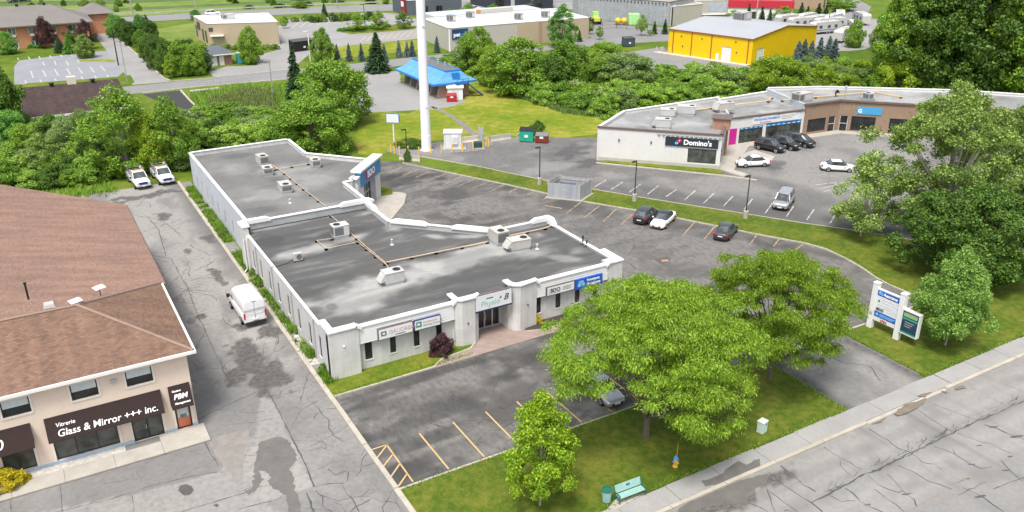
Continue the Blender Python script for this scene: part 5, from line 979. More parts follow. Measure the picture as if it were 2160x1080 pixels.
def pickup(label, xy, rz):
    t = thing('pickup_truck', label, 'truck', (xy[0], xy[1], .028), rz, 'white pickup trucks at the back of the yard'); pw = pc_white
    loft([(2.85, .72, .5, .95), (2.75, .94, .42, 1.08), (2.3, .98, .4, 1.14), (1.2, .99, .4, 1.2), (0, .99, .4, 1.22), (-.55, .99, .4, 1.22), (-.6, .97, .42, 1.2)], 1, 'body', pw, t)
    hb, hr = .86, .72
    MB().hexa([(1.35, -hb, 1.16), (1.35, hb, 1.16), (-.5, hb, 1.16), (-.5, -hb, 1.16)], [(.65, -hr, 1.82), (.65, hr, 1.82), (-.42, hr, 1.82), (-.42, -hr, 1.82)]).build('windows', g_car, t)
    MB().box(-.45, -hr-.02, 1.8, .68, hr+.02, 1.9).build('roof', pw, t, bevel=.05)
    for a, b in (((1.35, hb, 1.16), (.65, hr, 1.82)), ((-.5, hb, 1.16), (-.42, hr, 1.82)), ((.45, hb+.01, 1.16), (.35, hr+.01, 1.82))):
        for s in (-1, 1): MB().cone((a[0], s*a[1], a[2]), (b[0], s*b[1], b[2]), .05, .045, 5).build('pillar', pw, t)
    mb = MB(); mb.box(-2.85, -.97, .45, -.62, -.88, 1.2); mb.box(-2.85, .88, .45, -.62, .97, 1.2); mb.box(-2.85, -.88, .45, -2.78, .88, 1.2); mb.box(-.7, -.88, .45, -.62, .88, 1.2); mb.box(-2.78, -.88, .5, -.7, .88, .6); mb.build('cargo_bed', pw, t)
    mb = MB()
    for x in (-2.5, -1.6, -.7):
        for s in (-1, 1): mb.cone((x, s*.9, 1.2), (x, s*.86, 1.95), .03, .03, 6)
        mb.cone((x, -.86, 1.95), (x, .86, 1.95), .03, .03, 6)
    for s in (-1, 1): mb.cone((-2.8, s*.86, 1.95), (.3, s*.8, 1.98), .03, .03, 6)
    mb.build('ladder_rack', m_alu, t)
    MB().box(-.1, -.5, 1.9, .12, .5, 2.0).build('light_bar', M('amber', (.62, .30, .05), .4, .1), t); MB().cone((-.6, .55, 2.0), (-.6, .55, 2.25), .14, .12, 10).build('beacon', M('beacon', (.55, .42, .38), .4, .1), t)
    mb = MB(); mb.box(-2.4, -.6, .62, -1.0, .3, 1.1); mb.build('toolbox', m_darkm, t)
    for s in (-1, 1):
        for x in (1.85, -1.7): wheel(t, x, s*.9, .39, .26)
        MB().box(2.72, min(s*.55, s*.85), .86, 2.86, max(s*.55, s*.85), 1.04).build('headlight', m_hl, t); MB().box(.85, min(s*1.0, s*1.2), 1.2, 1.0, max(s*1.0, s*1.2), 1.42).build('mirror', m_trim_b, t)
    MB().box(2.78, -.52, .72, 2.88, .52, 1.03).build('grille', m_navy, t); MB().box(2.8, -.9, .48, 2.98, .9, .68).build('bumper', m_alu, t, bevel=.03); MB().box(2.97, -.2, .5, 2.99, .2, .63).build('number_plate', m_plate, t)
    return t
pickup('white pickup truck with ladder rack parked further from the kerb', (11.6, 117.2), R(-86)); pickup('white pickup truck with ladder rack parked against the kerb', (14.6, 117.4), R(-86))
# ================================================================ street furniture
def tag1(o, label, cat, group=None): return setp(o, label, cat, group)
m_pole = M('pole_bronze', (.035, .03, .028), .5, .15)
def lamp(label, xy, h=5.3, rz=0, base=True, group='parking lot lamps'):
    t = thing('parking_lamp', label, 'lamp post', (xy[0], xy[1], 0), rz, group); z0 = 0
    if base: MB().lathe([(.30, -.1), (.30, .95), (.27, 1.0)], 16).build('concrete_base', m_conc, t); z0 = 1.0
    MB().cone((0, 0, z0), (0, 0, h), .075, .06, 8).build('pole', m_pole, t); MB().box(-.75, -.17, h-.12, -.12, .17, h+.03).build('lamp_head', m_pole, t, bevel=.02); MB().box(-.14, -.05, h-.1, .05, .05, h-.0).build('arm', m_pole, t)
    MB().box(-.7, -.13, h-.135, -.3, .13, h-.121).build('lens', m_frame_w, t)
lamp('bronze lamp post on concrete base behind the slatted bin enclosure', P(1138, 390), 5.2, R(10)); lamp('bronze lamp post on concrete base behind the parked black hatchback', P(1338, 425), 5.3, R(10)); lamp('bronze lamp post on concrete base near the silver minivan', P(1572, 461), 5.4, R(10))
lamp('slim lamp post beside a concrete barrier near the white tower', P(859, 338), 4.6, R(10), False)
# utility tower and its compound
tw = thing('monopole_tower', 'tall white steel monopole tower with step bolts on gravel', 'tower', (50.9, 112.3, 0)); m_tw = M('tower_white', (.78, .78, .79), .5, .05, .5)
MB().lathe([(.80, 0), (.80, .25), (.74, .27), (.74, 2.4), (.70, 2.45)], 24).build('base_sleeve', m_tw, tw, smooth=False)
MB().lathe([(.71, 2.3), (.66, 14), (.60, 30), (.52, 46)], 48).build('shaft', m_tw, tw)
for k in range(60): 
    a = R(-20) if k % 2 else R(10); z = 3+.7*k; rr = .70-.0042*z; MB().cone((rr*math.cos(a), rr*math.sin(a), z), ((rr+.16)*math.cos(a), (rr+.16)*math.sin(a), z), .018, .018, 5).build('step_bolt', m_alu, tw)
for z in (6.5, 18): MB().box(-.2, -.74+.01*z/10, z, .2, -.6, z+.22).build('access_hatch', M('hatch', (.55, .56, .58), .5, .1), tw)
MB().lathe([(1.05, -.1), (1.05, .12)], 24).build('footing', m_conc, tw)
sh = thing('equipment_shelter', 'white equipment cabinet on concrete slab beside the tower', 'shelter', (55.0, 111.6, 0), R(-30))
MB().box(-1.6, -1.3, -.05, 1.9, 1.4, .15).build('slab', m_conc, sh); MB().box(-1.3, -1.0, .15, 1.3, 1.0, 2.5).build('cabinet', M('shelter_white', (.54, .56, .56), .6, .08), sh); MB().box(-1.4, -1.1, 2.5, 1.4, 1.1, 2.62).build('roof', m_cap, sh)
MB().box(-.1, -1.25, .9, .75, -1.0, 2.1).build('cooling_unit', m_cap, sh, bevel=.02); mb = MB(); [mb.box(-.02, -1.262, 1.05+.12*k, .67, -1.25, 1.1+.12*k) for k in range(8)]; mb.build('louvre', m_alu, sh); MB().box(-1.05, -1.02, .2, -.3, -1.0, 2.2).build('door', M('door_grey', (.58, .6, .61), .6, .06), sh)
m_by = M('bollard_yellow', (.75, .50, .03), .6, .12, 3)
for i, (px, py) in enumerate([(825, 322), (832, 325), (843, 325), (861, 325), (884, 327), (909, 325), (931, 323), (954, 321), (976, 319), (998, 316), (1019, 314), (1026, 306), (1031, 309)]):
    p = P(px, py); t = thing('bollard', '%s yellow bollard of the tower compound counted from the pole sign' % ORD[i], 'bollard', (p[0], p[1], 0), 0, 'yellow bollards round the tower compound'); MB().cone((0, 0, -.1), (0, 0, 1.15), .085, .085, 10).build('post', m_by, t); MB().ball((0, 0, 1.15), .085, 10, 6).build('cap', m_by, t)
def jersey(label, a, b, h=.8, m=None):
    t = thing('concrete_barrier', label, 'barrier', (a[0], a[1], 0), 0, 'concrete barriers'); mb = MB(); L = sdir(a, b)[1]; q = lambda s, o, z: (*spt(a, b, s, o), z)
    prof = [(-.28, 0), (-.28, .1), (-.12, .35), (-.09, h), (.09, h), (.12, .35), (.28, .1), (.28, 0)]; n = len(prof)
    mb.add([q(0, o, z) for o, z in prof]+[q(L, o, z) for o, z in prof], [tuple(range(n)), tuple(range(n, 2*n))[::-1]]+[(i, n+i, n+(i+1) % n, (i+1) % n) for i in range(n)]); mb.build('barrier_body', m or m_conc, t, True)
    MB().seg(a, b, L*.25, L*.25+.12, -.285, .285, .0, .08).build('lifting_slot', m_darkm, t, True); MB().seg(a, b, L*.75, L*.75+.12, -.285, .285, .0, .08).build('lifting_slot', m_darkm, t, True)
jersey('pale concrete barrier by the slim lamp post, left half', P(843, 336), P(862, 338)); jersey('pale concrete barrier by the slim lamp post, right half', P(864, 338), P(887, 341))
jersey('tan concrete barrier behind the electrical cabinet', P(974, 302), P(1012, 297), .9, M('tan_conc', (.50, .44, .36), .9, .12)); jersey('white concrete barrier at the edge of the field', P(1034, 299), P(1077, 293), .9); jersey('short concrete barrier beside the green dumpster', P(1091, 293), P(1097, 291), .8)
p = P(1010, 312); t = thing('transformer', 'green transformer box on concrete pad inside the bollards', 'transformer', (p[0], p[1], 0), R(-30)); MB().box(-.9, -.7, -.05, .9, .7, .15).build('pad', m_conc, t); MB().box(-.75, -.5, .15, .75, .5, .95).build('case', M('transformer_green', (.02, .06, .055), .5, .1), t, bevel=.03); MB().box(-.7, -.52, .25, .0, -.5, .9).build('door', M('transformer_green2', (.025, .07, .065), .5, .1), t)
p = P(1015, 300); t = thing('meter_stand', 'grey metal meter stand behind the transformer', 'meter stand', (p[0], p[1], 0), R(-30)); mb = MB(); mb.cone((-.35, 0, 0), (-.35, 0, 2.6), .06, .06, 8); mb.cone((.35, 0, 0), (.35, 0, 2.6), .06, .06, 8); mb.build('posts', m_alu, t); MB().box(-.4, -.2, 1.2, .4, -.05, 2.3).build('meter_box', m_alu, t); MB().box(-.2, -.22, .2, .2, -.1, 1.1).build('conduit_box', m_alu, t)
p = P(832, 312); t = thing('pole_sign', 'white box sign on a pole behind the yellow bollards', 'sign', (p[0], p[1], 0), R(-35)); h = hgt(832, 312, 258); MB().cone((0, 0, -.1), (0, 0, h), .12, .10, 10).build('pole', M('pole_white', (.7, .68, .66), .6, .15), t); MB().cone((0, 0, 0), (0, 0, .9), .125, .122, 10).build('rust_band', M('rust', (.30, .12, .06), .9, .3, 5), t)
s = MB().box(-.95, -.2, h, .95, .2, h+1.35).build('sign_box', m_blue, t); MB().box(-.9, -.215, h+.05, .9, -.2, h+1.3).build('sign_face', m_sface, s); [MB().box(-.6, -.222, h+.4+.3*k, .5, -.215, h+.46+.3*k).build('fine_print', M('faint_print', (.62, .64, .68), .5, .1), s) for k in range(3)]
def dumpster(label, xy, rz, col, lid, w=1.9, d=1.3, h=1.35, mark=None):
    t = thing('dumpster', label, 'dumpster', (xy[0], xy[1], .02), rz, None); MB().hexa([(-w/2, -d/2+.1, .12), (w/2, -d/2+.1, .12), (w/2, d/2, .12), (-w/2, d/2, .12)], [(-w/2, -d/2, h), (w/2, -d/2, h), (w/2, d/2, h+.25), (-w/2, d/2, h+.25)]).build('bin_body', col, t)
    MB().hexa([(-w/2-.03, -d/2-.05, h+.02), (w/2+.03, -d/2-.05, h+.02), (w/2+.03, d/2, h+.27), (-w/2-.03, d/2, h+.27)], [(-w/2-.03, -d/2-.05, h+.08), (w/2+.03, -d/2-.05, h+.08), (w/2+.03, d/2, h+.33), (-w/2-.03, d/2, h+.33)]).build('lid', lid, t)
    for x in (-w/2-.06, w/2): MB().box(x, -d/4, .55, x+.06, d/4, .75).build('fork_pocket', col, t)
    for x in (-w/2+.1, w/2-.2):
        for y in (-d/2+.2, d/2-.2): MB().cone((x, y, .07), (x+.1, y, .07), .07, .07, 8).build('caster', m_black, t)
    MB().box(-.28, -d/2-.0, .75, .28, -d/2+.06, 1.15).build('label_plate', mark or m_sface, t)
dumpster('large green dumpster with black lid at the field edge', P(1111, 298)[:2], R(-38), M('bin_green', (.02, .33, .22), .5, .12), m_black, 2.1, 1.5, 1.75); dumpster('small dark red dumpster with grey lid', P(1143, 301)[:2], R(-40), M('bin_red', (.20, .035, .02), .6, .15), M('bin_lid', (.16, .17, .18), .6, .1), 1.9, 1.2, 1.15)
# slatted bin enclosure
EN = [P(1156, 417), P(1223, 424), P(1247, 410), P(1180, 402)]; EN = [(a, b) for a, b, c in EN]
en = thing('bin_enclosure', 'grey slatted board enclosure round waste bins on the grass verge', 'enclosure', (*EN[0], 0)); m_brd = [M('board_%s' % k, c, .8, .1, 2) for k, c in (('pale', (.33, .35, .38)), ('mid', (.29, .31, .34)), ('worn', (.36, .37, .385)))]; m_inn = M('board_inner', (.42, .36, .30), .85, .15, 2)
EH = 2.05; random.seed(9)
MB().prism([spt(EN[0], EN[1], -.3, .3), spt(EN[0], EN[1], sdir(EN[0], EN[1])[1]+.3, .3), spt(EN[2], EN[3], -.3, .3), spt(EN[2], EN[3], sdir(EN[2], EN[3])[1]+.3, .3)], -.05, .13).build('slab', m_conc, en, True)
for i in range(4):
    a, b = EN[i], EN[(i+1) % 4]; L = sdir(a, b)[1]; n = int(L/.16); stp = L/n
    for k in range(n): MB().seg(a, b, k*stp+.006, (k+1)*stp-.006, 0, .025, .16, EH+random.uniform(-.02, .02)).build('board', random.choice(m_brd), en, True)
    mb = MB(); mb.seg(a, b, 0.12, L-.12, -.05, -.003, .5, .6); mb.seg(a, b, .12, L-.12, -.05, -.003, 1.65, 1.75); mb.build('rail', m_inn, en, True)
    MB().seg(a, b, -.06, .06, -.1, .03, .1, EH+.08).build('post', m_inn, en, True)
c = ((EN[0][0]+EN[2][0])/2, (EN[0][1]+EN[2][1])/2)
dumpster('dark bin standing inside the slatted enclosure', (c[0]-.3, c[1]+.3), ang(EN[0], EN[1]), m_darkm, M('lid_blue', (.07, .08, .10), .6, .1), 2.0, 1.3, 1.2)
t = thing('drum', 'small red drum inside the slatted enclosure', 'drum', (c[0]+1.2, c[1]-.9, .13)); MB().lathe([(.3, 0), (.3, .75), (.27, .8)], 14).build('barrel', M('drum_red', (.40, .02, .05), .5, .1), t); MB().lathe([(.25, .8), (.25, .83)], 14).build('lid', m_darkm, t)
# pylon sign on the right lawn
py0, py1 = P(1834, 690), P(1890, 716); sg = thing('pylon_sign', 'white two post business sign with blue bands on the lawn', 'sign', (py0[0], py0[1], .09)); PA, PB = py0[:2], py1[:2]; PLn = sdir(PA, PB)[1]
for u in (0, PLn): MB().seg(PA, PB, u-.24, u+.24, -.24, .24, .05, 4.35).build('post', m_cap, sg, True, bevel=.02); MB().seg(PA, PB, u-.27, u+.27, -.27, .27, 4.35, 4.42).build('post_cap', m_cap, sg, True)
sf = MB().seg(PA, PB, .25, PLn-.25, -.12, .12, .95, 3.95).build('sign_panel', m_sface, sg, True)
for z0, z1 in ((3.35, 3.85), (1.35, 1.85)): MB().seg(PA, PB, .28, PLn-.28, .12, .135, z0, z1).build('blue_band', m_blue, sf, True)
mb = MB(); mb.seg(PA, PB, .4, .62, .135, .15, 3.5, 3.78); mb.seg(PA, PB, .66, .8, .135, .15, 3.45, 3.7); mb.build('emblem', m_sky, sf, True)
text('Assurance', sf, PA, PB, .88, .16, 3.48, .38, m_txw, bold=.01, sx=.85); text('BDO', sf, PA, PB, .38, .15, 1.98, .34, m_txd, bold=.006); text('2784', sf, PA, PB, .95, .15, 1.02, .32, m_txr, bold=.008)
MB().seg(PA, PB, .45, .6, .12, .135, 2.75, 2.95).build('emblem', m_teal, sf, True); [MB().seg(PA, PB, u0, u1, .12, .132, z, z+.07).build('fine_print', M('faint_print2', (.52, .55, .6), .5, .1), sf, True) for u0, u1, z in ((.8, 2.3, 3.05), (.75, 2.4, 2.8), (.4, 2.0, 2.5), (.6, 2.3, 2.3), (1.4, 2.4, 2.1))]
MB().cone((*spt(PA, PB, .55, .135), 1.6), (*spt(PA, PB, .55, .15), 1.6), .14, .14, 14).build('emblem', m_sky, sf, True); MB().seg(PA, PB, .8, 2.3, .135, .147, 1.62, 1.7).build('fine_print', m_sky, sf, True); MB().seg(PA, PB, .8, 2.1, .135, .147, 1.48, 1.55).build('fine_print', m_sky, sf, True)
QA, QB = spt(PA, PB, PLn+.25, .1), spt(PA, PB, PLn+1.95, .1); pb = MB().seg(QA, QB, 0, 1.65, -.2, .2, .95, 3.2).build('poster_box', m_cap, sg, True); MB().seg(QA, QB, .1, 1.55, .2, .215, 1.08, 3.08).build('poster_face', M('poster_navy', (.02, .05, .09), .3, .2, 2), pb, True)
mb = MB(); mb.seg(QA, QB, .2, 1.45, .215, .225, 2.6, 2.95); mb.build('poster_cloud', M('poster_leaf', (.28, .42, .20), .4, .3, 5), pb, True); mb = MB(); mb.seg(QA, QB, .15, 1.5, .215, .225, 2.35, 2.5); mb.seg(QA, QB, .15, 1.5, .215, .225, 1.12, 1.2); mb.build('poster_wave', M('poster_green', (.05, .35, .25), .4, .2, 4), pb, True); [MB().seg(QA, QB, .4, 1.25-.15*k, .215, .225, 2.1-.2*k, 2.17-.2*k).build('fine_print', m_txt, pb, True) for k in range(3)]
# bench, litter bin, hydrant, utility box
m_bn = M('bench_slat', (.28, .46, .43), .6, .12, 3); m_bg = M('bench_green', (.02, .14, .09), .5, .1)
bp = P(1322, 1058); bz = ang(P(1298, 1062), P(1356, 1040)); pad = MB().prism(PP([(1282, 1075), (1300, 1055), (1330, 1040), (1362, 1042), (1300, 1078)]), .0, .13).build('bench_pad', m_conc); struct(pad)
b_ = P(1326, 1050); bt = thing('park_bench', 'pale green slatted bench with dark green frame on a concrete pad', 'bench', (b_[0], b_[1], .13), bz)
L_ = 1.95
for k in range(5): MB().box(-L_/2, -.42+.1*k, .43, L_/2, -.335+.1*k, .465).build('seat_slat', m_bn, bt)
for k in range(5): MB().hexa([(-L_/2, .1+.03*k, .52+.1*k), (L_/2, .1+.03*k, .52+.1*k), (L_/2, .135+.03*k, .52+.1*k), (-L_/2, .135+.03*k, .52+.1*k)], [(-L_/2, .125+.03*k, .605+.1*k), (L_/2, .125+.03*k, .605+.1*k), (L_/2, .16+.03*k, .605+.1*k), (-L_/2, .16+.03*k, .605+.1*k)]).build('back_slat', m_bn, bt)
for x in (-L_/2-.04, L_/2):
    mb = MB(); mb.box(x, -.42, 0, x+.05, -.36, .62); mb.box(x, .1, 0, x+.05, .16, .5); mb.box(x, -.42, .6, x+.05, .16, .65); mb.box(x, -.4, .38, x+.05, .12, .43); mb.hexa([(x, .1, .5), (x+.05, .1, .5), (x+.05, .16, .5), (x, .16, .5)], [(x, .25, 1.02), (x+.05, .25, 1.02), (x+.05, .31, 1.02), (x, .31, 1.02)]); mb.build('end_frame', m_bg, bt)
MB().box(-.13, .15, .8, .13, .185, .88).build('plaque', m_navy, bt)
b_ = P(1279, 1060); bn = thing('litter_bin', 'round green slatted litter bin beside the bench', 'bin', (b_[0], b_[1], .1)); 
for k in range(24):
    a = 2*math.pi*k/24; mb = MB(); c_, s_ = math.cos(a), math.sin(a); t_ = (-s_, c_)
    mb.hexa([(c_*.27-t_[0]*.03, s_*.27-t_[1]*.03, .06), (c_*.27+t_[0]*.03, s_*.27+t_[1]*.03, .06), (c_*.255+t_[0]*.03, s_*.255+t_[1]*.03, .06), (c_*.255-t_[0]*.03, s_*.255-t_[1]*.03, .06)], [(c_*.33-t_[0]*.037, s_*.33-t_[1]*.037, .9), (c_*.33+t_[0]*.037, s_*.33+t_[1]*.037, .9), (c_*.31+t_[0]*.037, s_*.31+t_[1]*.037, .9), (c_*.31-t_[0]*.037, s_*.31-t_[1]*.037, .9)]); mb.build('slat', m_bn, bn)
MB().lathe([(.34, .88), (.36, .9), (.36, .96), (.29, .96), (.29, .9)], 24).build('rim', m_bg, bn); MB().lathe([(.24, .02), (.28, .85)], 20).build('liner', m_black, bn); MB().lathe([(.26, 0), (.26, .06)], 16).build('base', m_darkm, bn)
h_ = P(1424, 986); hy = thing('fire_hydrant', 'yellow fire hydrant with blue cap and tall marker rod on the lawn', 'hydrant', (h_[0], h_[1], .09)); m_hy = M('hydrant_yellow', (.72, .42, .05), .5, .1); m_hb = M('hydrant_blue', (.10, .28, .62), .5, .1)
MB().lathe([(.19, 0), (.19, .06), (.13, .08), (.13, .55), (.16, .56), (.16, .62)], 16).build('barrel', m_hy, hy); MB().lathe([(.17, .62), (.16, .72), (.10, .82), (.04, .86), (.04, .92)], 16).build('bonnet', m_hb, hy)
for s in (-1, 1): MB().cone((s*.1, 0, .45), (s*.25, 0, .45), .07, .07, 10).build('side_nozzle', m_hb, hy)
MB().cone((0, -.1, .4), (0, -.26, .4), .09, .09, 10).build('front_nozzle', m_hy, hy); MB().cone((.16, .1, .1), (.19, .12, 1.75), .025, .02, 6).build('marker_rod', M('rod_orange', (.75, .36, .04), .5, .1), hy)
u_ = P(1606, 912); ub = thing('utility_box', 'small pale green utility cabinet standing on the front lawn', 'cabinet', (u_[0], u_[1], .09), R(12)); MB().box(-.3, -.25, -.05, .3, .25, .85).build('case', M('util_green', (.50, .60, .55), .6, .08), ub, bevel=.02); MB().box(-.33, -.28, .85, .33, .28, .93).build('lid', M('util_lid', (.58, .66, .62), .6, .06), ub, bevel=.02); MB().box(.05, -.262, .6, .18, -.25, .72).build('vent', m_darkm, ub)
p_ = P(789, 420, .12); t = thing('planter', 'tall dark planter with a clipped shrub by the rear entrance', 'planter', p_); MB().lathe([(.16, 0), (.24, .75), (.22, .75)], 12).build('pot', m_darkm, t); PLANTER = t
# ================================================================ background roads, lots and buildings
m_ra = M('far_asphalt', (.20, .198, .20), .9, .12, .15, bump=.01); m_rb2 = M('far_lot', (.25, .246, .242), .9, .14, .12); m_rblue = M('hotel_lot_asphalt', (.225, .232, .252), .9, .12, .2); m_new = M('fresh_asphalt', (.04, .039, .04), .85, .15, 1)
def fs(name, px, z, m, seed=None, amp=.2): return struct(flat(name, PP(px), z, m, None, seed, amp, 3.))
fr = fs('cross_street', [(235, 203), (435, 181), (620, 166), (765, 150), (880, 134), (1000, 121), (1220, 100), (1330, 91), (1420, 86), (1600, 70), (1700, 62), (1790, 45), (1830, 28), (1838, 14), (1800, -6), (1740, -8), (1795, 10), (1792, 26), (1740, 40), (1660, 52), (1420, 72), (1320, 77), (1215, 92), (1000, 108), (870, 121), (750, 134), (607, 148), (430, 167), (235, 186)], .02, m_ra)
kerb('kerb_stone', [p[:2] for p in PP([(300, 197), (435, 181.5), (620, 166.5), (765, 150.5)])], .3, .15, m_conc2, fr, 6); kerb('kerb_stone', [p[:2] for p in PP([(355, 172.5), (430, 166.5), (520, 157), (607, 147.5)])], .3, .15, m_conc2, fr, 6)
so = fs('side_road', [(196, 70), (240, 70), (276, 105), (325, 147), (357, 173), (280, 179), (260, 152), (225, 107)], .016, m_rb2); kerb('kerb_stone', [p[:2] for p in PP([(241, 72), (277, 105), (326, 147), (345, 165), (358, 170)])], .3, .15, m_conc2, so, 6)
fs('fresh_drive', [(300, 199), (380, 191), (437, 247), (440, 272), (410, 272), (385, 228), (340, 216)], .014, m_new); kd = struct(MB().box(0, 0, -.3, .1, .1, -.2).build('drive_kerb', m_conc2)); kerb('kerb_stone', [p[:2] for p in PP([(381, 191), (400, 212), (438, 248)])], .35, .15, m_conc2, kd, 5)
hl = fs('hotel_lot', [(30, 140), (40, 128), (165, 112), (225, 107), (262, 150), (248, 163), (50, 178), (30, 178)], .012, m_rblue)
for a, b in (((65, 150), (70, 164)), ((90, 148), (97, 161)), ((115, 146), (123, 159)), ((141, 145), (149, 158)), ((165, 143), (174, 155)), ((190, 141), (199, 153)), ((212, 139), (222, 150)), ((90, 131), (94, 138)), ((115, 129), (118, 137)), ((139, 128), (145, 138)), ((163, 126), (168, 133)), ((37, 122), (39, 126)), ((60, 120), (63, 125)), ((82, 119), (85, 124)), ((105, 117), (108, 122)), ((128, 116), (131, 120)), ((150, 114), (153, 119)), ((53, 170), (56, 176)), ((84, 168), (88, 174)), ((115, 166), (119, 171)), ((145, 163), (149, 169)), ((171, 162), (175, 167)), ((200, 160), (203, 165)), ((225, 158), (229, 163))):
    mb = MB(); ribbon(mb, PP([a, b]), .25, .02); mb.build('parking_line', m_whi, hl)
fs('hotel_island', [(165, 130), (175, 125), (225, 124), (246, 127), (240, 131), (200, 129)], .05, m_field); fs('hotel_verge', [(52, 184), (56, 176), (250, 162), (275, 158), (284, 174), (252, 184)], .03, m_ground); fs('hotel_lawn', [(10, 118), (60, 108), (130, 102), (210, 96), (212, 102), (140, 110), (30, 122)], .03, m_ground)
hw = fs('highway', [(-300, 100), (185, 53), (420, 39), (660, 28), (850, 22), (1000, 14), (1250, 2), (1250, -8), (850, 8), (660, 15), (420, 27), (185, 40), (-300, 82)], .02, m_ra)
gr_ = thing('guard_rail', 'long grey guard rail on the far side of the highway', 'guard rail', P(185, 39)); GP = [p[:2] for p in PP([(185, 38.5), (420, 25.5), (660, 13.5), (850, 6.5)])]
mb = MB(); [mb.seg(a, b, 0, None, -.05, .05, .5, .85) for a, b in zip(GP[:-1], GP[1:])]; mb.build('rail', m_alu, gr_, True)
for a, b in zip(GP[:-1], GP[1:]):
    L = sdir(a, b)[1]
    for k in range(int(L/5)): q = spt(a, b, 5*k+1, -.1); MB().box(q[0]-.08, q[1]-.08, -.1, q[0]+.08, q[1]+.08, .8).build('post', m_alu, gr_, True)
fs('big_lot', [(555, 88), (600, 42), (690, 35), (790, 26), (838, 29), (900, 45), (905, 66), (880, 82), (725, 98), (660, 108), (640, 125), (612, 150), (545, 158), (540, 118), (590, 104)], .012, m_rb2)
bl = fs('lot_verge', [(655, 112), (725, 97), (880, 84), (905, 92), (890, 104), (760, 120), (660, 128)], .03, m_field); fs('lot_hedge_bed', [(710, 66), (745, 58), (830, 52), (880, 55), (875, 62), (800, 68), (740, 72)], .03, m_lawn2)
for i in range(9):
    mb = MB(); ribbon(mb, PP([(615+18*i, 60-2.2*i), (632+18*i, 46-1.6*i)]), .22, .022); mb.build('parking_line', m_whi, bl)
    mb = MB(); ribbon(mb, PP([(760+14*i, 88-1.5*i), (772+14*i, 76-1.4*i)]), .22, .022); mb.build('parking_line', m_yel, bl)
fs('wash_lot', [(728, 218), (750, 175), (775, 152), (838, 150), (850, 175), (930, 206), (985, 214), (945, 226), (850, 234), (760, 238)], .016, m_rb2, 5, .3); fs('yellow_lot', [(1290, 130), (1320, 112), (1400, 98), (1410, 112), (1585, 140), (1560, 163), (1380, 163), (1300, 150)], .016, m_ra, 6, .3); fs('site_yard', [(1205, 60), (1230, 40), (1410, 58), (1410, 74), (1215, 92)], .012, m_grav, 7, .5)
fs('garage_drive', [(440, 150), (480, 140), (545, 138), (560, 152), (520, 158), (450, 162)], .016, m_rb2); fs('caravan_yard', [(1610, 60), (1700, 40), (1860, 40), (1880, 100), (1740, 110), (1650, 75)], .012, m_rb2, 8, .5); fs('far_lot', [(1030, 30), (1130, 18), (1220, 20), (1250, -5), (1180, -20), (950, -10), (960, 30)], .012, m_rb2)
m_fieldf = grass_mat('far_field', (.10, .16, .025), (.15, .20, .04), (.21, .25, .07), .02); m_crop = grass_mat('crop_field', (.05, .10, .03), (.08, .13, .04), (.11, .16, .05), .03)
for i, (y0, y1, m) in enumerate(((20, 9, m_fieldf), (9, 3, m_crop), (3, -6, m_fieldf), (-6, -16, m_crop), (-16, -40, m_fieldf))):
    fs('field_strip', [(-400, y0+24), (190, y0+17), (700, y0-6), (1300, y0-32), (1300, y1-36), (700, y1-8), (190, y1+14), (-400, y1+22)], .01+.001*i, m)
fs('side_meadow', [(300, 66), (410, 48), (425, 85), (400, 92), (330, 84)], .02, m_fieldf); fs('ditch_grass', [(395, 196), (560, 178), (625, 170), (640, 215), (590, 240), (440, 255)], .02, m_fieldf, 9, .4)
# ---- generic flat-roofed block
m_rw = M('white_roof', (.56, .57, .57), .7, .1, .1); m_rg = M('grey_roof', (.36, .37, .385), .7, .08, .15)
def block(name, label, cat, poly, h, wm, rm, cap=None, caph=.35):
    t = thing(name, label, cat, (*poly[0], 0)); MB().prism(inset(poly, .06), -.1, h-.4).build('core', wm, t, True)
    n = len(poly); 
    for i in range(n): MB().seg(poly[i], poly[(i+1) % n], 0, None, -.25, 0, -.1, h).build('wall', wm, t, True)
    mb = MB().prism(inset(poly, .25), h-.35, h-.12); mb.build('roof', rm, t, True)
    cp = MB(); [cp.seg(poly[i], poly[(i+1) % n], -.06, None, -.33, .08, h, h+.12) for i in range(n)]; cp.build('roof_cap', cap or m_cap, t, True); return t
m_tan = M('tan_wall', (.41, .33, .235), .8, .06, .2); m_beige = M('beige_wall', (.42, .40, .36), .8, .06, .2)
tn = block('retail_store', 'tan flat roofed store with white roof beside the big lot', 'building', [(43.3, 237), (43.3, 221), (59, 215.5), (61.5, 233)], 5.4, m_tan, m_rw)
TA, TB = (43.3, 237), (43.3, 221); MB().seg(TA, TB, 4, 7, 0, .12, 2.8, 4.6).build('sign', m_darkm, tn, True); 
for u in (1.5, 9, 12.5): window(tn, TA, TB, u, u+1.6, .6, 3.4, .06, m_frame_d, g_dark, 1, 2, .08)
MB().seg((43.3, 221), (59, 215.5), .5, 3.6, 0, 1.2, 2.5, 2.7).build('canopy', m_cap, tn, True); MB().seg((43.3, 221), (59, 215.5), .2, 1.2, 0, .1, 3.6, 4.5).build('sign', m_darkm, tn, True)
rtu('grey unit on the white roof of the tan store', (50, 228, 5.2), 0, 3, 2, 1.3, None, m_acw, group='far rooftop units')
pt = block('pet_store', 'long beige and tan store with white roof and a small blue sign', 'building', [(92.8, 203), (91.1, 185.5), (109, 185), (130, 183.5), (132, 203)], 5.3, m_beige, m_rw)
MB().seg((109, 185), (130, 183.5), .5, None, 0, .1, -.1, 5.1).build('tan_facade', m_tan, pt, True); MB().seg((109, 185), (130, 183.5), 6.5, 7.4, .1, .2, -.1, 5.2).build('pilaster', M('pilaster', (.35, .25, .17), .8, .1), pt, True)
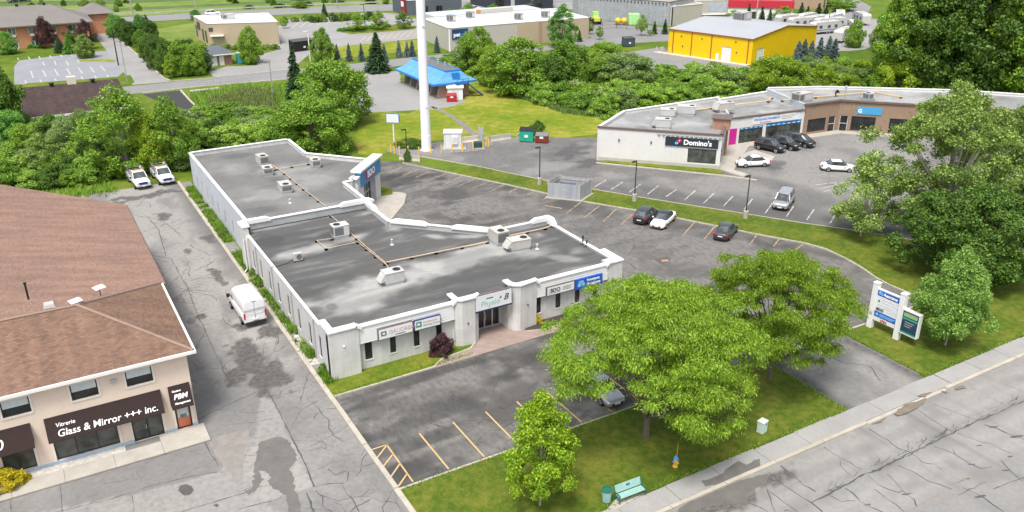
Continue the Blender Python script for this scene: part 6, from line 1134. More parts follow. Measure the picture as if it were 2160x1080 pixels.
s = MB().seg((91.1, 185.5), (109, 185), .8, 5.0, 0, .15, 2.6, 5.0).build('sign', M('pet_blue', (.015, .05, .13), .5, .1), pt, True); text('pet', s, (91.1, 185.5), (109, 185), 1.15, .18, 3.3, 1.3, m_txw, bold=.04); text('valu', s, (91.1, 185.5), (109, 185), 2.9, .18, 3.3, 1.3, M('valu_blue', (.02, .22, .55), .5, .1), bold=.04)
for i, (x, y) in enumerate(((97, 196), (104, 199), (113, 190), (121, 190))): rtu('%s grey unit on the long white store roof counted from its blue sign' % ORD[i], (x, y, 5.15), 0, 1.8, 1.6, 1.6, None, M('unit_dark', (.3, .3, .3), .6, .1), group='far rooftop units on the long store')
MB().box(96, 203.2, 0, 128, 212, 5.6).build('rear_block', m_curb, pt, True); MB().box(109.2, 203.1, 5.6, 119, 203.5, 6.5).build('rear_parapet', m_beige, pt, True); MB().box(108, 203.1, 5.6, 109.2, 203.5, 6.5).build('orange_parapet', M('orange_trim', (.45, .2, .1), .8, .15, .5), pt, True)
dk = block('restaurant', 'dark grey flat roofed restaurant with a red sign wall', 'building', [(107.4, 258), (107.4, 247), (124, 243), (125.5, 254)], 4.4, M('slate_wall', (.085, .10, .125), .8, .1, .3), m_rg); MB().seg((107.4, 258), (107.4, 247), 7.5, 10.8, 0, .6, -.1, 5.4).build('red_wall', M('dark_red', (.20, .03, .03), .7, .3, .8), dk, True); MB().seg((107.4, 258), (107.4, 247), 8.2, 10, .6, .7, 2.5, 4.0).build('sign', m_sface, dk, True)
for a, b in ((4, 6.5), (9, 11)): window(dk, (107.4, 247), (124, 243), a, b, .3, 2.6, .06, m_frame_d, g_dark, 2, 1, .1)
ch = block('warehouse', 'near black warehouse at the far end of the paved yard', 'building', [(137, 262), (137, 247), (155, 239), (163, 256)], 5.4, M('charcoal_wall', (.03, .035, .05), .7, .12, .3), m_rg); MB().seg((137, 247), (155, 239), 6, 7.2, 0, .1, -.1, 5.2).build('pilaster', m_alu, ch, True); window(ch, (137, 247), (155, 239), 1, 4, .1, 3, .06, m_frame_d, g_dark, 2, 2, .1)
m_blk = brick_mat('cinder_block', (.26, .285, .315), (.30, .325, .355), (.35, .36, .365), .9, .45, .05)
bk = block('block_building', 'unfinished grey block building with a cluttered roof', 'building', [(149, 219), (149, 216), (162.5, 190.5), (186, 200), (175, 228)], 6.4, m_blk, M('gravel_roof', (.32, .28, .24), .9, .2, .2), m_darkm)
for k in range(26): q = spt((149, 216), (162.5, 190.5), .8+1.08*k, .06); MB().box(q[0]-.12, q[1]-.12, 5.6, q[0]+.12, q[1]+.12, 6.1).build('beam_pocket', m_darkm, bk, True)
for i, (x, y, w_, d_, h_) in enumerate(((160, 205, 6, 3, 1.2), (168, 202, 5, 3, 1.6), (155, 212, 3, 2, 1.0), (175, 208, 4, 3, 1.4), (166, 212, 3, 3, 1.1))):
    t = thing('roof_stack', ('long pale load of materials', 'tall white crate load', 'small pale pallet load', 'wide white plant housing', 'square pale plant housing')[i]+' on the unfinished block roof', 'crate', (x, y, 6.3)); MB().box(-w_/2, -d_/2, 0, w_/2, d_/2, h_).build('load', m_acw if i % 2 else m_ac, t, bevel=.1); MB().box(-w_/2-.1, -d_/2-.1, h_, w_/2+.1, d_/2+.1, h_+.12).build('cover', m_cap, t)
be = block('store_wing', 'pale beige store wing joined to the block building', 'building', [(162.7, 190.3), (175, 191), (176.5, 199)], 5.2, m_beige, M('tan_roof', (.36, .31, .25), .9, .15, .2)); be2 = block('store', 'pale beige store between the block building and the red banded shop', 'building', [(175.5, 195), (187, 190.5), (192, 203), (186.5, 206)], 5.6, m_beige, M('tan_roof2', (.36, .31, .25), .9, .15, .2)); MB().seg((175.5, 195), (187, 190.5), 4, 10, 0, .08, 2.6, 4.6).build('glazing', M('pale_glazing', (.38, .43, .5), .4, .2, 1), be2, True); MB().seg((175.5, 195), (187, 190.5), 0, 12, 0, .8, 1.6, 1.8).build('canopy', m_cap, be2, True); MB().seg((162.7, 190.3), (175, 191), .3, .8, 0, .1, -.1, 5).build('pilaster', m_frame_d, be, True)
rd = block('red_banded_shop', 'white shop with a broad red fascia band behind spruces', 'building', [(183.5, 189.5), (197.5, 178), (208, 190), (194, 201)], 6.0, M('shop_white', (.70, .70, .69), .7, .05), m_rg, M('red_cap', (.5, .04, .05), .6, .1)); 
for a, b in (((183.5, 189.5), (197.5, 178)), ((197.5, 178), (208, 190))): MB().seg(a, b, -.1, None, 0, .3, 3.9, 5.9).build('red_fascia', M('red_fascia', (.48, .025, .045), .6, .1), rd, True)
window(rd, (183.5, 189.5), (197.5, 178), 3, 8, .3, 2.8, .06, m_frame_d, g_store, 3, 1, .1)
block('brown_store', 'brown brick store behind the red banded shop', 'building', [(216, 202), (229, 194), (236, 206), (223, 214)], 5.5, M('brown_brick', (.36, .25, .19), .8, .1), m_rg)
# yellow warehouse with shallow gable roof
YA, YB, YC, YD = (134.4, 157.3), (140.4, 136.4), (167.2, 142.5), (161.2, 163.5); yw = thing('yellow_warehouse', 'bright yellow metal warehouse with grey roof and brown trim', 'building', (*YB, 0)); m_yw = M('yellow_metal', (.72, .47, .002), .5, .05, .5)
eh = 5.7; mid = lambda a, b: ((a[0]+b[0])/2, (a[1]+b[1])/2); R1, R2 = mid(YB, YC), mid(YA, YD); rzz = eh+1.5
mb = MB(); wall(mb, YA, YB, -.1, eh, -.3, 0, [(14.2, 16.6, 0, 3.3)]); wall(mb, YB, YC, -.1, eh, -.3, 0, [(2, 5, 0, 3.3)]); mb.seg(YC, YD, 0, None, -.3, 0, -.1, eh); mb.seg(YD, YA, 0, None, -.3, 0, -.1, eh)
for a, b, r_ in ((YB, YC, R1), (YD, YA, R2)): mb.add([(*a, eh), (*b, eh), (*r_, rzz-.05)], [(0, 1, 2)])
mb.build('wall', m_yw, yw, True)
o_ = .35; ex = lambda p, c: (p[0]+(p[0]-c[0])*.012, p[1]+(p[1]-c[1])*.012); cen = mid(YA, YC); yA, yB, yC, yD, r1, r2 = [ex(p, cen) for p in (YA, YB, YC, YD, R1, R2)]
for a, b in ((yA, yB), (yD, yC)):
    pts = [(*a, eh), (*b, eh), (*r1, rzz), (*r2, rzz)]; mb = MB().add(pts+[(x, y, z-.15) for x, y, z in pts], [(0, 1, 2, 3), (7, 6, 5, 4), (0, 4, 5, 1), (1, 5, 6, 2), (2, 6, 7, 3), (3, 7, 4, 0)]); mb.build('roof_slope', M('steel_roof', (.33, .345, .37), .5, .06, .2), yw, True)
m_ytr = M('brown_trim', (.28, .09, .03), .6, .1)
for u in (1.2, 6.2, 11.4, 20.6): MB().seg(YA, YB, u, u+.22, 0, .08, -.1, eh).build('trim', m_ytr, yw, True)
MB().seg(yA, yB, 0, None, 0, .06, eh-.28, eh-.02).build('eave_trim', m_ytr, yw, True)
def bar3(mb, a, b, w_): mb.cone(a, b, w_, w_, 4)
mb = MB(); bar3(mb, (*yB, eh-.05), (*r1, rzz-.05), .12); bar3(mb, (*yC, eh-.05), (*r1, rzz-.05), .12); mb.build('verge_trim', m_ytr, yw, True)
for a, b, u0, u1 in ((YA, YB, 14.2, 16.6), (YB, YC, 2, 5)):
    d_ = MB().seg(a, b, u0, u1, -.2, -.1, 0, 3.3).build('roller_door', m_cap, yw, True); [MB().seg(a, b, u0+.05, u1-.05, -.1, -.085, .3+.55*k, .36+.55*k).build('door_rib', m_frame_s, d_, True) for k in range(6)]
MB().seg(YA, YB, 13, 13.7, .05, .3, 0, 1.5).build('side_box', m_cap, yw, True)
for u, z in ((3.5, 4.2), (9, 4.2), (17.6, 4.5), (4, 2), (18, 2.2)): MB().seg(YA, YB, u-.12, u+.12, 0, .15, z, z+.25).build('wall_lamp', m_darkm, yw, True)
rtu('large grey unit on the ridge of the yellow warehouse', (152, 152, 6.9), R(10), 4, 2.4, 1.9, None, M('unit_grey2', (.36, .35, .34), .6, .15), group='far rooftop units')
ywk = struct(MB().prism([spt(YA, YB, -3, 1.6), spt(YA, YB, 21.5, 1.6), spt(YA, YB, 21.5, 0), spt(YA, YB, -3, 0)], -.05, .14).build('warehouse_walk', M('pinkish_concrete', (.52, .43, .36), .9, .1)))
for i, u in enumerate((-2.5, -1, 1)): 
    q = spt(YA, YB, u, 1.0); t = thing('bollard', 'pale bollard %s by the corner of the yellow warehouse' % ('furthest out', 'in the middle', 'against the wall')[i], 'bollard', (*q, .14), 0, 'pale bollards by the yellow warehouse'); MB().cone((0, 0, 0), (0, 0, 1.2), .1, .1, 8).build('post', m_ac, t); MB().ball((0, 0, 1.2), .1, 8, 4).build('cap', m_ac, t)
# car wash with blue mansard roof
cw = thing('car_wash', 'brick self service car wash with bright blue mansard roof', 'building', (67.8, 142.6, 0)); X0, X1, Y0_, Y1_ = 67.4, 73.6, 142.0, 157.4; m_cb = brick_mat('wash_brick', (.40, .20, .13), (.46, .25, .17), (.42, .33, .27)); m_bl1 = M('roof_light_blue', (.10, .29, .52), .6, .16, .6); m_bl2 = M('band_blue2', (.025, .20, .52), .5, .1); m_bay = M('bay_concrete', (.36, .31, .27), .9, .15, .6)
for k in range(6):
    y = Y0_+.02+k*3.01; MB().hexa([(X0-.6, y, -.1), (X1, y, -.1), (X1, y+.3, -.1), (X0-.6, y+.3, -.1)], [(X0+.2, y, 2.8), (X1, y, 2.8), (X1, y+.3, 2.8), (X0+.2, y+.3, 2.8)]).build('bay_wall', m_cb if k == 0 else m_bay, cw, True)
MB().box(X1-.3, Y0_+.33, -.1, X1, Y1_, 2.8).build('rear_wall', m_bay, cw, True); MB().box(X0-.9, Y0_, .0, X1, Y1_, .08).build('slab', m_conc, cw, True)
for k in range(5): y = Y0_+1.6+k*3.01; MB().box(X1-.5, y-.5, 1.2, X1-.3, y+.5, 1.9).build('wash_panel', m_black, cw, True)
E0_ = [(X0-1.6, Y0_-.9), (X1+1.2, Y0_-.9), (X1+1.2, Y1_+.9), (X0-1.6, Y1_+.9)]; I0 = [(X0+1.5, Y0_+.3), (X1-1.6, Y0_+.3), (X1-1.6, Y1_-.3), (X0+1.5, Y1_-.3)]; J0 = [(X0+.4, Y0_-.2), (X1-.6, Y0_-.2), (X1-.6, Y1_+.1), (X0+.4, Y1_+.1)]
def skirt(lo, z0, hi, z1, name, m):
    for i in range(4):
        j = (i+1) % 4; pts = [(*lo[i], z0), (*lo[j], z0), (*hi[j], z1), (*hi[i], z1)]; MB().add(pts+[(x, y, z-.12) for x, y, z in pts], [(0, 1, 2, 3), (7, 6, 5, 4), (0, 4, 5, 1), (1, 5, 6, 2), (2, 6, 7, 3), (3, 7, 4, 0)]).build(name, m, cw, True)
skirt(E0_, 2.9, J0, 3.75, 'roof_skirt', m_bl1); skirt(J0, 3.75, I0, 4.8, 'roof_slope', m_bl1); MB().prism([(a[0], a[1]) for a in I0], 4.65, 4.85).build('flat_roof', M('wash_roof', (.13, .125, .125), .8, .15), cw, True)
mb = MB()
for i in range(4): mb.seg(E0_[i], E0_[(i+1) % 4], -.05, None, -.02, .1, 2.55, 2.92); mb.seg(I0[i], I0[(i+1) % 4], -.05, None, -.05, .1, 4.6, 4.95)
mb.build('fascia', m_bl2, cw, True)
MB().box(X0+2.6, Y0_-.6, 2.7, X0+4.0, Y0_+.4, 4.5).build('loft_door', m_bl2, cw, True); mb = MB(); mb.box(X0+2.8, Y0_-1.9, 2.5, X0+5.2, Y0_-.2, 2.62); [mb.box(X0+5.2+.3*k, Y0_-1.9, 2.35-.24*k, X0+5.5+.3*k, Y0_-1.1, 2.42-.24*k) for k in range(10)]; bar3(mb, (X0+5.2, Y0_-1.95, 2.4), (X0+8.2, Y0_-1.95, .1), .12); bar3(mb, (X0+2.8, Y0_-1.9, 3.5), (X0+5.2, Y0_-1.9, 3.5), .05); [bar3(mb, (X0+x, Y0_-1.9, 2.6), (X0+x, Y0_-1.9, 3.5), .05) for x in (2.8, 4, 5.2)]; bar3(mb, (X0+3, Y0_-1.8, 0), (X0+3, Y0_-1.8, 2.5), .06); mb.build('outside_stair', M('stair_blue', (.02, .08, .22), .5, .1), cw, True)
for y in (150, 154, 147): MB().lathe([(.18, 4.8), (.18, 5.4), (.25, 5.45), (.25, 5.55)], 8, (X0+3.8, y)).build('roof_vent', m_alu, cw, True)
p = P(960, 208); t = thing('garden_shed', 'small white shed with pale roof beside the car wash', 'shed', (p[0], p[1], 0), R(-25)); MB().box(-1.4, -1.1, -.05, 1.4, 1.1, 2.2).build('wall', M('shed_white', (.66, .69, .72), .7, .08), t); MB().hexa([(-1.6, -1.3, 2.2), (1.6, -1.3, 2.2), (1.6, 1.3, 2.2), (-1.6, 1.3, 2.2)], [(-1.6, -1.2, 2.3), (1.6, -1.2, 2.3), (1.6, 1.2, 2.6), (-1.6, 1.2, 2.6)]).build('roof', M('shed_roof', (.55, .53, .48), .8, .1), t); MB().box(-.5, -1.12, 0, .5, -1.1, 2.0).build('door', M('shed_door', (.58, .62, .66), .7, .08), t)
dumpster('small bright red bin in front of the white shed', P(953, 214)[:2], R(-25), M('bin_bright_red', (.45, .02, .03), .5, .1), M('bin_red_lid', (.30, .03, .03), .6, .1), 1.8, 1.2, 1.1)
# hotel
ho = thing('hotel', 'two storey orange brick hotel with grey hipped roof', 'building', (8, 241, 0)); m_hb2 = brick_mat('hotel_brick', (.52, .17, .075), (.58, .22, .10), (.5, .3, .2)); HA, HB = (-40, 241), (19, 241); hops = []
for k in range(13): x = -38.5+4.4*k; hops += [(x+40, x+41.7, 3.3, 4.9), (x+40, x+41.7, .3, 2.1)]
mb = MB(); wall(mb, HA, HB, -.1, 5.4, -.3, 0, hops); mb.seg(HB, (19, 256), 0, None, -.3, 0, -.1, 5.4); mb.build('wall', m_hb2, ho, True); MB().box(-39.9, 241.4, -.05, 18.6, 255.9, 5.3).build('core', m_darkm, ho, True)
for op in hops: w_ = window(ho, HA, HB, *op, -.1, m_frame_w, glass_mat('hotel_glass', (.10, .13, .13), .1), 2, 1, .1); MB().seg(HA, HB, op[0]+.2, op[1]-.2, 0, .25, op[2]-.45, op[2]-.05).build('window_unit', m_cap, w_, True)
for k in range(13): x = -40+4.4*k+3.2; MB().seg(HA, HB, x+40-40, x+40.15-40, 0, .06, 0, 5.35).build('trim', M('cream_line', (.62, .48, .36), .7, .1), ho, True) if x > -40 else None
hrf = M('hotel_roof', (.17, .157, .145), .9, .1, .4)
for pts in ([(-41, 240, 5.4), (20, 240, 5.4), (11.5, 248.5, 9.1), (-41, 248.5, 9.1)], [(20, 240, 5.4), (20, 257, 5.4), (11.5, 248.5, 9.1)], [(20, 257, 5.4), (-41, 257, 5.4), (-41, 248.5, 9.1), (11.5, 248.5, 9.1)]):
    n = len(pts); MB().add(pts+[(x, y, z-.25) for x, y, z in pts], [tuple(range(n)), tuple(range(n, 2*n))[::-1]]+[(i, n+i, n+(i+1) % n, (i+1) % n) for i in range(n)]).build('roof_slope', hrf, ho, True)
MB().box(19, 256.2, -.1, 26, 266, 5.2).build('rear_wing', m_hb2, ho, True); MB().hexa([(18, 255.5, 5.2), (27, 255.5, 5.2), (27, 267, 5.2), (18, 267, 5.2)], [(22, 260, 7.2), (23, 260, 7.2), (23, 263, 7.2), (22, 263, 7.2)]).build('wing_roof', hrf, ho, True)
for x in (-30, -20, -10, -3, 4, 10): MB().box(x, 248.2, 8.8, x+.6, 248.8, 9.6).build('ridge_vent', m_black, ho, True)
# brown roofed house
bh = thing('brown_roof_house', 'low cream house with a plain dark brown roof', 'house', (0, 152.5, 0)); m_br = shingle_mat('brown_shingle', False, (.062, .042, .040), .6, .25, .2)
MB().box(.6, 152.6, -.1, 15.3, 165.2, 2.75).build('wall', M('cream_wall', (.56, .55, .42), .8, .08), bh, True)
for pts in ([(.0, 151.3, 2.8), (16, 151.3, 2.8), (16.2, 168, 4.4), (.8, 168, 4.4)],): 
    n = 4; MB().add(pts+[(x, y, z-.18) for x, y, z in pts], [tuple(range(n)), tuple(range(n, 2*n))[::-1]]+[(i, n+i, n+(i+1) % n, (i+1) % n) for i in range(n)]).build('roof_slope', m_br, bh, True)
pts = [(16.2, 168.02, 4.4), (.8, 168.02, 4.4), (.8, 173, 2.8), (16.2, 173, 2.8)]; MB().add(pts+[(x, y, z-.18) for x, y, z in pts], [(3, 2, 1, 0), (4, 5, 6, 7), (0, 1, 5, 4), (1, 2, 6, 5), (2, 3, 7, 6), (3, 0, 4, 7)]).build('roof_slope', m_br, bh, True); MB().box(.8, 165.3, -.1, 15.2, 172.6, 2.6).build('wall', M('cream_wall', (.5, .5, .4)), bh, True)
MB().box(0, 151.2, 2.5, 16, 151.32, 2.82).build('gutter', m_frame_w, bh, True); c_ = MB().box(8, 167.2, 4, 9.4, 168.2, 5.6).build('chimney', M('chimney_cream', (.62, .57, .48), .8, .1), bh, True)
for x in (5.5, 12.0): MB().lathe([(.3, 4.0), (.3, 4.7), (.42, 4.75), (.42, 4.95)], 10, (x, 167)).build('roof_vent', m_black, bh, True)
for x in (2.5, 6, 10): window(bh, (.6, 152.6), (15.3, 152.6), x-.6, x+.8, 1, 2.1, .03, m_frame_w, g_dark, 1, 1, .08)
# small garage
ga_ = thing('garage', 'small brick garage with dark hipped roof and white doors', 'garage', (36.6, 195.4, 0)); MB().box(36.8, 195.2, -.1, 42.5, 200, 2.4).build('wall', M('garage_brick', (.33, .16, .13), .8, .12), ga_, True); MB().hexa([(36.2, 194.5, 2.4), (43.1, 194.5, 2.4), (43.1, 200.7, 2.4), (36.2, 200.7, 2.4)], [(39, 197.4, 4.0), (40.2, 197.4, 4.0), (40.2, 197.8, 4.0), (39, 197.8, 4.0)]).build('roof', M('garage_roof', (.10, .11, .13), .85, .12), ga_, True)
MB().box(37.2, 195.1, 0, 39.3, 195.2, 2.1).build('door', m_cap, ga_, True); MB().box(39.8, 195.1, 0, 40.8, 195.2, 2.1).build('door', m_cap, ga_, True); MB().box(36.2, 194.42, 2.25, 43.1, 194.5, 2.45).build('fascia', m_cap, ga_, True)
t = thing('porta_toilet', 'teal portable toilet beside the small garage', 'toilet', (44.2, 195.5, 0)); MB().box(-.6, -.6, 0, .6, .6, 2.2).build('cabin', M('teal_plastic', (.03, .28, .30), .5, .1), t, bevel=.05); MB().box(-.62, -.62, 2.2, .62, .62, 2.4).build('roof', m_acw, t, bevel=.08); MB().box(-.4, -.63, .1, .4, -.6, 2.0).build('door', M('teal_door', (.04, .33, .35), .5, .1), t)
dumpster('black waste container by the big lot entrance', P(638, 106)[:2], R(10), m_black, m_darkm, 5.5, 2.6, 2.3); dumpster('dark slate bin on the verge near the yellow warehouse', P(1325, 98)[:2], R(-10), M('bin_slate', (.05, .08, .10), .6, .1), m_darkm, 2.8, 1.8, 2.0)
# utility and lamp poles far away
def upole(label, px, py, ytop, m, r=.14, arm=False):
    p = P(px, py); h = hgt(px, py, ytop); t = thing('utility_pole', label, 'pole', (p[0], p[1], 0), 0); MB().cone((0, 0, -.1), (0, 0, h), r, r*.7, 8).build('pole', m, t)
    if arm: MB().box(-1.0, -.15, h-.15, .1, .15, h).build('lamp_head', m, t)
    else: MB().cone((0, 0, h-.1), (0, 0, h+.08), r*.9, r*.5, 8).build('cap', m_darkm, t)
m_wood = M('pole_wood', (.20, .17, .14), .9, .15, 2); m_pg = M('pole_grey', (.30, .295, .285), .8, .15)
upole('dark slender pole on the kerbed island of the hotel lot', 250, 138, 58, m_black, .14); upole('pale street light pole at the side road corner', 268, 172, 85, m_pg, .1, True); upole('weathered grey pole on the grass before the round trees', 576, 205, 127, m_pg, .11, True); upole('white lamp pole beside the black waste container', 655, 130, 65, m_cap, .15, True); upole('white lamp pole in front of the long beige store', 949, 112, 60, m_cap, .2)
upole('dark lamp pole in the far lot', 770, 55, 9, m_black, .12, True); upole('pale slanted pole by the highway guard rail', 281, 38, -30, m_pg, .2); upole('pale pole beyond the highway', 413, 20, -30, m_pg, .2); upole('white pole beside the highway', 712, 18, -25, m_pg, .2); upole('pale pole near the shop with red fascia', 1593, 55, -10, m_pg, .2); upole('pale lamp pole by the loop road', 1738, 36, -12, m_pg, .2); upole('slim dark pole among the caravans', 1746, 62, 28, m_black, .12)
# highway car and far cars
car('white car driving on the highway', P(449, 33)[:2], ang(P(400, 36), P(500, 30)), 'suv', pc_white, group='distant cars')
for i, (px, py, kd_, pt_, lb) in enumerate(((1000, 22, 'sedan', pc_white, 'white car behind the dark grey restaurant'), (1140, 15, 'sedan', pc_dk, 'dark blue car in the far paved yard'), (1155, 14, 'sedan', pc_white, 'white car next to the dark car in the far yard'), (1140, 6, 'minivan', pc_white, 'white van at the far edge of the paved yard'), (50, 4, 'suv', pc_black, 'black car behind the hotel'), (30, 5, 'suv', pc_grey, 'grey car behind the hotel'), (962, 25, 'suv', pc_white, 'white car beside the restaurant shrubs'))):
    car(lb, P(px, py)[:2], R(20+40*i), kd_, pt_, group='distant cars')
# caravans
def caravan(label, xy, rz, L=8.5):
    t = thing('caravan', label, 'caravan', (xy[0], xy[1], .02), rz, 'white caravans in the dealer yard'); prof = [(-L/2, .6), (-L/2-.0, 2.6), (-L/2+.5, 3.1), (L/2-1.2, 3.2), (L/2-.3, 2.6), (L/2, 1.6), (L/2-.3, .6)]; n = len(prof)
    MB().add([(x, -1.2, z) for x, z in prof]+[(x, 1.2, z) for x, z in prof], [tuple(range(n)), tuple(range(n, 2*n))[::-1]]+[(i, n+i, n+(i+1) % n, (i+1) % n) for i in range(n)]).build('body', m_acw, t)
    for s in (-1, 1):
        for x in (-L*.3, 0, L*.25): MB().box(x-.5, min(s*1.2, s*1.225), 1.5, x+.5, max(s*1.2, s*1.225), 2.3).build('window', g_car, t)
        MB().box(-L/2+.2, min(s*1.2, s*1.215), 1.0, L/2-.8, max(s*1.2, s*1.215), 1.15).build('stripe', m_navy, t)
        for x in (-.5, .4): wheel(t, x, s*1.05, .36)
    MB().box(-.6, -.4, 3.15, .6, .4, 3.4).build('roof_unit', m_acw, t); MB().cone((L/2-.2, 0, .55), (L/2+1.2, 0, .5), .08, .06, 6).build('hitch', m_darkm, t)
CL = ['long white caravan nearest the yellow warehouse roof', 'white caravan second along the yard fence', 'white caravan with dark windows in the middle row', 'white caravan parked across the yard', 'white caravan beside the loop road', 'white caravan behind the blue spruces', 'white caravan at the back of the yard', 'white caravan under the forest edge', 'short white caravan near the spruces', 'white caravan at the far corner of the yard', 'white caravan beside the dark pole']
for i, (px, py, a) in enumerate(((1690, 61, -10), (1722, 57, 5), (1752, 62, -15), (1700, 52, 10), (1770, 47, 40), (1740, 70, -5), (1660, 55, 0), (1800, 70, 50), (1780, 86, 20), (1815, 50, 60), (1755, 54, 15))): caravan(CL[i], P(px, py)[:2], R(a), 8.0+(i % 3)*.8)
# construction machine yard
t = thing('excavator', 'dark excavator with raised arm in the far paved yard', 'excavator', (*P(1118, 24)[:2], 0), R(30)); mb = MB(); mb.box(-2, -1.4, 0, 2, -.8, .9); mb.box(-2, .8, 0, 2, 1.4, .9); mb.build('tracks', m_black, t); MB().box(-1.8, -1.2, .95, 1.2, 1.2, 2.2).build('house', m_darkm, t, bevel=.1); MB().box(.2, -1.2, 2.2, 1.4, 0, 3.2).build('cab', g_car, t); mb = MB(); bar3(mb, (1, .3, 2), (4, .3, 5), .35); bar3(mb, (4, .3, 5), (6.5, .3, 3), .3); mb.build('arm', m_darkm, t); MB().box(6, -.2, 1.8, 7.2, .8, 3).build('bucket', m_darkm, t, bevel=.1)
t = thing('wheel_loader', 'yellow green wheel loader beside the block wall', 'loader', (*P(1255, 50)[:2], 0), R(70)); mb = MB(); [mb.cone((x, y-.3, .8), (x, y+.3, .8), .8, .8, 12) for x in (-1.5, 1.5) for y in (-1, 1)]; mb.build('wheels', m_tyre, t); MB().box(-2.5, -.9, .9, 1, .9, 2).build('body', M('loader_yellow', (.5, .5, .08), .5, .1), t, bevel=.1); MB().box(-.6, -.8, 2, .8, .8, 3.4).build('cab', M('loader_cab', (.35, .6, .2), .5, .2), t); MB().hexa([(2.4, -1.3, .2), (3.4, -1.3, .1), (3.4, 1.3, .1), (2.4, 1.3, .2)], [(2.4, -1.3, 1.3), (2.8, -1.3, 1.3), (2.8, 1.3, 1.3), (2.4, 1.3, 1.3)]).build('bucket', m_ac, t)
t = thing('wrapped_pallet', 'lime green wrapped stack against the block wall', 'pallet', (*P(1336, 53)[:2], 0), R(-30)); MB().box(-1.5, -1.2, .2, 1.5, 1.2, 3.2).build('load', M('lime_wrap', (.33, .62, .25), .6, .15), t, bevel=.15); MB().box(-1.6, -1.3, 0, 1.6, 1.3, .2).build('pallet_base', m_wood, t)
for i, (px, py) in enumerate(((1303, 53), (1316, 53))):
    t = thing('cement_mixer', 'small yellow drum mixer by the block wall, %s the lime green stack' % ('further from', 'nearer')[i], 'mixer', (*P(px, py)[:2], 0), 0, 'yellow mixers at the site'); MB().ball((0, 0, 1.2), .9, 12, 8).build('drum', M('mixer_yellow', (.65, .42, .03), .5, .1), t); mb = MB(); [mb.cone((x, y, 0), (x*.4, y*.4, 1.0), .06, .06, 6) for x in (-.7, .7) for y in (-.6, .6)]; mb.build('stand', m_darkm, t)
sf_ = thing('site_fence', 'thin dark wire fence around the building site', 'fence', P(1220, 62)); FP = [p[:2] for p in PP([(1216, 72), (1240, 64), (1300, 60), (1365, 66), (1405, 66)])]
for a, b in zip(FP[:-1], FP[1:]):
    L = sdir(a, b)[1]; n = max(1, int(L/3)); [MB().cone((*spt(a, b, L*k/n), 0), (*spt(a, b, L*k/n), 2.0), .05, .05, 5).build('post', m_darkm, sf_, True) for k in range(n+1)]
    for z in (.3, 1.1, 1.9): mb = MB(); bar3(mb, (*a, z), (*b, z), .03); mb.build('wire', m_darkm, sf_, True)
# culvert
cv = thing('culvert', 'stone faced culvert mouth below the cross street', 'culvert', P(435, 196)); cp0 = P(428, 196); MB().box(cp0[0]-2.2, cp0[1]-.6, -.1, cp0[0]+3.0, cp0[1]+.4, .7).build('headwall', M('rubble', (.40, .38, .35), .95, .25, 1.5, bump=.05), cv, True); MB().box(cp0[0]-1.0, cp0[1]-.75, 0, cp0[0]+1.0, cp0[1]-.6, .55).build('pipe_mouth', m_black, cv, True)
rail_ = thing('culvert_rail', 'grey pipe railing along the street above the culvert', 'railing', P(395, 185)); ra, rb_ = P(392, 186), P(465, 176); mb = MB(); bar3(mb, (ra[0], ra[1], 1.1), (rb_[0], rb_[1], 1.1), .05); bar3(mb, (ra[0], ra[1], .6), (rb_[0], rb_[1], .6), .04); mb.build('rail', m_alu, rail_, True)
for k in range(6): q = spt(ra[:2], rb_[:2], sdir(ra[:2], rb_[:2])[1]*k/5); MB().cone((*q, 0), (*q, 1.1), .05, .05, 6).build('post', m_alu, rail_, True)
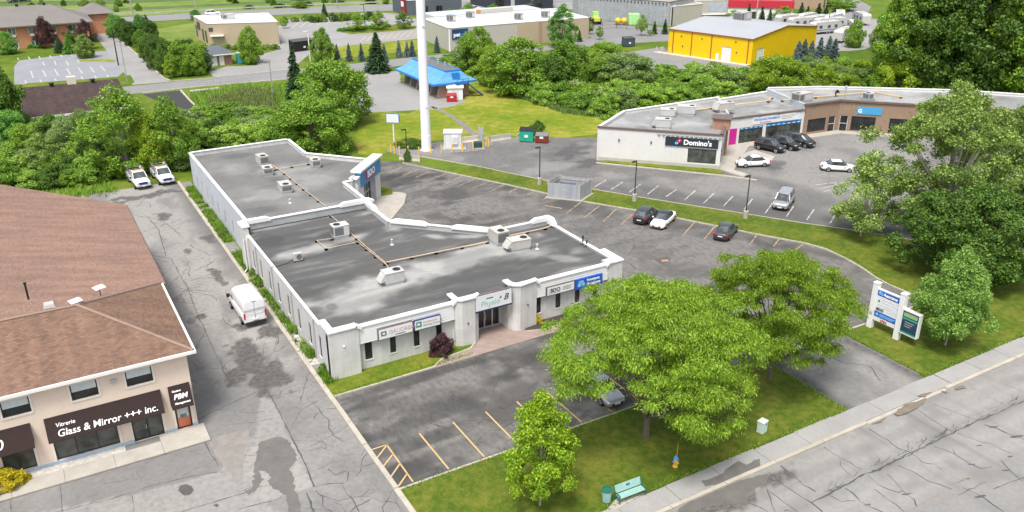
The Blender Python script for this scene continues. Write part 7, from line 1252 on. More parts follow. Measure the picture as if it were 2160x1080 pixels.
# ================================================================ vegetation
UPV = np.array([0, 0, 1.])
def nrm(a): return a/np.maximum(np.linalg.norm(a, axis=-1, keepdims=True), 1e-9)
def leaf_quads(pos, out, rng, L, asp, nup=.6, nout=.5, nrand=.7, droop=0.):
    n = len(pos); N = nrm(out*nout+UPV*nup+rng.normal(size=(n, 3))*nrand)
    if droop: T = nrm(out*np.array([1, 1, .2])*.7-UPV*droop+rng.normal(size=(n, 3))*.35)
    else: T = rng.normal(size=(n, 3))
    T = nrm(T-N*np.sum(T*N, 1, keepdims=True)); Bv = np.cross(N, T); l = L*rng.uniform(.6, 1.3, (n, 1)); w_ = l/asp
    return np.stack([pos-T*l*.5, pos+Bv*w_*.5-T*l*.05, pos+T*l*.5, pos-Bv*w_*.5-T*l*.05], 1)
def crown_clumps(seed, w0, h0, z0, prof, nc, nl, rc, L, asp, flatc=.75, droop=0., inner=.35, nup=.6, nrand=.7, upper=-.25, jit=.06, keepc=None, extra=(), shell=.45):
    rng = np.random.RandomState(seed); cs = []; tries = 0
    while len(cs) < nc and tries < 20000:
        tries += 1; u = rng.rand(); rad = prof(u)*w0/2; r = rad*math.sqrt(rng.uniform(inner**2, 1)); a = rng.rand()*2*math.pi
        r = max(0, min(r, rad-rc*.45))*rng.uniform(.9, 1.0+jit); c = np.array([r*math.cos(a), r*math.sin(a), z0+(h0-z0-rc*.6)*u+rng.uniform(-jit, jit)*h0*.35])
        if keepc and not keepc(c): continue
        if all(np.linalg.norm((c-q)/np.array([1, 1, .8])) > rc*.62 for q in cs): cs.append(c)
    cs += [np.array(e) for e in extra]
    out = []; per = nl//max(1, len(cs)); ctr = np.array([0, 0, z0+(h0-z0)*.45])
    for c in cs:
        r_ = rc*rng.uniform(.6, 1.35); n = int(per*(r_/rc)**2); d = nrm(rng.normal(size=(n*2, 3))); ax = nrm(c-ctr)+UPV*.5
        keep = (d@nrm(ax)) > upper+rng.normal(size=n*2)*.25; d = d[keep][:n]
        sh = rng.uniform(shell, 1.0, (len(d), 1))**.5*(1+.18*rng.normal(size=(len(d), 1))); p = c+d*sh*r_*np.array([1, 1, flatc]); p[:, 2] = np.maximum(p[:, 2], z0*.6)
        out.append(leaf_quads(p, d, rng, L, asp, nup, .6, nrand, droop))
    return np.concatenate(out), cs
flame = lambda u: (.35+.65*min(1, u/.22))*max(.10, 1-max(0, u-.28)/.80)**.85
slim = lambda u: max(.08, math.sin(math.pi*min(1, (u+.16)/1.2)**.72))**1.0*(1 if u < .8 else 1-.5*(u-.8)/.2)
dome = lambda u: max(.05, (1-(2*abs(u-.38)/1.24)**2.2))**.5
egg = lambda u: max(.05, math.sin(math.pi*min(1, (u+.10)/1.15)**.75))**.8
tall = lambda u: (.55+.45*min(1, u/.25))*max(.06, 1-max(0, u-.3)/.72)**.7
low = lambda u: max(.05, 1-u**2)**.5
def conifer(seed, w0, h0, nlev, nb, per, L, droopk=.25):
    rng = np.random.RandomState(seed); out = []
    for i in range(nlev):
        u = i/nlev; z = h0*(.06+.93*u); R_ = w0/2*(1-u)**.85*rng.uniform(.88, 1.1)+.08
        for k in range(max(4, int(nb*(1-u*.6)))):
            a = rng.rand()*6.283; dr = np.array([math.cos(a), math.sin(a), 0]); Rr = R_*rng.uniform(.75, 1.12); n = max(4, int(per*(.35+Rr/(w0/2))))
            t = rng.uniform(.12, 1, (n, 1)); side = rng.normal(size=(n, 1))*.16*Rr*(1.15-t); p = dr*t*Rr+np.array([-dr[1], dr[0], 0])*side+UPV*(z-droopk*Rr*t**1.4+rng.normal(size=(n, 1))*.05)
            out.append(leaf_quads(p, np.repeat(dr[None], n, 0), rng, L, 2.6, .7, .2, .45, .25))
    return np.concatenate(out)
def trunk_mesh(name, h, r, seed, cs=None, nb=8, lean=0., split=.35):
    rng = random.Random(seed); mb = MB(); p = Vector((0, 0, -.15)); pts = [p.copy()]
    for i in range(5): p = p+Vector((rng.uniform(-.06, .06)*h*.2, rng.uniform(-.06, .06)*h*.2, h*.78/5)); pts.append(p.copy())
    for i in range(5): mb.cone(pts[i], pts[i+1], r*(1.15 if i == 0 else 1-.17*i), r*(1-.17*(i+1)), 9)
    if cs:
        for c in rng.sample(list(cs), min(nb, len(cs))):
            c = Vector(c); k = max(1, min(4, int((c.z*split)/(h*.78/5)))); a = pts[k]; m = a.lerp(c, .5)+Vector((0, 0, .05*h)); mb.cone(a, m, r*.45, r*.28, 6); mb.cone(m, c, r*.28, r*.1, 5)
    me = bpy.data.meshes.new(name); me.from_pydata(mb.v, [], mb.f); me.update(); return me
ARC = {}
def arche(key, w0, h0, V, trunk):
    ARC[key] = (w0, h0, quads_mesh('crown_'+key, V), trunk)
RH, FH = np.array([math.cos(YAW), -math.sin(YAW), 0]), np.array([math.sin(YAW), math.cos(YAW), 0])
def mk_clump(key, seed, w0, h0, z0, prof, nc, nl, rc, L, asp, tr=.2, nb=10, **kw):
    V, cs = crown_clumps(seed, w0, h0, z0, prof, nc, nl, rc, L, asp, **kw); arche(key, w0, h0, V, trunk_mesh('trunk_'+key, h0, tr, seed, cs, nb))
mk_clump('locust', 11, 14.5, 11, 4.3, dome, 300, 150000, .98, .22, 3.2, .24, 34, flatc=.34, shell=.05, droop=.8, inner=.0, nup=.35, nrand=.6, jit=.13, keepc=lambda c: not (c[2] < 6.4 and -5.5 < c@RH < .5 and c@FH < 3), extra=[tuple(RH*a+FH*b+UPV*z) for a, b, z in ((2.5, -5.2, 3.9), (4.2, -4.4, 3.9), (1.2, -4.6, 4.2), (5.4, -2.8, 4.2), (3.4, -6.0, 4.5), (6.3, -1, 4.6), (2, -3.4, 3.9), (4.8, -5.2, 4.6))])
mk_clump('locust_b', 12, 13.5, 10.8, 3.9, dome, 230, 100000, .95, .23, 3.0, .20, 34, flatc=.36, shell=.05, droop=.75, inner=.0, nup=.35, nrand=.6, jit=.15)
mk_clump('young_maple', 13, 5.2, 8.3, 1.75, slim, 150, 26000, .42, .18, 1.5, .08, 14, flatc=1.0, droop=.3, inner=.0, nup=.45, upper=-.5, jit=.12)
mk_clump('young_maple_b', 14, 7.0, 9.0, 1.7, slim, 180, 36000, .52, .20, 1.7, .09, 12, flatc=.95, droop=-.3, inner=.0, nup=.4, upper=-.5, jit=.1)
mk_clump('cottonwood', 15, 15, 16, 2.6, egg, 190, 66000, .95, .23, 1.4, .30, 50, flatc=.8, shell=.15, inner=.1, nup=.3, nrand=1.0, upper=-.7, jit=.16)
mk_clump('dark_maple', 16, 13, 10, 1.6, dome, 180, 56000, .9, .25, 1.4, .28, 16, flatc=.65, inner=.1, jit=.12)
mk_clump('round_a', 17, 9, 8, .5, dome, 140, 27000, .78, .25, 1.5, .2, 8, flatc=.8, inner=.3, jit=.05)
mk_clump('round_b', 18, 8, 9, .8, egg, 120, 22000, .78, .26, 1.5, .2, 10, flatc=.8, inner=.2, jit=.14)
mk_clump('loose', 19, 8, 10, 1.6, egg, 90, 15000, .8, .26, 1.6, .16, 16, flatc=.75, inner=.05, upper=-.5, jit=.2)
mk_clump('forest', 20, 16, 22, 1.5, tall, 240, 46000, 1.35, .46, 1.5, .4, 10, flatc=.7, inner=.3, jit=.12)
mk_clump('forest_b', 21, 18, 20, 1.0, egg, 220, 46000, 1.5, .48, 1.5, .4, 10, flatc=.65, inner=.3, jit=.14)
mk_clump('poplar', 22, 7, 11, .6, tall, 120, 18000, .7, .25, 1.6, .2, 6, flatc=.9, inner=.25, droop=-.3, jit=.1)
mk_clump('bush', 23, 4, 3, .05, low, 50, 8500, .48, .19, 1.6, .06, 6, flatc=.8, inner=.15, jit=.14)
mk_clump('bush_b', 24, 4.5, 3.6, .05, egg, 50, 8500, .52, .20, 1.7, .06, 8, flatc=.85, inner=.1, upper=-.5, jit=.2)
mk_clump('sumac', 25, 5, 3, .2, low, 34, 8500, .62, .32, 3.2, .07, 8, flatc=.5, droop=.6, inner=.05, nup=.4, jit=.16)
mk_clump('street_tree', 26, 5, 6, 1.6, egg, 44, 6000, .6, .22, 1.6, .1, 8, flatc=.8, inner=.1, jit=.12)
for key, sd_c, w0, h0, nl_, nb_, per_, L_c, dk_ in (('spruce', 31, 5, 12, 34, 20, 30, .50, .35), ('blue_spruce', 32, 3.2, 6.5, 26, 18, 24, .34, .12), ('thin_spruce', 33, 2.6, 6.5, 26, 16, 22, .32, .2)):
    arche(key, w0, h0, conifer(sd_c, w0, h0, nl_, nb_, per_, L_c, dk_), trunk_mesh('trunk_'+key, h0*1.15, .16, sd_c))
m_bark = M('bark', (.13, .105, .085), .95, .3, 4, bump=.02); m_barkp = M('pale_bark', (.33, .30, .26), .9, .25, 4, bump=.02)
LM = dict(
 lime=leaf_mat('leaf_lime', (0.076, 0.169, 0.016), (0.167, 0.298, 0.025), (0.334, 0.470, 0.041), .34), bright=leaf_mat('leaf_bright', (0.082, 0.179, 0.014), (0.186, 0.313, 0.023), (0.503, 0.583, 0.053), .36), soft=leaf_mat('leaf_soft', (0.085, 0.170, 0.034), (0.170, 0.264, 0.068), (0.340, 0.442, 0.170), .3),
 olive=leaf_mat('leaf_olive', (0.074, 0.138, 0.023), (0.157, 0.250, 0.046), (0.375, 0.499, 0.131), .26), deep=leaf_mat('leaf_deep', (0.024, 0.062, 0.011), (0.060, 0.131, 0.018), (0.150, 0.247, 0.030), .24), green=leaf_mat('leaf_green', (0.058, 0.142, 0.016), (0.134, 0.265, 0.026), (0.308, 0.454, 0.048), .28),
 forest=leaf_mat('leaf_forest', (0.042, 0.133, 0.027), (0.106, 0.282, 0.044), (0.308, 0.564, 0.081), .2), sumac=leaf_mat('leaf_sumac', (0.081, 0.190, 0.025), (0.195, 0.347, 0.045), (0.389, 0.546, 0.089), .28), spruce=leaf_mat('leaf_spruce', (0.023, 0.057, 0.023), (0.048, 0.104, 0.038), (0.114, 0.190, 0.067), .1), blue=leaf_mat('leaf_blue', (0.052, 0.098, 0.098), (0.111, 0.169, 0.169), (0.234, 0.299, 0.286), .1),
 spring=leaf_mat('leaf_spring', (0.077, 0.190, 0.011), (0.193, 0.344, 0.019), (0.540, 0.652, 0.048), .38),
 pale=leaf_mat('leaf_pale', (0.088, 0.203, 0.033), (0.189, 0.351, 0.066), (0.513, 0.675, 0.198), .34),
 purple=leaf_mat('leaf_purple', (0.029, 0.013, 0.016), (0.065, 0.029, 0.034), (0.130, 0.058, 0.058), .15), yellow=leaf_mat('leaf_yellow', (0.200, 0.240, 0.012), (0.550, 0.460, 0.015), (0.800, 0.620, 0.030), .3), reed=leaf_mat('leaf_reed', (0.102, 0.143, 0.040), (0.212, 0.253, 0.088), (0.357, 0.396, 0.160), .2))
def dep(p): return float(np.dot(np.array([p[0], p[1], p[2]-CAM_H]), FW))
trng = random.Random(77)
def tree(kind, xy, h, w_, mat, label, cat='tree', group=None, name='tree', z=0., bark=None):
    w0, h0, cm, tm = ARC[kind]; t = thing(name, label, cat, (xy[0], xy[1], z), trng.uniform(0, 6.28) if kind != 'locust' else 0., group)
    if not cm.materials: cm.materials.append(LM['green'])
    if not tm.materials: tm.materials.append(m_bark)
    s = (w_/w0, w_/w0, h/h0); t.scale = s
    c = link('crown', cm, None, t); c.material_slots[0].link = 'OBJECT'; c.material_slots[0].material = LM[mat]
    k = link('trunk', tm, None, t)
    if bark: k.material_slots[0].link = 'OBJECT'; k.material_slots[0].material = bark
    return t
def ptree(kind, px, py, ytop, wpx, mat, label, cat='tree', group=None, name='tree', hs=1., bark=None):
    p = P(px, py); h = hgt(px, py, ytop)*hs; w_ = wpx*dep((p[0], p[1], h*.6))/FPX
    return tree(kind, p[:2], h, w_, mat, label, cat, group, name, 0., bark)
# --- foreground trees
tree('locust', P(1362, 925)[:2], 11.7, 14.4, 'lime', 'large spreading lime green tree on the front lawn over the silver car', name='honey_locust', z=.09)
tree('locust_b', P(1622, 802)[:2], 10.7, 11.9, 'bright', 'spreading green tree on the front lawn beside the driveway', name='honey_locust', z=.09)
tree('young_maple', P(1139, 1068)[:2], 8.3, 4.7, 'spring', 'young upright maple with pale trunk near the green bench', name='maple_tree', z=.09, bark=m_barkp)
tree('young_maple_b', P(1993, 730)[:2], 8.9, 6.3, 'pale', 'young full maple with pale leaf tips beside the pylon sign', name='maple_tree', z=.09, bark=m_barkp)
tree('cottonwood', P(1975, 500)[:2], 16.5, 17.5, 'olive', 'tall airy grey green cottonwood in front of the plaza', name='cottonwood_tree', z=.09, bark=m_barkp)
tree('cottonwood', P(2120, 470)[:2], 13.5, 12, 'olive', 'airy cottonwood behind the tallest one near the plaza corner', name='cottonwood_tree', z=.09, bark=m_barkp)
tree('loose', P(1815, 500)[:2], 9.3, 7.2, 'olive', 'thin grey green tree leaning over the verge by the plaza lot', name='cottonwood_tree', z=.09, bark=m_barkp)
tree('dark_maple', P(2030, 585)[:2], 9.3, 13.5, 'deep', 'broad dark green maple below the airy cottonwood', name='maple_tree', z=.09)
tree('bush', P(932, 748)[:2], 1.9, 2.0, 'purple', 'small purple leaved shrub by the office front wall', 'shrub', name='purple_shrub', z=.1)
tree('bush', P(15, 1026)[:2], 1.2, 2.5, 'yellow', 'yellow leaved shrub at the corner of the shop walk', 'shrub', name='yellow_shrub', z=.03)
tree('bush_b', P(860, 340)[:2], 1.9, 1.1, 'green', 'small sapling at the foot of the slim lamp post', 'shrub', name='sapling'); tree('bush_b', P(1134, 284)[:2], 2.3, 2.6, 'deep', 'dark round shrub behind the dumpsters', 'shrub', name='shrub'); tree('bush_b', P(868, 308)[:2], 1.2, 4.0, 'deep', 'low dark shrub beside the tower base', 'shrub', name='shrub')
tree('bush_b', (PLANTER.location.x, PLANTER.location.y), .75, .55, 'deep', 'small clipped shrub growing in the dark planter', 'shrub', name='potted_shrub', z=PLANTER.location.z+.65)
tree('bush', (36.3, 57.5), .8, .9, 'yellow', 'small yellow shrub in the mulch bed', 'shrub', name='shrub', z=.09); tree('bush', (39.5, 57.4), .8, 1.0, 'green', 'small green shrub in the mulch bed', 'shrub', name='shrub', z=.09)
# --- middle ground
ptree('round_a', 658, 324, 207, 182, 'green', 'dense round tree right behind the office rear roof', name='round_tree'); ptree('round_a', 702, 262, 128, 170, 'green', 'larger dense round tree beside the car wash lot', name='round_tree'); ptree('spruce', 626, 215, 92, 50, 'spruce', 'grey green spruce behind the larger round tree', name='spruce_tree')
ptree('round_b', 682, 132, 58, 48, 'green', 'upright tree by the big lot entrance', name='tree'); ptree('spruce', 797, 152, 66, 60, 'spruce', 'dark spruce standing on the lot verge', name='spruce_tree'); ptree('round_b', 530, 134, 54, 50, 'green', 'tree beside the tan store corner', name='tree')
for i, (px, py, yt) in enumerate(((712, 127, 92), (737, 129, 90), (763, 129, 90), (811, 124, 92), (842, 121, 83), (859, 120, 86), (870, 119, 83), (922, 111, 75))): ptree('blue_spruce', px, py, yt, 17, 'blue', '%s small blue spruce on the lot verge counted from the black container' % ORD[i], group='blue spruces on the lot verge', name='blue_spruce')
for i, (px, py, yt) in enumerate(((754, 66, 30), (800, 63, 24), (851, 60, 26), (990, 40, 8), (1040, 38, 10), (950, 42, 20))): ptree('loose', px, py, yt, 38, 'green', 'loose green tree in the far car park '+('bed at the hedge end', 'bed amid the hedge', 'bed beside the tower', 'strip behind the long store', 'strip next to the orange parapet', 'strip by the restaurant')[i], group='far car park trees', name='tree')
for i, (px, py, yt, wp, k, m) in enumerate(((246, 78, 28, 42, 'round_b', 'forest'), (263, 86, 38, 38, 'round_b', 'deep'), (280, 96, 46, 40, 'round_b', 'deep'), (300, 108, 62, 36, 'round_b', 'green'), (300, 78, 30, 34, 'round_b', 'forest'), (318, 84, 42, 36, 'round_a', 'deep'), (318, 130, 70, 46, 'round_b', 'deep'), (335, 146, 74, 50, 'round_a', 'deep'), (356, 155, 80, 50, 'round_b', 'deep'), (385, 160, 84, 56, 'round_b', 'green'), (412, 158, 90, 56, 'round_a', 'green'), (430, 150, 96, 40, 'round_b', 'deep'), (400, 130, 82, 50, 'round_a', 'deep'))):
    ptree(k, px, py, yt, wp, m, '%s bushy tree of the side road row counted from the highway end' % ORD[i], group='tree row along the side road', name='row_tree')
ptree('street_tree', 358, 166, 126, 26, 'bright', 'small light green tree at the street corner', name='tree'); ptree('thin_spruce', 311, 62, 30, 24, 'spruce', 'conifer rising behind the side road row', name='conifer'); ptree('thin_spruce', 289, 56, 33, 22, 'spruce', 'shorter conifer behind the side road row', name='conifer'); ptree('round_b', 413, 42, 20, 22, 'forest', 'dark round tree beside the highway car', name='tree')
ptree('loose', 98, 101, 38, 46, 'purple', 'dark purple tree before the hotel facade', name='purple_tree'); ptree('loose', 186, 104, 44, 38, 'purple', 'dark purple tree at the hotel corner', name='purple_tree'); ptree('round_b', 155, 92, 47, 50, 'deep', 'green tree between the purple hotel trees', name='tree'); ptree('spruce', 128, 111, 78, 28, 'spruce', 'left of two dark spruces before the hotel', name='spruce_tree'); ptree('spruce', 149, 113, 68, 32, 'forest', 'right of two dark spruces before the hotel', name='spruce_tree'); ptree('round_b', 181, 122, 72, 42, 'olive', 'olive green tree on the hotel lot island', name='tree'); ptree('round_b', 18, 114, 66, 42, 'forest', 'dark tree before the left hotel windows', name='tree')
for i, px in enumerate((45, 66, 84)): ptree('bush', px, 101, 93, 20, 'forest', '%s clipped shrub along the hotel wall counted towards the purple tree' % ORD[i], 'shrub', 'hotel shrubs', 'hedge_shrub')
# left scrub
ptree('round_b', 12, 300, 116, 105, 'deep', 'tall dark tree beside the brown roofed house', name='tree'); ptree('round_b', -45, 310, 140, 120, 'forest', 'wide dark tree left of the brown roofed house', name='tree'); ptree('loose', 272, 366, 192, 165, 'green', 'tall light tree with bare limbs behind the yard', name='tree', bark=m_barkp); ptree('loose', 372, 355, 212, 110, 'green', 'leafy tree behind the white pickup trucks', name='tree'); ptree('round_b', 325, 362, 235, 80, 'bright', 'bright leafy tree between two taller ones behind the yard', name='tree')
ptree('round_a', 28, 330, 232, 90, 'forest', 'dark bushy tree at the left end of the scrub', name='tree')
srng = random.Random(21)
def scrub(poly_px, n, kinds, mats, label, group, hr, wr, mind=2.2):
    pts = []; xs = [p[0] for p in poly_px]; ys = [p[1] for p in poly_px]; k = 0; poly = [p[:2] for p in PP(poly_px)]
    bx = (min(p[0] for p in poly), max(p[0] for p in poly), min(p[1] for p in poly), max(p[1] for p in poly))
    while len(pts) < n and k < 6000:
        k += 1; x, y = srng.uniform(*bx[:2]), srng.uniform(*bx[2:])
        if 7.5 < x < 18.5 and y < 123 and x < 18.5: continue
        if not inpoly(np.array([x]), np.array([y]), poly)[0] or any(math.hypot(x-a, y-b) < mind for a, b in pts): continue
        pts.append((x, y)); kd, mt, h_, w_ = srng.choice(kinds), srng.choice(mats), srng.uniform(*hr), srng.uniform(*wr)
        sz = 'tall' if h_ > hr[0]+.6*(hr[1]-hr[0]) else 'low' if h_ < hr[0]+.3*(hr[1]-hr[0]) else 'middling'
        tree(kd, (x, y), h_, w_, mt, '%s %s %s %s' % (sz, dict(green='mid green', sumac='light green', deep='dark green', soft='grey green', bright='bright green')[mt], dict(bush='rounded', bush_b='loose', sumac='feathery')[kd], label), 'shrub', group, 'shrub')
scrub([(-60, 300), (60, 285), (180, 275), (400, 290), (560, 292), (400, 318), (398, 372), (365, 380), (335, 368), (270, 380), (205, 384), (110, 400), (0, 398), (-60, 400)], 95, ['bush', 'bush_b', 'sumac', 'bush_b'], ['green', 'green', 'sumac', 'deep', 'soft'], 'shrub in the thicket behind the yard', 'thicket behind the yard', (1.8, 4.0), (4, 7), 2.3)
for i, (px, py, h_, w_, m_, k_) in enumerate(((95, 372, 5.6, 5, 'olive', 'loose'), (150, 340, 6.4, 5, 'soft', 'loose'), (205, 358, 5.2, 4.2, 'deep', 'round_b'), (60, 352, 5.8, 5.2, 'green', 'loose'), (120, 318, 5.4, 6, 'deep', 'round_b'), (388, 318, 5.0, 5, 'bright', 'loose'), (180, 300, 4.8, 6, 'soft', 'loose'))):
    tree(k_, P(px, py)[:2], h_, w_, m_, ('scraggly olive tree', 'grey green loose tree', 'small dark upright tree', 'thin green tree', 'dark rounded tree', 'bright leafy tree', 'pale scraggly tree')[i]+' standing above the thicket '+('near the shop roof', 'below the brown roofed house', 'beside the tall light tree', 'at its left end', 'before the cream wall', 'at the office rear corner', 'behind the dark upright one')[i], name='tree')
scrub([(395, 300), (600, 284), (650, 318), (560, 296), (402, 316)], 16, ['sumac', 'bush'], ['sumac', 'green'], 'shrub against the office rear wall', 'shrubs behind the office', (2.2, 3.2), (4, 6), 2.6)
scrub([(390, 262), (470, 240), (570, 255), (600, 285), (440, 292)], 26, ['sumac', 'bush_b', 'bush'], ['sumac', 'green', 'soft'], 'shrub beside the dark driveway', 'sumac by the driveway', (1.6, 3.0), (4, 6.5), 2.6)
# behind the plaza
for a in ((1008, 156, 56, 90, 'round_b', 'green', 'tree in front of the long beige store sign'), (985, 152, 76, 75, 'loose', 'soft', 'yellowish willow like tree beside the car wash'), (1090, 196, 78, 145, 'round_b', 'green', 'big bushy tree behind the dry field'), (1040, 180, 96, 70, 'round_a', 'bright', 'light bushy tree left of the big one'), (1195, 190, 86, 130, 'round_b', 'green', 'big bushy tree right of the biggest one'), (1160, 200, 118, 90, 'round_a', 'deep', 'dark bushy tree below the two big ones'), (1275, 140, 88, 80, 'round_a', 'green', 'round tree below the street verge'), (1315, 192, 112, 140, 'round_a', 'soft', 'pale round tree above the sumac'), (1260, 190, 120, 80, 'round_a', 'green', 'round tree beside the pale one above the sumac'), (1185, 100, 8, 68, 'poplar', 'forest', 'tall dark poplar in front of the tan store wall'), (1635, 208, 118, 140, 'round_a', 'bright', 'bright green bush tree below the yellow warehouse'), (1705, 155, 110, 34, 'street_tree', 'soft', 'small pale tree between the blue spruces'), (1740, 146, 118, 34, 'bush_b', 'bright', 'low bright shrub beside the blue spruces')): ptree(a[4], a[0], a[1], a[2], a[3], a[5], a[6], name='tree')
scrub([(1110, 208), (1180, 205), (1330, 175), (1420, 168), (1560, 172), (1590, 195), (1500, 205), (1330, 232), (1290, 245), (1200, 228)], 90, ['sumac', 'sumac', 'bush'], ['sumac', 'sumac', 'soft', 'green'], 'shrub in the thicket behind the plaza', 'sumac thicket behind the plaza', (2.4, 4.2), (5.5, 8), 3.0)
scrub([(900, 140), (960, 128), (1050, 160), (1030, 172), (960, 160)], 16, ['sumac', 'bush'], ['green', 'sumac'], 'shrub behind the car wash', 'shrubs behind the car wash', (1.6, 2.8), (5, 7), 3.4)
scrub([(1590, 195), (1700, 170), (1860, 150), (1900, 190), (1820, 198), (1700, 186)], 26, ['bush', 'bush_b', 'sumac'], ['sumac', 'bright', 'soft', 'green'], 'shrub on the slope behind the plaza roof', 'shrubs behind the plaza roof', (2.0, 4.5), (5, 8), 3.6)
for i, (px, py, yt) in enumerate(((1681, 133, 84), (1693, 133, 81), (1708, 133, 84), (1727, 128, 77), (1745, 128, 74), (1757, 129, 80))): ptree('blue_spruce', px, py, yt, 30, 'blue', '%s blue spruce along the yellow gable counted from its roller door' % ORD[i], group='blue spruces at the warehouse', name='blue_spruce')
for px, py, yt, wp, k, m, lb in ((1888, 188, -60, 125, 'forest', 'green', 'tall feathery tree at the left edge of the wood'), (1945, 192, -120, 190, 'forest', 'deep', 'very tall dark tree in the wood'), (2045, 198, -110, 230, 'forest_b', 'deep', 'huge rounded dark tree in the wood behind the plaza'), (2150, 205, -90, 220, 'forest_b', 'green', 'dark tree at the right end of the wood'), (2250, 210, -80, 240, 'forest', 'forest', 'dark tree beyond the right end of the wood'), (1925, 125, -140, 140, 'forest', 'forest', 'tall dark tree at the back of the wood'), (2000, 130, -160, 170, 'forest_b', 'forest', 'second tall tree at the back of the wood'), (2120, 140, -160, 180, 'forest', 'deep', 'third tall tree at the back of the wood'), (1858, 105, 20, 55, 'poplar', 'green', 'slim tree beside the caravans'), (1800, 100, 40, 40, 'round_b', 'green', 'small tree beside the end caravan'), (1880, 196, 122, 100, 'bush_b', 'bright', 'light green tree at the foot of the wood'), (1955, 198, 150, 90, 'bush_b', 'green', 'dark shrub tree at the foot of the wood'), (2100, 204, 118, 110, 'round_b', 'deep', 'rounded tree at the foot of the wood near the roof'), (2160, 210, 130, 110, 'round_b', 'olive', 'olive toned tree at the right foot of the wood')): ptree(k, px, py, max(yt, -300), wp, m, lb, name='tree')
for px, py, yt, wp in ((1688, 43, 4, 22), (1702, 41, 12, 18), (1725, 38, 6, 22), (1741, 37, 9, 18), (1759, 33, 15, 18), (1605, 54, 12, 20), (1622, 54, 16, 18), (1577, 52, 5, 18), (1474, 46, 12, 18), (1380, 72, 44, 14), (1402, 72, 40, 16), (1222, 88, 62, 14)): ptree('thin_spruce', px, py, yt, wp, 'spruce', 'distant narrow spruce '+('beside the loop road' if px > 1680 else 'in front of the red banded shop' if px > 1500 else 'behind the yellow warehouse roof' if px > 1450 else 'at the yellow warehouse corner of the site yard' if px > 1300 else 'beside the tall dark poplar'), group='distant spruces', name='spruce_tree')
for px, py, yt, wp in ((1650, 48, 12, 38), (1543, 52, 21, 34), (1243, 72, 44, 20), (1265, 84, 54, 18), (1352, 76, 30, 24), (1780, 22, -5, 60), (1752, 14, -10, 50), (1372, 76, 62, 14), (600, 60, 38, 18)): ptree('street_tree', px, py, yt, wp, 'green', 'small distant street tree '+('near the red banded shop' if 1500 < px < 1700 else 'beside the loop road' if px > 1700 else 'beside the tan store' if px < 700 else 'along the site yard'), group='distant street trees', name='street_tree')
for i in range(34):
    px = srng.uniform(10, 850); yb = 44-.032*px+srng.uniform(-30, -6)
    if 330 < px < 480: continue
    kd, mt = srng.choice(['round_b', 'bush', 'bush_b', 'thin_spruce']), srng.choice(['green', 'deep', 'olive'])
    ptree(kd, px, yb, yb-srng.uniform(6, 18), srng.uniform(12, 30), mt, 'distant %s %s in the fields beyond the highway' % (dict(green='green', deep='dark green', olive='olive')[mt], dict(round_b='rounded tree', bush='low shrub', bush_b='loose shrub', thin_spruce='narrow tree')[kd]), group='trees beyond the highway', name='field_tree')
for i in range(30): px = srng.uniform(470, 800); mt = srng.choice(['green', 'deep']); ptree('bush_b', px, 58-.04*px+srng.uniform(12, 16), 50-.04*px+srng.uniform(4, 12), srng.uniform(12, 22), mt, 'low %s shrub along the near side of the highway' % dict(green='light', deep='dark')[mt], 'shrub', 'highway shrubs', 'shrub')
ptree('thin_spruce', 685, 36, 6, 18, 'spruce', 'dark conifer beside the highway near the big lot', name='conifer')
for i, px in enumerate(range(718, 826, 9)): ptree('bush', px, 66-.09*(px-718), 58-.09*(px-718), 18, 'forest', '%s clipped shrub of the car park hedge counted towards the tower' % ORD[i], 'shrub', 'car park hedge', 'hedge_shrub')
for i, px in enumerate((430, 452, 480, 500, 560, 580)): ptree('bush', px, 104, 92, 22, 'olive', '%s scrubby bush below the tan store counted from the garage' % ORD[i], 'shrub', 'bushes by the tan store', 'shrub')
# reeds in the ditch, weeds along the kerb strip, rough grass
def tufts(name, label, cat, pts, hr, lw, mat, per=7, parent=None):
    rng = np.random.RandomState(len(pts)); V = []
    for x, y, z in pts:
        n = per; p = np.array([x, y, z])+rng.normal(size=(n, 3))*np.array([.12, .12, 0]); h = rng.uniform(*hr, (n, 1)); d = nrm(rng.normal(size=(n, 3))*np.array([1, 1, 0])); b = np.cross(d, UPV)*lw
        tip = p+UPV*h+d*h*rng.uniform(.1, .5, (n, 1)); V.append(np.stack([p-b, p+b, tip+b*.3, tip-b*.3], 1))
    me = quads_mesh(name, np.concatenate(V)); me.materials.append(LM[mat]); o = link(name, me, None, parent); o['kind'] = 'stuff'; setp(o, label, cat); return o
rg = np.random.RandomState(4)
def spread(px, n):
    poly = [p[:2] for p in PP(px)]; out = []; bx = (min(p[0] for p in poly), max(p[0] for p in poly), min(p[1] for p in poly), max(p[1] for p in poly))
    X = rg.uniform(bx[0], bx[1], n*6); Y = rg.uniform(bx[2], bx[3], n*6); k = inpoly(X, Y, poly); return [(a, b, 0) for a, b in zip(X[k][:n], Y[k][:n])]
tufts('reeds', 'pale dry reeds standing in the ditch meadow', 'reeds', spread([(440, 215), (520, 190), (580, 200), (590, 245), (500, 262), (440, 255)], 1500), (.6, 1.3), .05, 'reed'); tufts('meadow_grass', 'tall green meadow grass round the ditch', 'grass', spread([(400, 200), (500, 182), (630, 178), (630, 230), (560, 255), (430, 262)], 2600), (.4, 1.0), .05, 'sumac')
wp = [(rg.uniform(16.4, 17.5), rg.uniform(57, 112), .06) for i in range(1300)]; wp = [p for p in wp if fbm(np.array([p[1]*.35]), np.array([2.]))[0] > .42]
tufts('weeds', 'weeds growing in the strip beside the office wall', 'weeds', wp, (.12, .5), .04, 'green', 9)
tufts('edge_grass', 'rough grass along the back edge of the yard', 'grass', [(x, y, .02) for x, y in zip(rg.uniform(-10, 8.5, 700), rg.normal(117.3, 1.0, 700))], (.2, .6), .05, 'sumac')
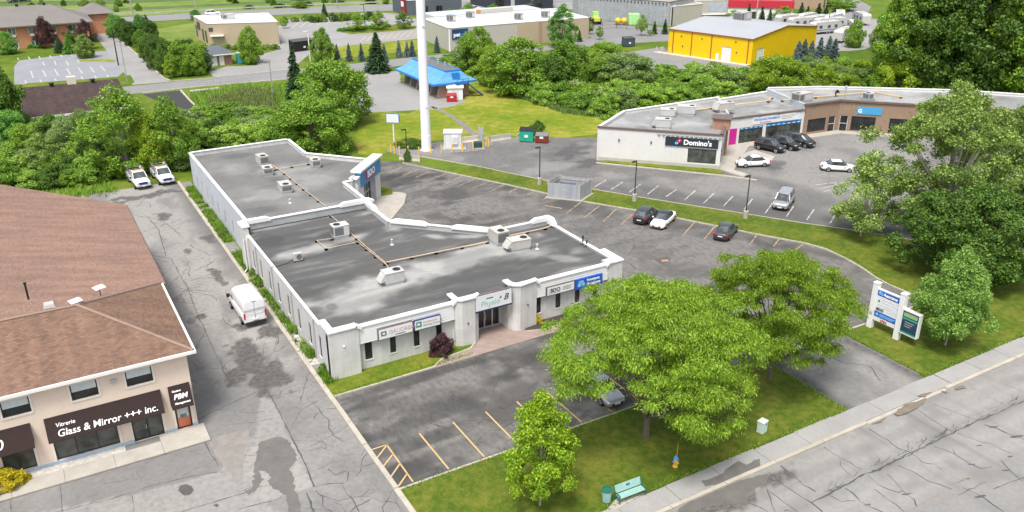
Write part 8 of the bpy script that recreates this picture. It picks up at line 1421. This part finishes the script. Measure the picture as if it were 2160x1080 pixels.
tufts('field_edge_grass', 'rough tall grass between thicket and dry field', 'grass', spread([(1000, 165), (1060, 170), (1110, 200), (1200, 232), (1330, 245), (1300, 252), (1190, 240), (1090, 206)], 1500), (.3, .8), .06, 'soft')
for i in range(20):
    y = rg.uniform(58, 112); tree('bush_b', (rg.uniform(16.6, 17.0), y), rg.uniform(.3, .95), rg.uniform(.6, 1.25), rg.choice(['green', 'soft', 'sumac']), 'weedy shrub in the strip between kerb and office wall', 'shrub', 'weedy shrubs along the office wall', 'shrub', .05)
ep = []
for x in np.arange(16.5, 48.8, .16): ep += [(x, 42.25+rg.normal(0, .07), .09), (x, 34.06+abs(rg.normal(0, .08)), .09)]
for y in np.arange(34.1, 42.3, .16): ep += [(48.86+rg.normal(0, .07), y, .09), (58.3+rg.normal(0, .08), y, .09)]
for x in np.arange(58.4, 90, .2): ep += [(x, 34.08+abs(rg.normal(0, .08)), .09)]
for a, b in zip(BACK[1:-1], BACK[2:]):
    L = sdir(a, b)[1]; ep += [(*spt(a, b, u, -.15+rg.normal(0, .06)), .09) for u in np.arange(0, L, .25)]
for x in np.arange(16.5, 28.6, .15): ep += [(x, 55.25+.02*(x-16)+abs(rg.normal(0, .1)), .1)]
tufts('lawn_edge_grass', 'longer grass blades spilling over the lawn edges', 'grass', ep, (.06, .16), .03, 'green', 8)
# rocks in the strip by the front corner
rk = [M('rock_%s' % k, c, .9, .2, 3) for k, c in (('grey', (.40, .38, .36)), ('pink', (.44, .36, .33)), ('pale', (.52, .5, .47)))]
rme = []
for s in range(4):
    bm = bmesh.new(); bmesh.ops.create_icosphere(bm, subdivisions=1, radius=.15); rr = random.Random(s)
    for v in bm.verts: v.co *= rr.uniform(.7, 1.25); v.co.z *= .6
    me = bpy.data.meshes.new('stone'); bm.to_mesh(me); bm.free(); me.materials.append(rk[s % 3]); rme.append(me)
rb0 = struct(MB().box(16.4, 62, 0, 16.5, 62.1, .05).build('stone_bed', m_mud))
for i in range(170):
    y = 60.5+abs(rg.normal(0, 3.2)) if i < 130 else rg.uniform(70, 110); o = link('stone', rme[i % 4], None, rb0); o.location = (rg.uniform(16.4, 17.0), min(110, y), .08); o.rotation_euler = (0, 0, rg.uniform(0, 6)); o.scale = (rg.uniform(.6, 1.5),)*3
# ---------------------------------------------------------------- turn lettering into meshes
bpy.context.view_layer.update(); dg = bpy.context.evaluated_depsgraph_get()
for ob, nm in TXT:
    me = bpy.data.meshes.new_from_object(ob.evaluated_get(dg)); o = bpy.data.objects.new(nm, me); C.objects.link(o)
    o.parent = ob.parent; o.location = ob.location; o.rotation_euler = ob.rotation_euler; o.scale = ob.scale
for ob, nm in TXT: cu = ob.data; bpy.data.objects.remove(ob); bpy.data.curves.remove(cu)
